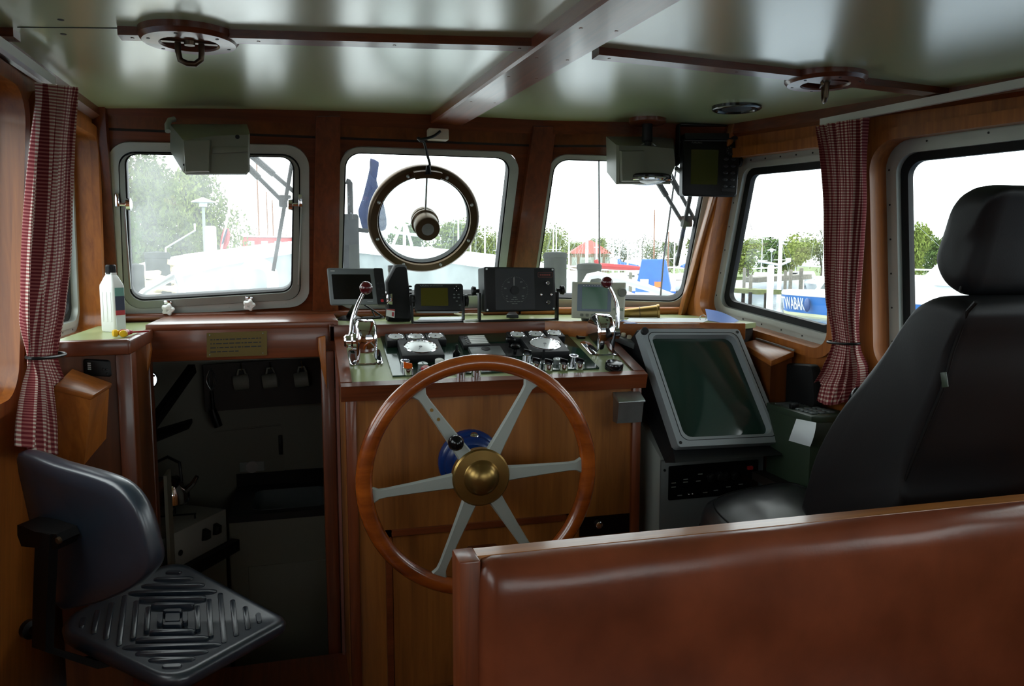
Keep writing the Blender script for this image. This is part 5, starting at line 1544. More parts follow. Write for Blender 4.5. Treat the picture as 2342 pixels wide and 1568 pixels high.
# ================================================================== OFFICE CHAIR
oc = thing('swivel_chair', 'blue black moulded swivel chair with grooved seat at lower left', 'chair', (-0.36, 2.43, 0))
sz = 0.50
Sc = [P(*q, z=sz) for q in ((112, 1440), (400, 1308), (662, 1404), (392, 1530))]   # left, far, right, near
A_, B_, C_, D_ = Sc
cen = sum(Sc, V()) / 4
e1 = (D_ - A_).normalized(); e2 = V((-e1.y, e1.x, 0))
spl = Pl(cen, e1, V((0.03, -0.15, 1)))
c2 = [spl.ab(p) for p in (A_, D_, C_, B_)]
so = rquad(c2, [0.09, 0.08, 0.03, 0.07], 8)
mb = MB()
mb.pillow(spl, so, [(0.80, -0.05), (0.95, -0.045), (1.0, -0.03), (1.01, -0.012), (0.985, 0.0), (0.94, 0.004), (0.90, 0.002), (0.6, -0.006), (0.1, -0.012)], (0, 0))
seat = mb.build('seat', M['polyu'], oc, sharp=60)
# raised ribs in four fields of the seat
a2, d2, c2_, b2 = [V(q) for q in c2]
def sp2(u, v):
    t = a2.lerp(d2, u).lerp(b2.lerp(c2_, u), v)
    return t
def rib(p, q, w):
    p, q = V(p), V(q)
    d_ = (q - p); L = d_.length
    if L < 1e-4: d_ = V((1, 0)); L = 0.001
    d_ = d_ / L; nn_ = V((-d_.y, d_.x))
    out = []
    for i in range(7): t = -math.pi / 2 + math.pi * i / 6; out.append(q + d_ * w * math.cos(t) + nn_ * w * math.sin(t))
    for i in range(7): t = math.pi / 2 + math.pi * i / 6; out.append(p + d_ * w * math.cos(t) + nn_ * w * math.sin(t))
    return [(v.x, v.y) for v in out]
mb = MB()
ribs = []
for i in range(1, 8):
    k = 0.0525 * i
    h = max(0.008, min(k - 0.022, 0.5 - k - 0.105))
    for sg in (-1, 1):
        for (p0, q0), (p1, q1) in (((sg * k, -h), (sg * k, h)), ((-h, sg * k), (h, sg * k))):
            ribs.append(((.5 + p0 + q0, .5 + p0 - q0), (.5 + p1 + q1, .5 + p1 - q1)))
for (u0, v0), (u1, v1) in ribs:
    o = rib(sp2(u0, v0), sp2(u1, v1), 0.0075)
    cx_ = sum(a for a, b in o) / len(o); cy_ = sum(b for a, b in o) / len(o)
    mb.loft([[spl.p(a, b, -0.016) for a, b in o], [spl.p(a, b, 0.002) for a, b in o], [spl.p(a + (cx_ - a) * 0.12, b + (cy_ - b) * 0.12, 0.0055) for a, b in o]])
o = rquad([tuple(sp2(.5, .44)), tuple(sp2(.56, .5)), tuple(sp2(.5, .56)), tuple(sp2(.44, .5))], 0.004)
mb.loft([[spl.p(a, b, -0.016) for a, b in o], [spl.p(a, b, 0.004) for a, b in o]])
rb = mb.build('rib', M['polyu'], seat); rb['kind'] = 'stuff'
# backrest
bo = (A_ + D_) / 2 - e2 * 0.055; bo.z = sz
bpl = Pl(bo, e1, -e2 * 1.0 + V((0, 0, -0.10)))
outl = [bpl.px(*q) for q in ((34, 1046), (60, 1040), (120, 1062), (200, 1084), (262, 1108), (300, 1145), (322, 1190), (338, 1245), (346, 1290), (330, 1322), (290, 1352), (230, 1378), (170, 1392), (135, 1394), (100, 1340), (78, 1250), (55, 1150))]
outl = smooth_closed(outl, 3)
def curve_h(a): return 0.0
mb = MB()
ca = sum(a for a, b in outl) / len(outl)
secs = []
cx_ = ca; cy_ = sum(b for a, b in outl) / len(outl)
for k, h in ((0.9, -0.05), (0.97, -0.045), (1.0, -0.03), (1.0, -0.012), (0.985, -0.002), (0.95, 0.003), (0.7, -0.004), (0.4, -0.012), (0.1, -0.015)):
    row = []
    for a, b in outl:
        aa, bb = cx_ + (a - cx_) * k, cy_ + (b - cy_) * k
        row.append(bpl.p(aa, bb, h - 0.35 * (aa - ca) ** 2 * 0 + 0.0))
    secs.append(row)
mb.loft(secs); mb.build('backrest', M['polyu'], oc, sharp=60)
# rear bracket and stem
bk = [bpl.px(*q, 0.02) for q in ((70, 1188), (90, 1192), (150, 1212), (158, 1230), (150, 1248), (80, 1236), (66, 1210))]
mb = MB(); mb.loft([[bpl.p(a, b, -0.01) for a, b in bk], [bpl.p(a, b, 0.045) for a, b in bk], [bpl.p(bk[0][0] * .5 + a * .5, b - 0.0, 0.055) for a, b in bk]]); br_ = mb.build('back_bracket', M['black'], oc)
a, b = bpl.px(133, 1236, 0.05)
mb = MB(); mb.disc(bpl.mat(a, b, 0.045), 0.009, 0.008, 14, 0.002); mb.build('bolt', M['bronze'], br_)
s0 = bpl.P(108, 1215, 0.04); s1 = bpl.P(100, 1568, 0.02)
mb = MB(); secs = []
pts = [s0, bpl.P(104, 1300, 0.045), bpl.P(100, 1400, 0.045), bpl.P(98, 1480, 0.03), V((cen.x, cen.y, sz - 0.08)) * 0.35 + bpl.P(98, 1540, 0.02) * 0.65, V((cen.x, cen.y, sz - 0.085))]
for i, p in enumerate(pts):
    w_, t_ = (0.028, 0.012)
    secs.append([p + e1 * w_ + e2 * t_, p + e1 * w_ - e2 * t_, p - e1 * w_ - e2 * t_, p - e1 * w_ + e2 * t_] if i < 4 else [p + e1 * w_ + V((0, 0, t_)), p + e1 * w_ - V((0, 0, t_)), p - e1 * w_ - V((0, 0, t_)), p - e1 * w_ + V((0, 0, t_))])
mb.loft(secs); mb.build('back_stem', M['rubber'], oc)
kb = bpl.P(75, 1440, 0.02)
mb = MB(); mb.lathe([(0.012, -0.03), (0.012, 0), (0.026, 0.004), (0.026, 0.02), (0.02, 0.026), (0.0005, 0.027)], frame(kb, -e1), 20); mb.build('height_knob', M['black'], oc)
mb = MB(); mb.box(V((cen.x, cen.y, sz - 0.075)), (0.22, 0.22, 0.05), bev=0.012); mb.lathe([(0.035, 0.12), (0.035, 0.30), (0.02, 0.31), (0.02, sz - 0.09)], Matrix.Translation((cen.x, cen.y, 0)), 20); mb.build('gas_column', M['black'], oc)
for i in range(5):
    t = 2 * math.pi * i / 5 + 0.4; d_ = V((math.cos(t), math.sin(t), 0)); c0 = V((cen.x, cen.y, 0.115))
    mb = MB(); mb.loft([[c0 + d_ * r + V((-d_.y, d_.x, 0)) * w_ + V((0, 0, z)) for w_, z in ((-ww, -0.02), (ww, -0.02), (ww, hh), (-ww, hh))] for r, ww, hh in ((0.02, 0.03, 0.03), (0.25, 0.02, -0.005))])
    lg_ = mb.build('star_foot', M['black'], oc)
    mb = MB(); mb.lathe([(0.026, -0.018), (0.03, -0.008), (0.03, 0.008), (0.026, 0.018)], frame(c0 + d_ * 0.25 + V((0, 0, -0.085)), (-d_.y, d_.x, 0)), 16); mb.box(c0 + d_ * 0.25 + V((0, 0, -0.045)), (0.02, 0.02, 0.06)); mb.build('castor', M['black'], lg_)

# ================================================================== CURTAINS
def curtain(label, pl, rowsL, rowsR, folds, amp, tie_row, ground, mtl, hem=None):
    """boundary pixels row by row on the plane pl"""
    L = [pl.P(*q) for q in rowsL]; Rr = [pl.P(*q) for q in rowsR]
    K = 6
    def sm(P_):
        out = []
        for i in range(len(P_) - 1):
            for j in range(K):
                t = j / K; p0, p1, p2, p3 = P_[max(0, i - 1)], P_[i], P_[i + 1], P_[min(len(P_) - 1, i + 2)]
                out.append(0.5 * ((2 * p1) + (p2 - p0) * t + (2 * p0 - 5 * p1 + 4 * p2 - p3) * t * t + (3 * p1 - p0 - 3 * p2 + p3) * t ** 3))
        out.append(P_[-1]); return out
    L = sm(L); Rr = sm(Rr); n = len(L)
    root = thing('curtain', label, 'curtain', V(((L[0].x + Rr[0].x) / 2, (L[0].y + Rr[0].y) / 2, min(L[-1].z, Rr[-1].z))), 'gingham curtains')
    nu = 120; vs = []; uvs = []; acc = 0
    for i in range(n):
        if i: acc += ((L[i] + Rr[i]) / 2 - (L[i - 1] + Rr[i - 1]) / 2).length
        t = i / (n - 1); kt = abs(i / K - tie_row)
        squeeze = min(1.0, 0.45 + kt * 0.6)
        for j in range(nu + 1):
            u = j / nu
            ph = 1.6 * math.sin(t * 5.0 + u * 3) + 0.8 * t
            a = amp * squeeze * (0.55 + 0.45 * math.sin(u * 7.3 + 2.0 * t))
            h = a * math.sin(2 * math.pi * folds * u + ph) + 0.35 * a * math.sin(2 * math.pi * folds * 2.3 * u + 3 * t)
            belly = 0.028 * math.sin(math.pi * u) * squeeze
            s = u + 0.018 * math.sin(2 * math.pi * folds * u * 1.0 + ph + 1.2)
            p = L[i].lerp(Rr[i], min(1, max(0, s))) + pl.n * (h + belly)
            if hem and i > n - K - 2:
                w_ = (i - (n - K - 2)) / (K + 1); p.z += hem * math.sin(math.pi * u) * w_ * -1
            vs.append(p); uvs.append((u, acc))
    W1 = nu + 1
    fs = [(i * W1 + j, i * W1 + j + 1, (i + 1) * W1 + j + 1, (i + 1) * W1 + j) for i in range(n - 1) for j in range(nu)]
    N = len(vs)
    vs2 = vs + [p - pl.n * 0.003 for p in vs]; uv2 = uvs + uvs
    fs += [tuple(a + N for a in f[::-1]) for f in fs]
    mb = MB(); mb.add(vs2, fs, uv2); mb.build('cloth', mtl, root, sharp=80)
    i = int(tie_row * K)
    c = (L[i] + Rr[i]) / 2; hw = (Rr[i] - L[i]).length / 2 + 0.004; ax = (Rr[i] - L[i]).normalized()
    mb = MB(); mb.tube([c + ax * hw * math.cos(q) + pl.n * (0.014 + 0.034 * math.sin(q)) + V((0, 0, 0.008 * math.cos(q))) for q in [2 * math.pi * k_ / 32 for k_ in range(32)]], 0.0045, 8, True); mb.build('tie_back', M['black'], root)
    return root


LP_ = LW.shift(0.065)
curtain('red and white gingham curtain tied back on the port side, left', LP_, [(80, 188), (72, 300), (62, 450), (52, 600), (46, 730), (60, 812), (55, 870), (48, 950), (44, 1020)],
        [(167, 198), (155, 310), (153, 430), (151, 590), (136, 700), (124, 812), (138, 885), (165, 980), (171, 1012)], 5.5, 0.016, 5, None, gingham('gingham_port', (19, 105)), 0.03)
RP_ = RW.shift(0.065)
curtain('red and white gingham curtain tied in a bunch on the starboard side', RP_, [(1868, 290), (1880, 350), (1890, 450), (1893, 560), (1897, 680), (1905, 775), (1888, 838), (1862, 880), (1856, 900)],
        [(1986, 269), (1985, 350), (1984, 450), (1976, 560), (1967, 690), (1966, 790), (1980, 840), (1976, 885), (1966, 905)], 5.5, 0.018, 5, None, gingham('gingham_starboard', (20, 105)), 0.035)
# curtain rails
def rail(label, pl, p0, a1, h):
    a, b = pl.px(*p0, h)
    mb = MB(); mb.loft([[pl.p(x, b + dy, h + dh) for dy, dh in ((0, 0), (0.024, 0), (0.024, 0.02), (0, 0.02))] for x in (a, a1)]); o = mb.build('curtain_rail', M['white'])
    return tag(o, label, 'curtain rail')
rail('white curtain rail under the port ceiling edge, upper left', LW, (108, 194), -3.4, 0.045)
rail('white curtain rail under the starboard ceiling edge, upper right', RW, (1884, 288), 3.4, 0.045)

# ================================================================== PORT CORNER
cb = thing('corner_cabinet', 'wooden corner cabinet with green top in the front port corner', 'cabinet', (-0.65, 2.9, 0))
mb = MB(); mb.prism([(-0.755, 2.66, 0.0), (-0.535, 2.70, 0.0), (-0.535, 3.05, 0.0), (-0.755, 3.05, 0.0)], (0, 0, 1.262)); mb.build('cabinet_body', M['panel'], cb)
mb = MB(); mb.prism([(-0.758, 2.66, 1.262), (-0.535, 2.69, 1.262), (-0.535, 3.48, 1.262), (-0.758, 3.48, 1.262)], (0, 0, 0.026)); mb.build('top', M['green_top'], cb)
mb = MB(); mb.prism([(-0.76, 2.62, 1.25), (-0.52, 2.655, 1.25), (-0.52, 2.69, 1.25), (-0.76, 2.66, 1.25)], (0, 0, 0.048), 0.006)
mb.prism([(-0.545, 2.66, 1.25), (-0.515, 2.66, 1.25), (-0.515, 3.06, 1.25), (-0.545, 3.06, 1.25)], (0, 0, 0.045), 0.006); mb.build('top_edge', M['mahogany_x'], cb)
mb = MB(); mb.prism([(-0.565, 2.675, 0.0), (-0.52, 2.685, 0.0), (-0.52, 2.76, 0.0), (-0.56, 2.76, 0.0)], (0, 0, 1.25), 0.004); mb.build('corner_post', M['mahogany_z'], cb)
f = Face(P(190, 821, y=2.66), P(252, 824, y=2.675), P(256, 862, y=2.675), P(192, 858, y=2.66))
rp = thing('switch_unit', 'small black switch unit let into the cabinet front above the wooden box', 'switch unit', f.p(0.5, 1))
mb = MB(); f.body(mb, 0.03, 0.008, 0, 0.003); mb.build('case', M['black'], rp)
mb = MB()
for i in range(4): f.prism(mb, f.rr(0.15, 0.2 + 0.12 * i, 0.27, 0.26 + 0.12 * i, 0), 0, 0.001)
mb.build('print', M['text'], rp)
for u, v in ((0.72, 0.55), (0.84, 0.55), (0.84, 0.82)):
    mb = MB(); mb.disc(f.M(u, v), 0.004, 0.005, 10, 0.001); mb.build('knob', M['dgrey'], rp)
# slanted wooden box
tq = [P(165, 842, y=2.62), P(258, 876, y=2.63), P(214, 903, y=2.44), P(126, 880, y=2.44)]
wb = thing('wooden_box', 'varnished wooden box with sloping lid behind the port curtain', 'box', V((-0.62, 2.5, 0.85)))
nrm = (tq[1] - tq[0]).cross(tq[3] - tq[0]).normalized()
if nrm.z < 0: nrm = -nrm
mb = MB(); mb.prism([p for p in tq], -nrm * 0.018, 0.004); mb.build('lid', M['teak_x'], wb)
bq = [P(150, 1020, y=2.62), P(243, 1002, y=2.63), P(192, 1063, y=2.50), P(130, 1050, y=2.50)]
cq = sum(tq, V()) / 4
mb = MB(); mb.loft([[cq + (p - cq) * 0.95 - nrm * 0.017 for p in tq], bq]); mb.build('box_body', M['teak_z'], wb)

# white bottle with black cap
g = P(261, 757, z=SHELF_Z)
bt = thing('white_bottle', 'white plastic bottle with black cap standing on the green cabinet top', 'bottle', g)
hb = P(260, 622, y=g.y).z - g.z; hc = P(260, 605, y=g.y).z - g.z
mb = MB()
bo_ = rquad([(-0.036, -0.026), (0.036, -0.026), (0.036, 0.026), (-0.036, 0.026)], 0.010)
Mb = Matrix.Translation(g) @ Matrix.Rotation(R(-38), 4, 'Z')
mb.loft([[Mb @ V((x * k, y * k, z)) for x, y in bo_] for k, z in ((0.93, 0.0), (1.0, 0.006), (1.0, hb - 0.055), (0.97, hb - 0.045), (0.55, hb - 0.014), (0.46, hb - 0.010), (0.46, hb - 0.002))]); mb.build('bottle_body', M['white'], bt)
mb = MB(); mb.lathe([(0.0165, hb - 0.006), (0.0165, hc - 0.003), (0.014, hc), (0.0005, hc)], Matrix.Translation(g), 22)
for i in range(22): t = 2 * math.pi * i / 22; mb.box(g + V((0.0165 * math.cos(t), 0.0165 * math.sin(t), (hb + hc) / 2 - 0.004)), (0.0018, 0.0018, hc - hb - 0.004), t)
mb.build('cap', M['black'], bt)
mb = MB()
for i in range(3): mb.box(Mb @ V((-0.02 + 0.02 * i, -0.0262, hb * 0.42)), (0.008, 0.002, hb * 0.5), R(-38), 0.0008)
mb.build('moulded_rib', M['white'], bt)
def lbl(z0, z1, m):
    mb = MB(); mb.loft([[Mb @ V((x, y, z)) for x, y in ((0.0362, -0.019), (0.0362, 0.019), (0.0372, 0.019), (0.0372, -0.019))] for z in (z0, z1)]); return mb.build('label_print', m, bt)
lbl(hb * 0.28, hb * 0.36, M['red']); lbl(hb * 0.36, hb * 0.60, mat('label_navy', srgb(32, 44, 72), 0.5)); lbl(hb * 0.60, hb * 0.74, mat('label_teal', srgb(98, 152, 142), 0.5)); lbl(hb * 0.04, hb * 0.26, M['paper'])
# two screwdrivers
for lab, h0, h1, t1 in (('yellow and red screwdriver lying nearest the white bottle', (258, 762), (285, 761), (292, 757)), ('yellow and red screwdriver lying beside its twin at the cabinet edge', (281, 763), (300, 757), (318, 748))):
    a = P(*h0, z=SHELF_Z + 0.013); b = P(*h1, z=SHELF_Z + 0.013); b = a + (b - a).normalized() * 0.055 + V((0, 0.02, 0)); c = b + (b - a).normalized() * 0.06
    sd = thing('screwdriver', lab, 'screwdriver', V((a.x, a.y, SHELF_Z)))
    m = frame(a, b - a)
    mb = MB(); mb.lathe([(0.0005, -0.001), (0.010, 0), (0.0125, 0.004), (0.0125, 0.012), (0.009, 0.016), (0.009, 0.022)], m, 14); mb.build('handle_end', M['yellow'], sd)
    mb = MB(); mb.lathe([(0.009, 0.02), (0.0115, 0.028), (0.0115, 0.045), (0.007, 0.056), (0.006, 0.06)], m, 14); mb.build('handle', M['red'], sd)
    mb = MB(); mb.lathe([(0.003, 0.058), (0.003, 0.105), (0.002, 0.115)], m, 10); mb.build('blade', M['red'], sd)

# engraved plaque on the doorway header
f = Face(P(473, 761, y=3.05), P(611, 756, y=3.05), P(611, 812, y=3.05), P(473, 817, y=3.05))
pq = thing('engraved_plaque', 'dull brass plaque with four engraved lines on the doorway header', 'plaque', f.p(.5, 1))
mb = MB(); f.prism(mb, f.rr(0, 0, 1, 1, 0.002), 0.0, 0.003); mb.build('plate', mat('plaque_brass', srgb(104, 88, 48), 0.45, metal=0.7), pq)
mb = MB(); random.seed(4)
for r, (u1) in enumerate((0.90, 0.90, 0.92, 0.53)):
    u = 0.06
    while u < u1:
        w_ = random.uniform(0.015, 0.10)
        f.prism(mb, [(u, 0.26 + 0.165 * r), (min(u + w_, u1), 0.26 + 0.165 * r), (min(u + w_, u1), 0.31 + 0.165 * r), (u, 0.31 + 0.165 * r)], 0.003, 0.0034); u += w_ + 0.018
mb.build('engraving', M['text_dark'], pq)
for u, v in ((0.05, 0.09), (0.93, 0.09), (0.05, 0.90), (0.93, 0.90)):
    mb = MB(); mb.ball(f.p(u, v, 0.003), 0.0032, (1, 1, 0.6), 10); mb.build('screw', M['steel'], pq)

# ================================================================== GALLEY BELOW
# sink worktop
wk = thing('sink_worktop', 'dark galley worktop with sunken sink below the doorway header', 'worktop', (-0.1, 3.85, -0.55))
xw0, xw1, yw0, yw1 = -0.335, 0.14, 3.60, 4.09
mb = MB(); zt = 0.40
wpl = Pl((0, 0, zt), (1, 0, 0), (0, 0, 1))
mb.slab(wpl, [(xw0, yw0), (xw1, yw0), (xw1, yw1), (xw0, yw1)], [rquad([(-0.24, 3.66), (0.10, 3.66), (0.10, 3.98), (-0.24, 3.98)], 0.05)], 0.03); mb.build('worktop', M['dgrey'], wk)
mb = MB(); o = rquad([(-0.24, 3.66), (0.10, 3.66), (0.10, 3.98), (-0.24, 3.98)], 0.05)
mb.loft([[wpl.p(a, b, 0.002) for a, b in o], [wpl.p(-0.07 + (a + 0.07) * .95, 3.82 + (b - 3.82) * .95, -0.12) for a, b in o]], True, False); mb.loft([[wpl.p(-0.07 + (a + 0.07) * .95, 3.82 + (b - 3.82) * .95, -0.12) for a, b in o], [wpl.p(-0.07, 3.82, -0.125) for a, b in o]], True, False); mb.build('sink_bowl', M['mgrey'], wk)
mb = MB(); mb.box(((xw0 + xw1) / 2, yw0 + 0.02, -0.09), (xw1 - xw0, 0.03, 0.92)); ca = mb.build('cupboard_front', M['galley'], wk)
mb = MB(); mb.box((-0.06, yw0 + 0.002, -0.17), (0.40, 0.008, 0.66), bev=0.002); mb.build('cupboard_door', M['galley'], wk)
mb = MB(); mb.box(((xw0 + xw1) / 2, yw1 + 0.0, 0.43), (xw1 - xw0, 0.014, 0.07)); mb.build('upstand', M['black'], wk)
# stove with kettle
A = P(372, 1232, z=0.46); B = P(517, 1163, z=0.46); dv = (B - A).normalized(); nv = V((-dv.y, dv.x, 0))
sv = thing('gas_stove', 'white galley stove with two dark knobs seen through the doorway', 'stove', (A + B) / 2 + nv * 0.12 + V((0, 0, -0.15)))
mb = MB(); mb.prism([A, B, B + nv * 0.26, A + nv * 0.26], (0, 0, -0.15), 0.004); mb.build('stove_body', mat('stove_enamel', srgb(150, 150, 142), 0.35), sv)
fs_ = Face(A, B, B + V((0, 0, -0.15)), A + V((0, 0, -0.15)))
for u in (0.62, 0.80):
    mb = MB(); mb.hull([fs_.p(u + a, 0.42 + b, h) for a, b, h in ((-.03, -.16, 0), (.03, -.16, 0), (.05, .16, 0), (-.05, .16, 0), (-.02, -.10, .03), (.02, -.10, .03), (.04, .14, .022), (-.04, .14, .022))], 0.002); mb.build('knob', M['black'], sv)
mb = MB(); mb.disc(fs_.M(0.24, 0.6), 0.012, 0.003, 14); mb.build('badge', M['dgrey'], sv)
mid = (A + B) / 2 + nv * 0.12
mb = MB()
for k_ in range(4):
    t = k_ * math.pi / 2; d_ = V((math.cos(t), math.sin(t), 0)); mb.box(mid + d_ * 0.05 + V((0, 0, 0.02)), (0.09, 0.006, 0.006), t); mb.box(mid + d_ * 0.09 + V((0, 0, 0.01)), (0.006, 0.006, 0.022))
mb.build('pan_support', M['black'], sv)
mb = MB(); mb.beam(A + V((0, 0, -0.17)) - nv * 0.02, B + V((0, 0, -0.17)) - nv * 0.02 + dv * 0.03, 0.04, 0.05); mb.build('fiddle_rail', M['black'], sv)
lowA, lowB = A + nv * 0.01, B + nv * 0.01
mb = MB(); mb.prism([lowA + V((0, 0, -0.2)), lowB + V((0, 0, -0.2)), lowB + nv * 0.24 + V((0, 0, -0.2)), lowA + nv * 0.24 + V((0, 0, -0.2))], (0, 0, -0.78)); tag(mb.build('stove_cupboard', M['galley']), 'pale cupboard carrying the galley stove', 'cupboard')
kc = P(388, 1150, z=0.492)
kt = thing('kettle', 'steel kettle standing on the galley stove', 'kettle', kc)
mb = MB(); mb.lathe([(0.075, 0), (0.085, 0.01), (0.083, 0.05), (0.066, 0.095), (0.04, 0.12), (0.03, 0.125), (0.012, 0.128), (0.012, 0.14), (0.0005, 0.142)], Matrix.Translation(kc), 28); mb.build('kettle_body', M['chrome'], kt)
mb = MB(); mb.tube([kc + V((0.06, -0.02, 0.05)), kc + V((0.10, -0.03, 0.085)), kc + V((0.12, -0.035, 0.12))], [0.016, 0.012, 0.009], 10); mb.build('spout', M['chrome'], kt)
mb = MB(); mb.tube([kc + V((-0.06, 0.02, 0.10)), kc + V((-0.05, 0.016, 0.18)), kc + V((0, 0, 0.205)), kc + V((0.05, -0.016, 0.18)), kc + V((0.055, -0.018, 0.10))], 0.007, 8); mb.build('handle', M['black'], kt)
# locker door with handle on the bulkhead
GP = Pl((0, 4.10, 0), (1, 0, 0), (0, -1, 0))
q = [GP.px(*c) for c in ((480, 985), (648, 968), (655, 1135), (482, 1142))]
dk = thing('galley_locker', 'pale locker door with recessed handle on the galley bulkhead', 'locker', GP.p(*q[3]))
mb = MB(); mb.plate(GP, rquad(q, [0.06, 0.02, 0.02, 0.02]), 0.0, 0.004); mb.plate(GP, rquad(inset(q, 0.006), 0.02), 0.003, 0.012); mb.build('locker_door', M['galley'], dk)
a, b = GP.px(577, 1065)
mb = MB(); mb.box(GP.p(a, b, 0.014), (0.12, 0.008, 0.05), bev=0.004); mb.mi = 1; mb.lathe([(0.03, 0), (0.03, 0.012), (0.0005, 0.012)], GP.mat(a, b, 0.014), 20); mb.build('pull', [M['lgrey'], M['steel']], dk)
a, b = GP.px(642, 1015)
mb = MB(); mb.box(GP.p(a, b, 0.016), (0.02, 0.012, 0.10), bev=0.004); mb.build('latch', M['black'], dk)
# mug rack with three mugs, whisk and brush
q = [GP.px(*c, 0.1) for c in ((464, 835), (748, 815), (748, 920), (470, 942))]
rk = thing('mug_rack', 'dark wooden board on the galley bulkhead with hooks for the mugs', 'rack', GP.p(*q[3]))
mb = MB(); mb.plate(GP, q, 0.085, 0.10); mb.build('board', mat('black_wood', srgb(34, 22, 16), 0.5), rk)
mugm = mat('mug_glaze', srgb(150, 148, 134), 0.3)
for i, (px, py, lab) in enumerate(((552, 868, 'pale mug hanging leftmost on the galley rack'), (618, 865, 'pale mug hanging in the middle of the galley rack'), (690, 862, 'pale mug hanging rightmost on the galley rack'))):
    a, b = GP.px(px, py, 0.14)
    c = GP.p(a, b, 0.14)
    mb = MB(); mb.tube([GP.p(a, b + 0.075, 0.10), GP.p(a, b + 0.07, 0.13), GP.p(a + 0.005, b + 0.055, 0.145), GP.p(a, b + 0.045, 0.14)], 0.003, 6); mb.build('hook', M['brass'], rk)
    mg = thing('mug', lab, 'mug', c + V((0, 0, -0.05)), 'mugs on the galley rack')
    m = frame(c + V((0.0, 0.0, -0.012)), V((0.25, 0, 1)))
    mb = MB(); mb.lathe([(0.0005, -0.036), (0.032, -0.036), (0.036, -0.03), (0.038, 0.03), (0.036, 0.032), (0.034, 0.02), (0.030, -0.03), (0.0005, -0.031)], m @ Matrix.Rotation(R(70), 4, 'Y'), 22); mb.build('cup', mugm, mg)
    mb = MB(); mb.tube([c + V((-0.018, 0, 0.02)), c + V((-0.012, 0, 0.05)), c + V((0.012, 0, 0.052)), c + V((0.024, 0, 0.02))], 0.005, 8); mb.build('handle', mugm, mg)
a, b = GP.px(483, 880, 0.13)
wh = thing('whisk', 'wire whisk hanging at the left end of the galley rack', 'whisk', GP.p(a, b - 0.12, 0.13))
mb = MB()
for k_ in range(3):
    t = k_ * math.pi / 3; d_ = V((math.cos(t), math.sin(t), 0)); mb.tube([GP.p(a, b + 0.08, 0.12) + d_ * 0.022 * math.sin(math.pi * j / 10) * (1 if True else 0) + V((0, 0, -0.11 * j / 10)) for j in range(11)] + [GP.p(a, b + 0.08, 0.12) - d_ * 0.022 * math.sin(math.pi * j / 10) + V((0, 0, -0.11 * j / 10)) for j in range(10, -1, -1)], 0.0013, 5)
mb.build('wires', M['steel'], wh)
mb = MB(); mb.tube([GP.p(a, b - 0.03, 0.12), GP.p(a + 0.004, b - 0.12, 0.12)], [0.008, 0.010], 10); mb.build('handle', M['black'], wh)
mb = MB(); mb.tube([GP.P(486, 935, 0.12), GP.P(492, 955, 0.12), GP.P(500, 975, 0.12)], [0.016, 0.022, 0.020], 10); tag(mb.build('brush', M['black'], loc=GP.P(493, 960, 0.12)), 'black brush hanging below the whisk in the galley', 'brush')
# slanting frame and shelf on the port hull side
mb = MB(); mb.beam(P(337, 985, y=3.25), P(440, 842, y=3.7), 0.03, 0.04); tag(mb.build('slanting_rail', M['black']), 'dark slanting rail along the port hull inside the galley', 'rail')
mb = MB(); mb.hull([P(*q, y=yy) + V((0, 0, dz_)) for q, yy in (((338, 985), 3.25), ((440, 955), 3.6), ((432, 968), 3.5), ((350, 1000), 3.2)) for dz_ in (0, -0.025)], 0.004); tag(mb.build('small_shelf', M['black']), 'small dark shelf below the slanting rail in the galley', 'shelf')
mb = MB(); mb.box(V((-0.515, 3.20, 0.35)), (0.012, 0.10, 0.75)); tag(mb.build('partition_board', M['galley']), 'narrow pale partition board at the left edge of the doorway', 'board')
# made-up round mirror for a bright spot, aimed to reflect a starboard window
c = P(341, 868, y=3.16)
n_ = ((CAM - c).normalized() + (V((1.95, 1.6, 1.62)) - c).normalized()).normalized()
mi = thing('bright_spot_mirror', 'small round mirror added as a bright spot at the left edge of the galley doorway', 'mirror', c)
mm = frame(c, n_) @ Matrix.Diagonal((1, 1, 1, 1))
mb = MB(); mb.lathe([(0.034, -0.006), (0.034, 0.002), (0.030, 0.003), (0.030, -0.006)], mm, 28, True); mb.build('mirror_frame', M['black'], mi)
mb = MB(); mb.disc(mm @ Matrix.Translation((0, 0, -0.004)), 0.0305, 0.004, 28); mb.build('mirror_glass', M['chrome'], mi)
mb = MB(); mb.tube([c - n_ * 0.006, c - n_ * 0.03 + V((-0.03, 0, 0.01)), V((-0.53, 3.12, c.z + 0.02))], 0.004, 8); mb.build('arm', M['black'], mi)

# ================================================================== OUTSIDE: OWN FOREDECK
SKY = mat('dark_hull_paint', srgb(40, 60, 70), 0.4)
port = [(255, 642, 4.5), (390, 599, 5.4), (477, 581, 6.2), (544, 572, 6.8), (610, 562, 7.3), (668, 555, 7.7), (730, 550, 8.05)]
star = [(770, 550, 8.1), (820, 555, 7.85), (876, 560, 7.5), (1010, 572, 6.8), (1140, 588, 6.1), (1190, 598, 5.8), (1240, 612, 5.4), (1310, 636, 4.9), (1400, 672, 4.4)]
Lp = [P(a, b, y=y) for a, b, y in port]; Sp = [P(a, b, y=y) for a, b, y in star]
path = [Lp[0] + V((-0.25, -1.2, -0.12))] + Lp + Sp + [Sp[-1] + V((0.12, -1.0, -0.12))]
DZ = 1.20
mb = MB(); secs = []
for i, p in enumerate(path):
    t = (path[min(i + 1, len(path) - 1)] - path[max(0, i - 1)]); t.z = 0; t.normalize(); o = V((-t.y, t.x, 0))
    secs.append([p - o * 0.02, p + o * 0.10, V((p.x, p.y, -0.2)) + o * 0.02, V((p.x, p.y, -0.2)) - o * 0.03])
mb.loft(secs); struct(mb.build('wall_bulwark', mat('bulwark_paint', srgb(150, 158, 160), 0.6, spec=0.2, mottle=0.22, mscale=2.5)))
mb = MB(); secs = []
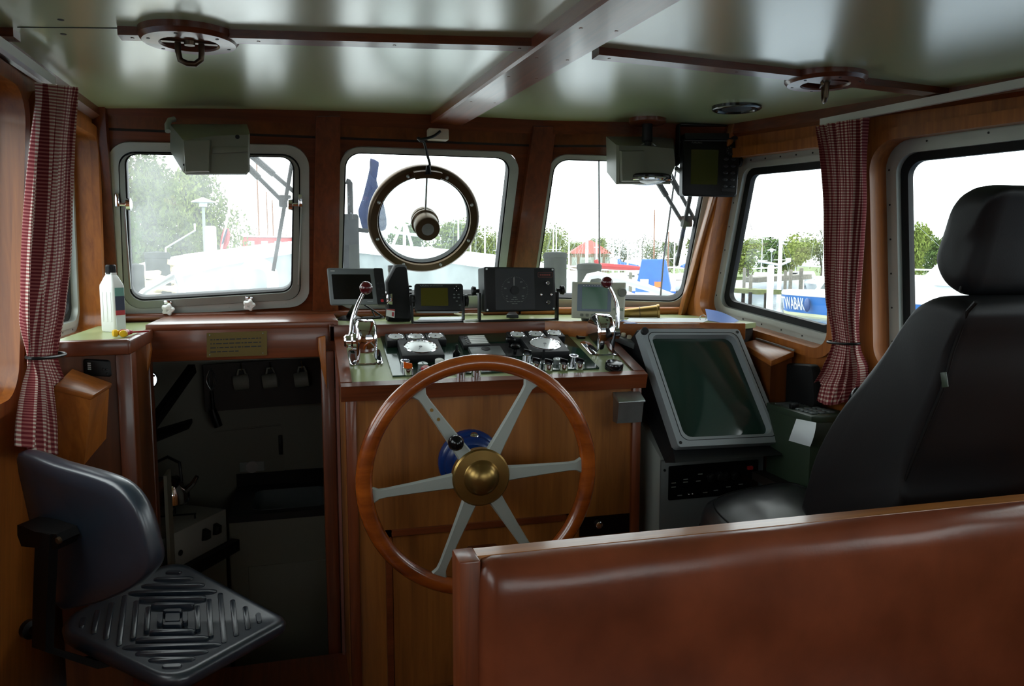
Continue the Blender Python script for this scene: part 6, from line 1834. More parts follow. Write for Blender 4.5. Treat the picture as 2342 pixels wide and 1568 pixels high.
for i, p in enumerate(path):
    t = (path[min(i + 1, len(path) - 1)] - path[max(0, i - 1)]); t.z = 0; t.normalize(); o = V((-t.y, t.x, 0))
    secs.append([p - o * 0.06 + V((0, 0, 0.005)), p + o * 0.14 + V((0, 0, 0.005)), p + o * 0.14 + V((0, 0, -0.095)), p - o * 0.06 + V((0, 0, -0.095))])
mb.loft(secs); trim(mb, M['white_paint'])
mb = MB(); mb.prism([V((p.x, p.y, DZ - 0.05)) for p in path[1:-1]] + [V((1.95, 3.66, DZ - 0.05)), V((-0.95, 3.66, DZ - 0.05))], (0, 0, 0.05)); struct(mb.build('floor_foredeck', M['white_paint']))
blk = mat('bollard_paint', srgb(30, 32, 34), 0.8, spec=0.12, mottle=0.25, mscale=60)
rope_m = mat('hemp_rope', srgb(206, 192, 158), 0.85, bump=0.6, bscale=90, mottle=0.12, mscale=40)


def bollard(label, x0, x1, ytop, y):
    a, b = P(x0, ytop, y=y), P(x1, ytop, y=y); c = (a + b) / 2; r = (b - a).length / 2
    mb = MB(); m = Matrix.Translation((c.x, c.y, DZ))
    h = c.z - DZ
    mb.lathe([(r, 0), (r, h - 0.03), (r * 1.06, h - 0.026), (r * 1.06, h - 0.006), (r * 0.97, h + 0.004), (0.0005, h + 0.012)], m, 28)
    return tag(mb.build('bollard', blk), label, 'bollard', 'mooring bollards on the foredeck'), c, r
_, c1, r1 = bollard('black mooring bollard with rope, taller one seen through the left front window', 331, 388, 579, 4.75)
_, c2, r2 = bollard('black mooring bollard at the left edge of the left front window', 292, 329, 607, 4.35)
bollard('black speckled bollard at the left edge of the right front window', 1245, 1295, 579, 4.75)
bollard('black speckled bollard above the pale probe display', 1322, 1373, 605, 4.35)
mb = MB(); pts = []
for i in range(90):
    t = i / 89; q = 2 * math.pi * t * 4
    s = 0.5 + 0.5 * math.cos(q); c = c1.lerp(c2, 1 - s)
    pts.append(V((c.x + (r1 + 0.02) * 1.0 * math.cos(q) * (1), c.y + (r1 + 0.03) * math.sin(q), c1.z - 0.09 - 0.20 * t + 0.01 * math.sin(q * 3))))
mb.tube(pts, 0.017, 8); tag(mb.build('mooring_rope', rope_m), 'pale mooring rope wound round the two port bollards', 'rope')
mb = MB(); mb.tube([P(380, 598, y=4.72), P(405, 605, y=4.8), P(440, 606, y=5.2), P(470, 601, y=5.6)], 0.017, 8); tag(mb.build('mooring_line', rope_m), 'pale rope leading from the port bollard to the bulwark', 'rope')
mb = MB(); mb.tube([P(318, 682, y=4.0), P(330, 668, y=4.02), P(396, 632, y=4.1), P(408, 636, y=4.1), P(415, 655, y=4.08), P(418, 700, y=4.05)], 0.019, 10); tag(mb.build('deck_rail', M['steel']), 'bent steel rail in front of the left front window', 'rail')
mb = MB(); mb.tube([P(1333, 680, y=4.15), P(1337, 650, y=4.15), P(1347, 632, y=4.15), P(1368, 628, y=4.15), P(1420, 640, y=4.1), P(1480, 657, y=4.05), P(1548, 682, y=4.0)], 0.02, 10); tag(mb.build('deck_hose', mat('pale_hose', srgb(196, 200, 200), 0.4)), 'pale hose arching outside the right front window behind the probe display', 'hose')
# arched fairlead
a = P(590, 634, y=6.2); r = 0.105
mb = MB(); mb.tube([V((a.x - r, a.y, DZ))] + [a + V((r * math.cos(t), 0, r * math.sin(t))) for t in [math.pi * (1 - i / 10) for i in range(11)]] + [V((a.x + r, a.y, DZ))], 0.042, 12); tag(mb.build('arched_pipe', M['white_paint']), 'thick white arched pipe inside the port bulwark', 'vent pipe')
# deck ventilator and furled blue sail
c = P(803, 553, y=6.6); w_ = (P(822, 553, y=6.6) - P(785, 553, y=6.6)).length / 2
z1, z2, z3 = P(803, 490, y=6.6).z, P(803, 420, y=6.6).z, 0
dvn = thing('deck_ventilator', 'dark deck ventilator drum with upright pipe at the left of the middle window', 'ventilator', V((c.x, c.y, DZ)))
mb = MB(); mb.lathe([(w_, 0), (w_, z1 - DZ - 0.015), (w_ * 0.85, z1 - DZ), (0.0005, z1 - DZ)], Matrix.Translation((c.x, c.y, DZ)), 24); mb.build('drum', blk, dvn)
mb = MB(); mb.tube([V((c.x, c.y, z1 - 0.02)), V((c.x, c.y, z2)), V((c.x - 0.01, c.y, z2 + 0.015)), V((c.x - 0.03, c.y, z2 + 0.02))], 0.024, 12); mb.build('pipe', blk, dvn)
mb = MB(); mb.tube([V((c.x + w_ * .9, c.y, c.z + 0.10)), V((c.x + w_ * 2.2, c.y, c.z + 0.09))], 0.018, 10); mb.build('side_pipe', blk, dvn)
spl2 = Pl(P(850, 450, y=7.3), (1, 0, 0), (0, -1, 0))
o = smooth_closed([spl2.px(*q) for q in ((847, 362), (866, 370), (864, 376), (858, 380), (859, 400), (866, 430), (876, 460), (884, 500), (882, 524), (868, 528), (850, 524), (832, 528), (824, 505), (819, 482), (828, 455), (836, 425), (842, 400), (846, 380))], 2)
cm = (sum(a for a, b in o) / len(o), sum(b for a, b in o) / len(o))
mb = MB(); mb.pillow(spl2, o, [(0.1, -0.09), (0.6, -0.08), (0.92, -0.04), (1.0, 0.0), (0.92, 0.04), (0.6, 0.08), (0.1, 0.09)])
fsail = thing('furled_sail', 'dark blue furled sail hanging on the forestay in the middle window', 'sail', spl2.p(cm[0], min(b for a, b in o)))
mb.build('sail_cover', mat('navy_canvas', srgb(26, 38, 68), 0.8, spec=0.1, mottle=0.25, mscale=14), fsail)
mb = MB(); mb.tube([P(851, 560, y=7.4), P(847, 200, y=7.4)], 0.006, 6); mb.build('forestay', M['steel'], fsail)
mb = MB(); q = P(1371, 662, y=4.56); mb.tube([q, P(1371, 610, y=4.56), P(1369, 200, y=4.56)], 0.0055, 6); tag(mb.build('whip_aerial', M['black']), 'thin black whip aerial rising in the right front window', 'aerial')
mb = MB(); mb.tube([P(1508, 712, y=3.9), P(1518, 590, y=3.9), P(1545, 395, y=3.8), P(1560, 280, y=3.75)], 0.005, 6); tag(mb.build('shroud_wire', M['dgrey']), 'slanting dark shroud wire by the right window wiper', 'wire')

# ---- windscreen wipers outside the glass
def wiper(label, pl, blade, arms, conn):
    root = thing('windscreen_wiper', label, 'wiper', pl.P(*conn, -0.07), 'windscreen wipers')
    b0, b1 = [pl.P(*q, -0.045) for q in blade]
    mb = MB(); mb.beam(b0, b1, 0.015, 0.018, up=pl.n); mb.build('blade', M['rubber'], root)
    mb = MB(); m0 = b0.lerp(b1, 0.12); m1 = b0.lerp(b1, 0.72); mb.tube([m0, b0.lerp(b1, 0.42) - pl.n * 0.022, m1], 0.005, 8); mb.build('blade_yoke', M['black'], root)
    for a in arms:
        q = [pl.P(*p_, -0.075) for p_ in a]
        mb = MB(); mb.tube([q[0], q[0].lerp(q[1], 0.55), q[0].lerp(q[1], 0.56), q[1]], [0.014, 0.013, 0.009, 0.009], 8); mb.build('arm', M['black'], root)
    c = pl.P(*conn, -0.068); mb = MB(); mb.box(c, (0.05, 0.03, 0.05), bev=0.006); mb.build('linkage', M['black'], root)
wiper('black windscreen wiper with twin arms on the left front window', FW, ((668, 370), (625, 618)), (((540, 325), (692, 455)), ((520, 335), (648, 462))), (652, 460))
wiper('black windscreen wiper with twin arms on the right front window', FR, ((1582, 430), (1547, 606)), (((1478, 372), (1560, 506)), ((1510, 360), (1592, 508))), (1570, 506))

# ================================================================== HARBOUR
WZ = -0.9
wm = bpy.data.materials.new('harbour_water'); wm.use_nodes = True
nt = wm.node_tree; b = nt.nodes['Principled BSDF']
b.inputs['Base Color'].default_value = srgb(52, 76, 96); b.inputs['Roughness'].default_value = 0.08
tcn = nt.nodes.new('ShaderNodeTexCoord'); n = nt.nodes.new('ShaderNodeTexNoise'); n.inputs['Scale'].default_value = 2.2; n.inputs['Detail'].default_value = 5
bp_ = nt.nodes.new('ShaderNodeBump'); bp_.inputs['Strength'].default_value = 0.5; bp_.inputs['Distance'].default_value = 0.06
nt.links.new(tcn.outputs['Object'], n.inputs['Vector']); nt.links.new(n.outputs['Fac'], bp_.inputs['Height']); nt.links.new(bp_.outputs[0], b.inputs['Normal'])
mb = MB(); mb.add([(-160, -60, WZ), (220, -60, WZ), (220, 260, WZ), (-160, 260, WZ)], [(0, 1, 2, 3)])
o = mb.build('water', wm); o['kind'] = 'stuff'; tag(o, 'rippled pale harbour water around the boats', 'water')
bank_m = mat('bank_grass', srgb(92, 108, 56), 0.9, mottle=0.3, mscale=0.8)
def bank(lab, pts):
    mb = MB(); mb.prism([(x, y, WZ - 0.2) for x, y in pts], (0, 0, 0.75)); return tag(mb.build('bank', bank_m), lab, 'bank')
bank('low grassy bank on the port side behind the reeds', [(-4, 9), (-60, 4), (-70, 80), (-20, 70), (-6.5, 32), (-5.2, 20)])
bank('distant grassy shore below the trees ahead and to starboard', [(-14, 72), (-16, 150), (160, 150), (190, 30), (120, 26), (92, 52), (60, 68), (30, 74)])

LEAF = {}
for nm, c in (('spring', (112, 128, 54)), ('light', (130, 142, 72)), ('deep', (80, 104, 46)), ('grey', (102, 110, 74))):
    LEAF[nm] = mat('leaf_' + nm, srgb(*c), 0.7, spec=0.2, mottle=0.35, mscale=1.6)
BARK = mat('bark', srgb(84, 74, 62), 0.9, mottle=0.2, mscale=10)
rnd = random.Random(5)


def crown_mesh(seed, n, leaf, flat=1.0):
    """loose leaf clumps in a unit-high crown (z 0.15..1, radius about 0.5)"""
    r = random.Random(seed); vs = []; fs = []
    lobes = []
    for i in range(9):
        t = r.uniform(0, 2 * math.pi); q = r.uniform(0, 0.3); z = r.uniform(0.30, 0.82)
        lobes.append((V((q * math.cos(t), q * math.sin(t), z)), r.uniform(0.14, 0.26) * (1.15 - 0.5 * abs(z - 0.5))))
    for i in range(n):
        c, s = r.choice(lobes)
        d = V((r.gauss(0, 1), r.gauss(0, 1), r.gauss(0, 1))).normalized() * s * (r.random() ** 0.45) * 1.1
        p = c + d
        a = V((r.gauss(0, 1), r.gauss(0, 1), r.gauss(0, 1))).normalized(); b = a.orthogonal().normalized()
        L = leaf * r.uniform(0.6, 1.3); k = len(vs)
        vs += [p + a * L, p + b * L * 0.55, p - a * L, p - b * L * 0.55]; fs.append((k, k + 1, k + 2, k + 3))
    return vs, fs


def limbs(mb, r, p, d, L, rad, depth):
    q = p + d * L
    mb.tube([p, (p + q) / 2 + V((r.gauss(0, .03), r.gauss(0, .03), 0)) * L, q], [rad, rad * 0.8, rad * 0.55], 5)
    if depth <= 0: return
    for i in range(r.choice((2, 3, 3))):
        e = (d + V((r.gauss(0, .45), r.gauss(0, .45), r.uniform(0, .3)))).normalized()
        limbs(mb, r, p + d * L * r.uniform(0.55, 1.0), e, L * r.uniform(0.55, 0.8), rad * 0.5, depth - 1)


PROTO = {}
def leafy_proto(key, seed, leafm, n, leaf):
    root = thing('leafy_tree', None, 'tree', (0, 0, 0))
    vs, fs = crown_mesh(seed, n, leaf); mb = MB(); mb.add(vs, fs); mb.build('crown', LEAF[leafm], root)
    mb = MB(); limbs(mb, random.Random(seed), V((0, 0, 0)), V((0, 0, 1)), 0.34, 0.022, 3); mb.build('trunk', BARK, root)
    PROTO[key] = [root, False]
def bare_proto(key, seed):
    root = thing('bare_tree', None, 'tree', (0, 0, 0))
    mb = MB(); mb.tube([(0, 0, 0), (0.01, 0, 0.3)], [0.02, 0.016], 6); mb.build('trunk', BARK, root)
    mb = MB(); limbs(mb, random.Random(seed), V((0.01, 0, 0.28)), V((0, 0, 1)), 0.27, 0.014, 5); mb.build('branches', BARK, root)
    PROTO[key] = [root, False]
leafy_proto('a', 1, 'spring', 3200, 0.032)
leafy_proto('b', 2, 'light', 3000, 0.032)
leafy_proto('c', 3, 'deep', 3200, 0.032)
leafy_proto('d', 4, 'grey', 1500, 0.02)
leafy_proto('big', 7, 'spring', 13000, 0.019)
leafy_proto('big2', 9, 'light', 11000, 0.019)
bare_proto('x', 21); bare_proto('y', 34)


def tree(key, px, ptop, wpx, d, label, group, base=-0.5):
    p = P(px, 590, d=d); top = P(px, ptop, d=d).z
    root, used = PROTO[key]
    o = root if not used else copy_tree(root)
    PROTO[key][1] = True
    o.location = V((p.x, p.y, base)); h = top - base; w = wpx / F * d
    o.scale = (w / 0.85, w / 0.85, h / 0.98)
    o.rotation_euler = (0, 0, rnd.uniform(0, 6.28))
    tag(o, label, 'tree', group)
    return o


TG = 'trees along the far shore'
for key, px, pt, w, d, lab in (
        ('big', 345, 318, 250, 27, 'tall pale green tree filling the left side of the left front window'),
        ('big2', 452, 352, 190, 33, 'yellow green tree in the middle of the left front window'),
        ('c', 245, 380, 150, 24, 'darker green tree at the edge of the port window behind the curtain'),
        ('d', 575, 520, 60, 70, 'small grey green tree far behind the red boat'),
        ('d', 640, 528, 60, 78, 'small grey green tree seen beside the left wiper blade'),
        ('c', 940, 512, 110, 82, 'green tree seen through the left half of the clear view disc'),
        ('a', 1040, 498, 150, 80, 'broad tree seen through the right half of the clear view disc'),
        ('b', 1100, 515, 110, 76, 'light green tree just right of the clear view rim'),
        ('a', 1152, 545, 90, 74, 'low bushy tree at the right edge of the middle window'),
        ('b', 1262, 505, 84, 74, 'light green tree at the left edge of the right front window'),
        ('a', 1308, 552, 70, 122, 'small yellow green tree left of the red roof'),
        ('a', 1372, 540, 60, 125, 'small bright tree rising behind the red roof'),
        ('d', 1425, 545, 100, 100, 'thin grey green tree right of the red roof'),
        ('d', 1490, 540, 90, 98, 'thin grey green tree above the blue boat cover'),
        ('a', 1530, 548, 60, 84, 'rounded green tree above the blue canopy, near the wiper'),
        ('a', 1585, 540, 60, 80, 'green tree at the right edge of the right front window'),
        ('a', 1712, 540, 90, 66, 'bright green tree at the left edge of the starboard window'),
        ('c', 1765, 545, 110, 72, 'deep green tree behind the white mast in the starboard window'),
        ('b', 1822, 528, 110, 70, 'light green tree in the middle of the starboard window'),
        ('d', 1880, 520, 100, 64, 'grey green tree beside the starboard curtain'),
        ('a', 2086, 508, 80, 58, 'green tree left of the headrest in the aft starboard window'),
        ('c', 2135, 540, 80, 60, 'low green tree partly behind the headrest')):
    tree(key, px, pt, w, d, lab, TG)
for key, px, pt, w, d, lab in (
        ('x', 1468, 488, 70, 92, 'tall bare tree left of the blue canopy'),
        ('y', 1420, 528, 50, 96, 'short bare tree right of the red roof'),
        ('y', 1722, 465, 60, 84, 'bare tree standing high in the starboard window'),
        ('x', 1886, 470, 90, 70, 'bare tree against the starboard curtain'),
        ('x', 2262, 386, 150, 76, 'wide bare tree showing above the headrest'),
        ('y', 2180, 430, 90, 74, 'thin bare tree left of the headrest top')):
    tree(key, px, pt, w, d, lab, 'bare trees along the far shore')

# reeds on the port bank
mb = MB(); r = random.Random(3)
for i in range(5200):
    y = r.uniform(7.5, 26); x = -(0.20 * y + 0.9) - abs(r.gauss(0, 1.0)) - 0.4
    if r.random() < 0.35: x = -r.uniform(2.2, 9); y = r.uniform(5, 14)
    h = r.uniform(1.3, 2.5); w = 0.02; t = r.uniform(0, math.pi); dx, dy = w * math.cos(t), w * math.sin(t); lx, ly = r.gauss(0, .15), r.gauss(0, .15)
    k_ = [(x - dx, y - dy, WZ), (x + dx, y + dy, WZ), (x + lx, y + ly, WZ + h)]
    vs = [mb.bm.verts.new(q) for q in k_]; f_ = mb.bm.faces.new(vs)
o = mb.build('reeds', mat('dry_reeds', srgb(176, 158, 104), 0.8, mottle=0.25, mscale=2)); o['kind'] = 'stuff'; tag(o, 'straw coloured reeds on the port bank outside the side window', 'reeds')

# ---- sailboats of the marina
hull_w = M['white_paint']; mast_m = mat('mast_alloy', srgb(214, 218, 220), 0.35, metal=0.2)
mast_b = mat('brown_mast', srgb(128, 84, 58), 0.5)
canvas_b = mat('blue_canvas', srgb(36, 92, 196), 0.7, mottle=0.1, mscale=3)
canvas_r = mat('red_canvas', srgb(168, 42, 48), 0.7)


def hullsecs(L, B, Hh, n=9):
    secs = []
    for i in range(n):
        t = i / (n - 1); x = -L / 2 + L * t
        w = B / 2 * (0.72 + 0.28 * math.sin(math.pi * min(1, t * 1.3))) * (1 - max(0, (t - 0.55) / 0.45) ** 2 * 0.98)
        z = Hh * (1 + 0.25 * max(0, t - 0.5) * 2)
        secs.append([V((x, -w, z)), V((x, -w * 0.85, z * 0.3)), V((x, -w * 0.3, -0.25)), V((x, w * 0.3, -0.25)), V((x, w * 0.85, z * 0.3)), V((x, w, z))])
    return secs


def sailboat(px, mtop, d, head, label, cover=None, L=7.5, mm=None, lean=0):
    p = P(px, 620, d=d)
    c = V((p.x, p.y, WZ))
    root = thing('sailboat', label, 'sailboat', c, 'moored sailboats of the marina')
    T = Matrix.Translation(c) @ Matrix.Rotation(R(head), 4, 'Z')
    mb = MB(T @ Matrix.Translation((-0.4, 0, 0))); mb.loft(hullsecs(L, L * 0.33, 0.85)); mb.build('hull', hull_w, root)
    mb = MB(T); mb.hull([(-1.6, -0.7, 0.8), (-1.6, 0.7, 0.8), (1.4, -0.5, 0.9), (1.4, 0.5, 0.9), (-1.4, -0.6, 1.3), (-1.4, 0.6, 1.3), (0.7, -0.45, 1.25), (0.7, 0.45, 1.25)], 0.04); cabn = mb.build('cabin', hull_w, root)
    mb = MB(T)
    for s in (-1, 1): mb.box((-0.3, s * 0.56, 1.08), (1.2, 0.06, 0.16))
    mb.build('cabin_window', M['screen'], cabn)
    ht = P(px, mtop, d=d).z - WZ
    mb = MB(T); mb.tube([(0.2, 0, 0.8), (0.2 - lean * 0.5, 0, ht * 0.5), (0.2 - lean, 0, ht)], [0.07, 0.06, 0.045], 6); mast = mb.build('mast', mm or mast_m, root)
    mb = MB(T); mb.tube([(0.2, -0.5, ht * 0.55), (0.2, 0.5, ht * 0.55)], 0.025, 5); mb.build('spreader', mast_m, mast)
    mb = MB(T)
    for q in ((3.0, 0, 0.95), (-3.6, 0, 0.85), (0.1, 1.05, 0.85), (0.1, -1.05, 0.85)): mb.tube([(0.2 - lean, 0, ht * 0.98), q], 0.008, 4)
    mb.build('rigging', M['steel'], root)
    mb = MB(T); mb.tube([(0.15, 0, 1.75), (-2.9, 0, 1.7)], 0.05, 6); bm_ = mb.build('boom', mast_m, root)
    if cover:
        mb = MB(T); mb.tube([(0.25, 0, 2.35), (0.1, 0, 2.0), (-0.8, 0, 1.92), (-2.0, 0, 1.85), (-2.95, 0, 1.8)], [0.12, 0.2, 0.19, 0.16, 0.10], 8); mb.build('sail_cover', cover, bm_)
    return root


for a in ((1048, 380, 56, 70, 'sailboat whose mast shows right of the clear view motor', None), (1072, 420, 60, 30, 'sailboat behind the clear view disc, second mast from its rim', None),
          (1112, 410, 52, 100, 'sailboat with a mast between clear view screen and window post', canvas_b), (1132, 505, 68, 20, 'far sailboat with a short mast at the right of the middle window', None),
          (1150, 520, 70, 150, 'far sailboat hidden low behind the right edge of the middle window', None),
          (1264, 500, 66, 60, 'sailboat with mast in front of the leftmost tree of the right window', None), (1275, 512, 70, 110, 'sailboat moored behind the taller starboard bollard', None),
          (1302, 430, 55, 80, 'sailboat with a tall mast just left of the red roof', None), (1337, 545, 74, 40, 'far sailboat with mast against the red roof wall', None), (1348, 440, 58, 120, 'sailboat with slender mast before the red roof', None),
          (1371, 470, 48, 175, 'sailboat with a red sail cover on its boom', canvas_r), (1401, 445, 57, 60, 'sailboat with pale mast right of the red roof', None),
          (1418, 530, 64, 95, 'sailboat with leaning mast right of the red sail cover', canvas_b), (1432, 500, 60, 35, 'sailboat with mast midway between red roof and blue canopy', None), (1446, 555, 72, 80, 'far sailboat with short mast left of the blue canopy', None),
          (1470, 515, 66, 140, 'sailboat with mast at the left edge of the blue canopy', None), (1543, 455, 60, 75, 'sailboat with mast behind the right wiper blade', None), (1577, 500, 62, 50, 'sailboat with mast at the right edge of the right front window', canvas_b),
          (1741, 545, 66, 60, 'far sailboat with slanting mast at the left of the starboard window', None), (1778, 535, 58, 20, 'sailboat with twin pale mast behind the jetty', None), (1823, 540, 70, 100, 'far sailboat with thin mast in the middle of the starboard window', None),
          (1884, 380, 52, 60, 'sailboat with tall mast against the starboard curtain', None), (2092, 505, 48, 140, 'sailboat with leaning mast in the aft starboard window', None)):
    sailboat(a[0], a[1], a[2], a[3], a[4], a[5], lean=0.0)
for a in ((594, 352, 58, 80, 'sailboat with a tall brown mast right of the left motor cover'), (610, 440, 62, 30, 'sailboat with a short brown mast beside the tall brown one'), (631, 458, 56, 120, 'sailboat with brown mast left of the wiper blade'),
          (1527, 530, 58, 60, 'sailboat with brown mast above the blue canopy'), (1498, 480, 64, 100, 'sailboat with reddish mast among the bare trees')):
    sailboat(a[0], a[1], a[2], a[3], a[4], None, mm=mast_b)


def motorboat(name, label, px, d, L, B, Hh, head, parts):
    p = P(px, 620, d=d); c = V((p.x, p.y, WZ))
    root = thing(name, label, 'boat', c)
    T = Matrix.Translation(c) @ Matrix.Rotation(R(head), 4, 'Z')
    for nm, m, fn in parts:
        mb = MB(T); fn(mb); mb.build(nm, m, root)
    return root


# boat under a blue canopy, seen end on
p = P(1498, 620, d=42); w_ = 92 / F * 42
def zpx(py, d): return P(1498, py, d=d).z - WZ
motorboat('canopy_boat', 'white boat under a bright blue canopy in the right front window', 1498, 42, 6, 2.2, .9, 62,
          [('hull', hull_w, lambda mb: mb.loft(hullsecs(6.5, w_ * 1.05, 0.75))),
           ('canopy', canvas_b, lambda mb: mb.hull([(-2.2, -w_ * .42, .75), (-2.2, w_ * .42, .75), (1.4, -w_ * .40, .75), (1.4, w_ * .40, .75), (-1.8, -w_ * .28, zpx(592, 42)), (-1.8, w_ * .28, zpx(592, 42)), (0.8, -w_ * .26, zpx(594, 42)), (0.8, w_ * .26, zpx(594, 42))], 0.08)),
           ('canopy_window', hull_w, lambda mb: mb.box((-2.16, w_ * .2, 1.2), (0.10, 0.42, 0.34), Matrix.Rotation(R(14), 3, 'Y'))),
           ('canopy_window', M['orange'], lambda mb: mb.box((-2.16, -w_ * .12, 1.1), (0.10, 0.36, 0.28), Matrix.Rotation(R(14), 3, 'Y'))),
           ('side_cloth', canvas_b, lambda mb: mb.box((-3.1, 0, 0.60), (0.10, w_ * 1.08, 0.42), bev=0.02)),
           ('windscreen_frame', mast_m, lambda mb: mb.tube([(0.9, -w_ * .36, .8), (0.8, -w_ * .30, 1.75), (0.8, w_ * .30, 1.75), (0.9, w_ * .36, .8)], 0.03, 6))])
# white dinghy
p = P(1455, 655, d=21)
mb = MB(Matrix.Translation((p.x, p.y, WZ)) @ Matrix.Rotation(R(200), 4, 'Z')); mb.loft(hullsecs(3.4, 1.3, 0.5)); tag(mb.build('dinghy', hull_w), 'small white dinghy floating beyond the pale hose', 'dinghy')
# boat with red deckhouse behind the bow
motorboat('red_boat', 'boat with a red deckhouse beyond the bow in the left front window', 622, 50, 9, 3, 1, 8,
          [('hull', hull_w, lambda mb: mb.loft(hullsecs(9, 3, 2.5))),
           ('deckhouse', mat('red_paint', srgb(196, 40, 44), 0.45), lambda mb: mb.box((-0.2, 0, 3.2), (3.2, 2.0, 1.1), bev=0.05)),
           ('roof', hull_w, lambda mb: mb.box((-0.2, 0, 3.78), (3.5, 2.3, 0.09), bev=0.03))] +
          [('window', M['lgrey'], (lambda x: (lambda mb: mb.box((x, -1.0, 3.3), (0.42, 0.06, 0.42), bev=0.03)))(x)) for x in (-1.3, -0.5, 0.3, 1.1)])
# flag on a stern staff and white pile
fl = thing('ensign', 'red and dark ensign hanging from a slanting staff beyond the bow', 'flag', P(508, 575, d=6.55))
mb = MB(); mb.tube([P(505, 578, d=6.55), P(522, 490, d=6.55), P(540, 405, d=6.55)], 0.009, 6); mb.build('staff', mast_m, fl)
mb = MB(); secs = []
for q0, q1 in (((518, 522), (512, 522)), ((521, 535), (506, 540)), ((519, 552), (503, 560)), ((512, 568), (504, 574))): a, b_ = P(*q0, d=6.55), P(*q1, d=6.55); secs.append([a, b_, b_ + V((0.015, .05, 0)), a + V((0.015, .05, 0))])
mb.loft(secs); mb.mi = 1; mb.loft([[p + V((0.01, -0.02, 0)) for p in (P(*q0, d=6.55), P(*q1, d=6.55), P(*q1, d=6.5), P(*q0, d=6.5))] for q0, q1 in (((519, 524), (515, 524)), ((514, 540), (508, 543)), ((509, 556), (504, 560)))])
mb.build('flag_cloth', [canvas_r, mat('flag_dark', srgb(36, 40, 62), 0.7)], fl)
mb = MB(); a = P(484, 590, d=16); mb.lathe([(0.11, 0), (0.11, P(484, 517, d=16).z - WZ - .02), (0.08, P(484, 517, d=16).z - WZ)], Matrix.Translation((a.x, a.y, WZ)), 14); tag(mb.build('mooring_pile', M['white_paint']), 'white mooring pile left of the ensign', 'pile')
def lamppost(px, ptop, d, label):
    a = P(px, 600, d=d); zt = P(px, ptop, d=d).z; s = d / 26
    root = thing('lamp_post', label, 'street lamp', V((a.x, a.y, -0.7)))
    mb = MB(); mb.tube([V((a.x, a.y, -0.7)), V((a.x, a.y, zt))], 0.045, 8); mb.build('post', M['lgrey'], root)
    mb = MB(); mb.lathe([(0.03, 0.02), (0.34, -0.10), (0.34, -0.13), (0.12, -0.14), (0.12, -0.26), (0.0005, -0.27)], Matrix.Translation((a.x, a.y, zt + .05)), 20); mb.build('lamp_head', M['white'], root)
lamppost(470, 458, 24, 'lamp post with a wide conical head in front of the left trees')
lamppost(1764, 570, 60, 'distant lamp post among the trees of the starboard window')
mb = MB(); mb.tube([P(379, 590, d=18), P(379, 567, d=18), P(446, 527, d=18), P(445, 511, d=18)], 0.022, 6); tag(mb.build('gangway_rail', mast_m), 'white slanting gangway rail beyond the port bollard', 'rail')
mb = MB()
for q in (((918, 514), (898, 562)), ((925, 512), (925, 562)), ((928, 514), (942, 562)), ((880, 528), (970, 540))): mb.tube([P(*q[0], d=7.55), P(*q[1], d=7.55)], 0.015, 6)
tag(mb.build('bow_pulpit', M['white_paint']), 'white tubular bow pulpit seen through the clear view disc', 'pulpit')

# house with a red roof on the far shore
hd = 105
a, b_ = P(1302, 580, d=hd), P(1402, 580, d=hd); wv = (b_ - a); wv.z = 0; Lh = wv.length; ux = wv.normalized(); uy = V((-ux.y, ux.x, 0))
zr, ze, z0 = P(1352, 548, d=hd).z, a.z, -0.5
hs = thing('house', 'house with a wide red tiled roof behind the masts', 'house', (a + b_) / 2 - V((0, 0, a.z + 0.5)))
mb = MB(); mb.prism([V((q.x, q.y, z0)) for q in (a + ux * .5, b_ - ux * .5, b_ - ux * .5 + uy * 7, a + ux * .5 + uy * 7)], (0, 0, ze - z0 - 0.05)); wl_ = mb.build('walls', mat('house_brick', srgb(120, 100, 84), 0.8, mottle=0.2, mscale=2), hs)
mb = MB(); mb.hull([V((q.x, q.y, z)) for q, z in ((a, ze), (b_, ze), (b_ + uy * 7.5, ze), (a + uy * 7.5, ze), (a + ux * Lh * .46 + uy * 3.2, zr), (a + ux * Lh * .56 + uy * 3.2, zr))]); mb.build('roof', mat('roof_tiles', srgb(166, 74, 66), 0.7, mottle=0.12, mscale=4), hs)
for t in (0.12, 0.3, 0.5, 0.7, 0.88):
    mb = MB(); c = a + ux * Lh * t; mb.box(V((c.x, c.y, (ze + z0) / 2 + .3)) - uy * 0.0, (0.7, 0.12, 1.1), math.atan2(ux.y, ux.x)); mb.build('window', M['lgrey'], wl_)

# jetty with mooring posts
post_m = mat('weathered_post', srgb(112, 108, 98), 0.85, mottle=0.25, mscale=8)
jd = 40
ja, jb = P(1690, 663, d=42), P(1760, 668, d=38)
jt = thing('jetty', 'low mossy wooden jetty left of the blue boat', 'jetty', (ja + jb) / 2)
mb = MB(); mb.beam(ja, jb, 1.2, 0.22); mb.build('deck', mat('mossy_planks', srgb(98, 104, 62), 0.85, mottle=0.2, mscale=6), jt)
for q in ((1716, 668, 38.5), (1752, 670, 38), (1700, 662, 41)):
    p = P(q[0], q[1], d=q[2]); mb = MB(); mb.tube([V((p.x, p.y, WZ - .3)), p], 0.09, 8); mb.build('pile', M['gap'], jt)
mb = MB(); mb.beam(P(1715, 640, d=46), P(1840, 632, d=50), 1.0, 0.3); tag(mb.build('pontoon', post_m), 'grey floating pontoon behind the blue boat', 'pontoon')
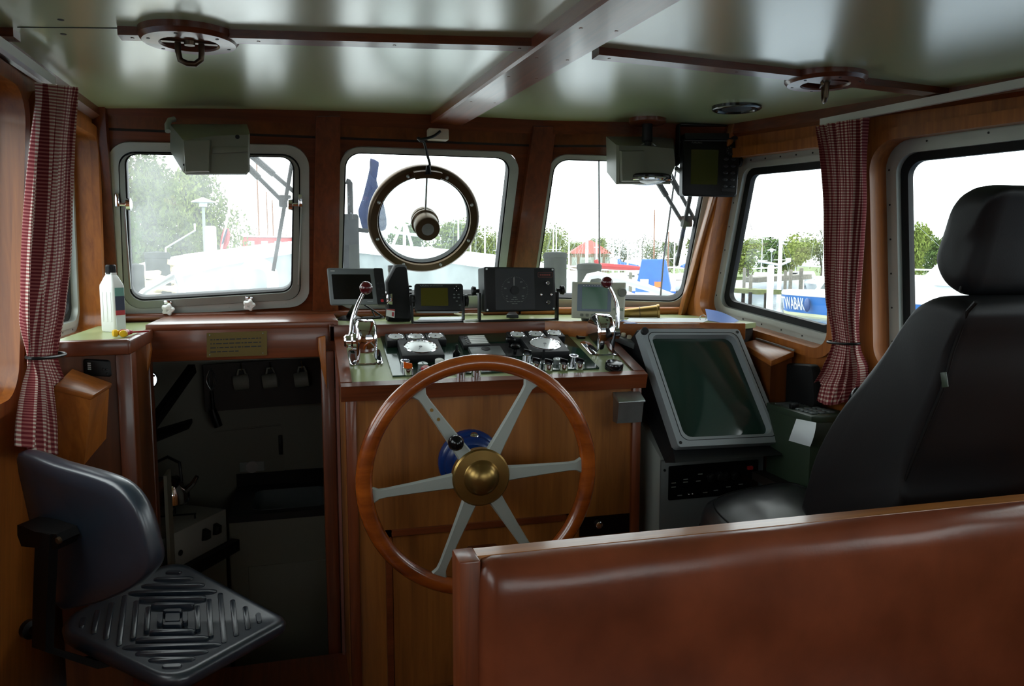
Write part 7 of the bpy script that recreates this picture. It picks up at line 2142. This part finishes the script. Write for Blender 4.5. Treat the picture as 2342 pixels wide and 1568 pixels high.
for i, (px, pt, d, w_, lab) in enumerate(((1702, 612, 44, 7, 'grey mooring post at the left edge of the starboard window'), (1717, 628, 40, 8, 'grey mooring post on the jetty corner'), (1796, 618, 46, 7, 'grey mooring post behind the bow of the blue boat'),
                                         (1808, 616, 45, 8, 'grey mooring post right of the white pile'), (1832, 612, 46, 9, 'broad grey mooring post in the middle of the starboard window'), (1442, 622, 36, 8, 'grey mooring post below the blue canopy boat'))):
    a = P(px, 640, d=d); r_ = w_ / F * d / 2
    mb = MB(); mb.lathe([(r_, 0), (r_, P(px, pt, d=d).z - WZ - .04), (r_ * .7, P(px, pt, d=d).z - WZ)], Matrix.Translation((a.x, a.y, WZ)), 12); tag(mb.build('mooring_post', post_m), lab, 'mooring post', 'grey mooring posts')
a = P(1762, 640, d=37); r_ = 15 / F * 37 / 2
mb = MB(); mb.lathe([(r_, 0), (r_, P(1762, 610, d=37).z - WZ), (r_ * .8, P(1762, 606, d=37).z - WZ)], Matrix.Translation((a.x, a.y, WZ)), 16); tag(mb.build('white_pile', M['white_paint']), 'thick white mooring pile at the bow of the blue boat', 'pile')
a = P(1783, 625, d=43)
mp = thing('signal_mast', 'white mast with a slanting yard behind the jetty', 'mast', V((a.x, a.y, WZ)))
mb = MB(); mb.lathe([(0.12, 0), (0.10, P(1783, 545, d=43).z - WZ)], Matrix.Translation((a.x, a.y, WZ)), 10); mb.build('mast_pole', M['white_paint'], mp)
mb = MB(); mb.tube([P(1734, 597, d=43), P(1784, 606, d=43), P(1806, 597, d=43)], 0.07, 8); mb.build('yard', M['white_paint'], mp)
mb = MB(); mb.box(P(1803, 594, d=43), (0.2, 0.2, 0.2)); mb.build('radar_box', M['white_paint'], mp)

# blue motor boat moored alongside
A0, A1 = P(1757, 667, d=35.5), P(2135, 682, d=26.5)
A0.z = A1.z = 0.0
ax = (A1 - A0).normalized(); ay = V((-ax.y, ax.x, 0)); LB = (A1 - A0).length
bb = thing('blue_motor_boat', 'blue hulled motor boat with white deck and TWABAK on its side', 'boat', V(((A0.x + A1.x) / 2, (A0.y + A1.y) / 2, WZ)))
blue_h = mat('blue_hull', srgb(34, 104, 178), 0.4, mottle=0.05, mscale=1.5)
def bpt(s, o, z): return A0 + ax * s + ay * o + V((0, 0, z))
n = 14
def outline(z, sh):
    L = []
    for i in range(n + 1):
        t = i / n; L.append((t * LB, 0.0 + 0.9 * max(0, 0.12 - t) / 0.12 * 0.8 + sh))
    for i in range(n + 1):
        t = 1 - i / n; L.append((t * LB, 2.3 - 0.9 * max(0, 0.12 - t) / 0.12 * 0.8 - sh))
    return [bpt(s, o, z) for s, o in L]
mb = MB(); mb.loft([outline(-0.78, 0.12), outline(-0.05, 0.0)]); hl = mb.build('hull', blue_h, bb)
mb = MB(); mb.loft([outline(-0.95, 0.14), outline(-0.78, 0.115)]); mb.build('boot_top', mat('boot_top', srgb(206, 208, 170), 0.5), bb)
mb = MB(); mb.loft([outline(-0.05, -0.02), outline(0.0, -0.03), outline(0.12, 0.05), outline(0.14, 0.3)]); mb.build('deck', hull_w, bb)
def sidepx(px, py): return P(px, py, d=33)
s0 = Pl(A0, ax, -ay).px(1848, 655)[0]
mb = MB(); mb.hull([bpt(s0 - .2, .3, .1), bpt(s0 - .2, 2.0, .1), bpt(LB * .97, .3, .1), bpt(LB * .97, 2.0, .1), bpt(s0 + .9, .5, .95), bpt(s0 + .9, 1.8, .95), bpt(LB * .9, .5, .9), bpt(LB * .9, 1.8, .9)], 0.05); cbn = mb.build('cabin', hull_w, bb)
mb = MB(); mb.prism([bpt(s0 + .35, .36, .28), bpt(s0 + .95, .36, .28), bpt(s0 + 1.0, .46, .78), bpt(s0 + .75, .44, .78)], ay * -0.03); mb.build('cabin_window', M['mgrey'], cbn)
s1 = Pl(A0, ax, -ay).px(1893, 640)[0]
mb = MB(); mb.hull([bpt(s1 - .45, .6, .9), bpt(s1 - .45, 1.7, .9), bpt(s1 + .4, .6, .9), bpt(s1 + .4, 1.7, .9), bpt(s1 - .1, .9, 1.9), bpt(s1 - .1, 1.4, 1.9), bpt(s1 + .25, .9, 1.9), bpt(s1 + .25, 1.4, 1.9)], 0.03); mb.build('radar_arch', hull_w, bb)
s2 = Pl(A0, ax, -ay).px(2105, 640)[0]
mb = MB(); mb.hull([bpt(s2 - .9, .6, .6), bpt(s2 - .9, 1.7, .6), bpt(s2 + .5, .6, .6), bpt(s2 + .5, 1.7, .6), bpt(s2 - .05, .9, 1.5), bpt(s2 - .05, 1.4, 1.5), bpt(s2 + .2, .9, 1.5), bpt(s2 + .2, 1.4, 1.5)], 0.03); mb.build('stern_arch', hull_w, bb)
BS = Pl(A0, ax, -ay)
sc_ = BS.px(1813, 692)[0]
mt_ = Matrix((ax, V((0, 0, 1)), -ay)).transposed().to_4x4(); mt_.translation = bpt(sc_, 0.045, -0.42)
nrm = -ay
# the hull side leans in towards the waterline: set the letters on its slope
sl = (outline(-0.05, 0.0)[5] - outline(-0.78, 0.12)[5]).normalized()
mt_ = Matrix((ax, sl, ax.cross(sl))).transposed().to_4x4(); mt_.translation = (outline(-0.05, 0.0)[3] * 0 + bpt(sc_, 0.06, -0.42)) + (-ay) * 0.05
mb = MB(); mb.text(mt_ @ Matrix.Diagonal(((BS.px(1835, 690)[0] - BS.px(1790, 690)[0]) / 1.85, 1.55, 1, 1)), 'TWABAK', 0.50, 0.008); mb.build('lettering', M['white'], hl)
fdp = BS.px(1851, 690)[0]
mb = MB(); mb.ball(bpt(fdp, -0.10, -0.40), 0.13, (1, 1, 2.3), 16, None); tag(mb.build('fender', mat('navy_fender', srgb(32, 66, 122), 0.4)), 'dark blue fender hanging on the side of the blue motor boat', 'fender')
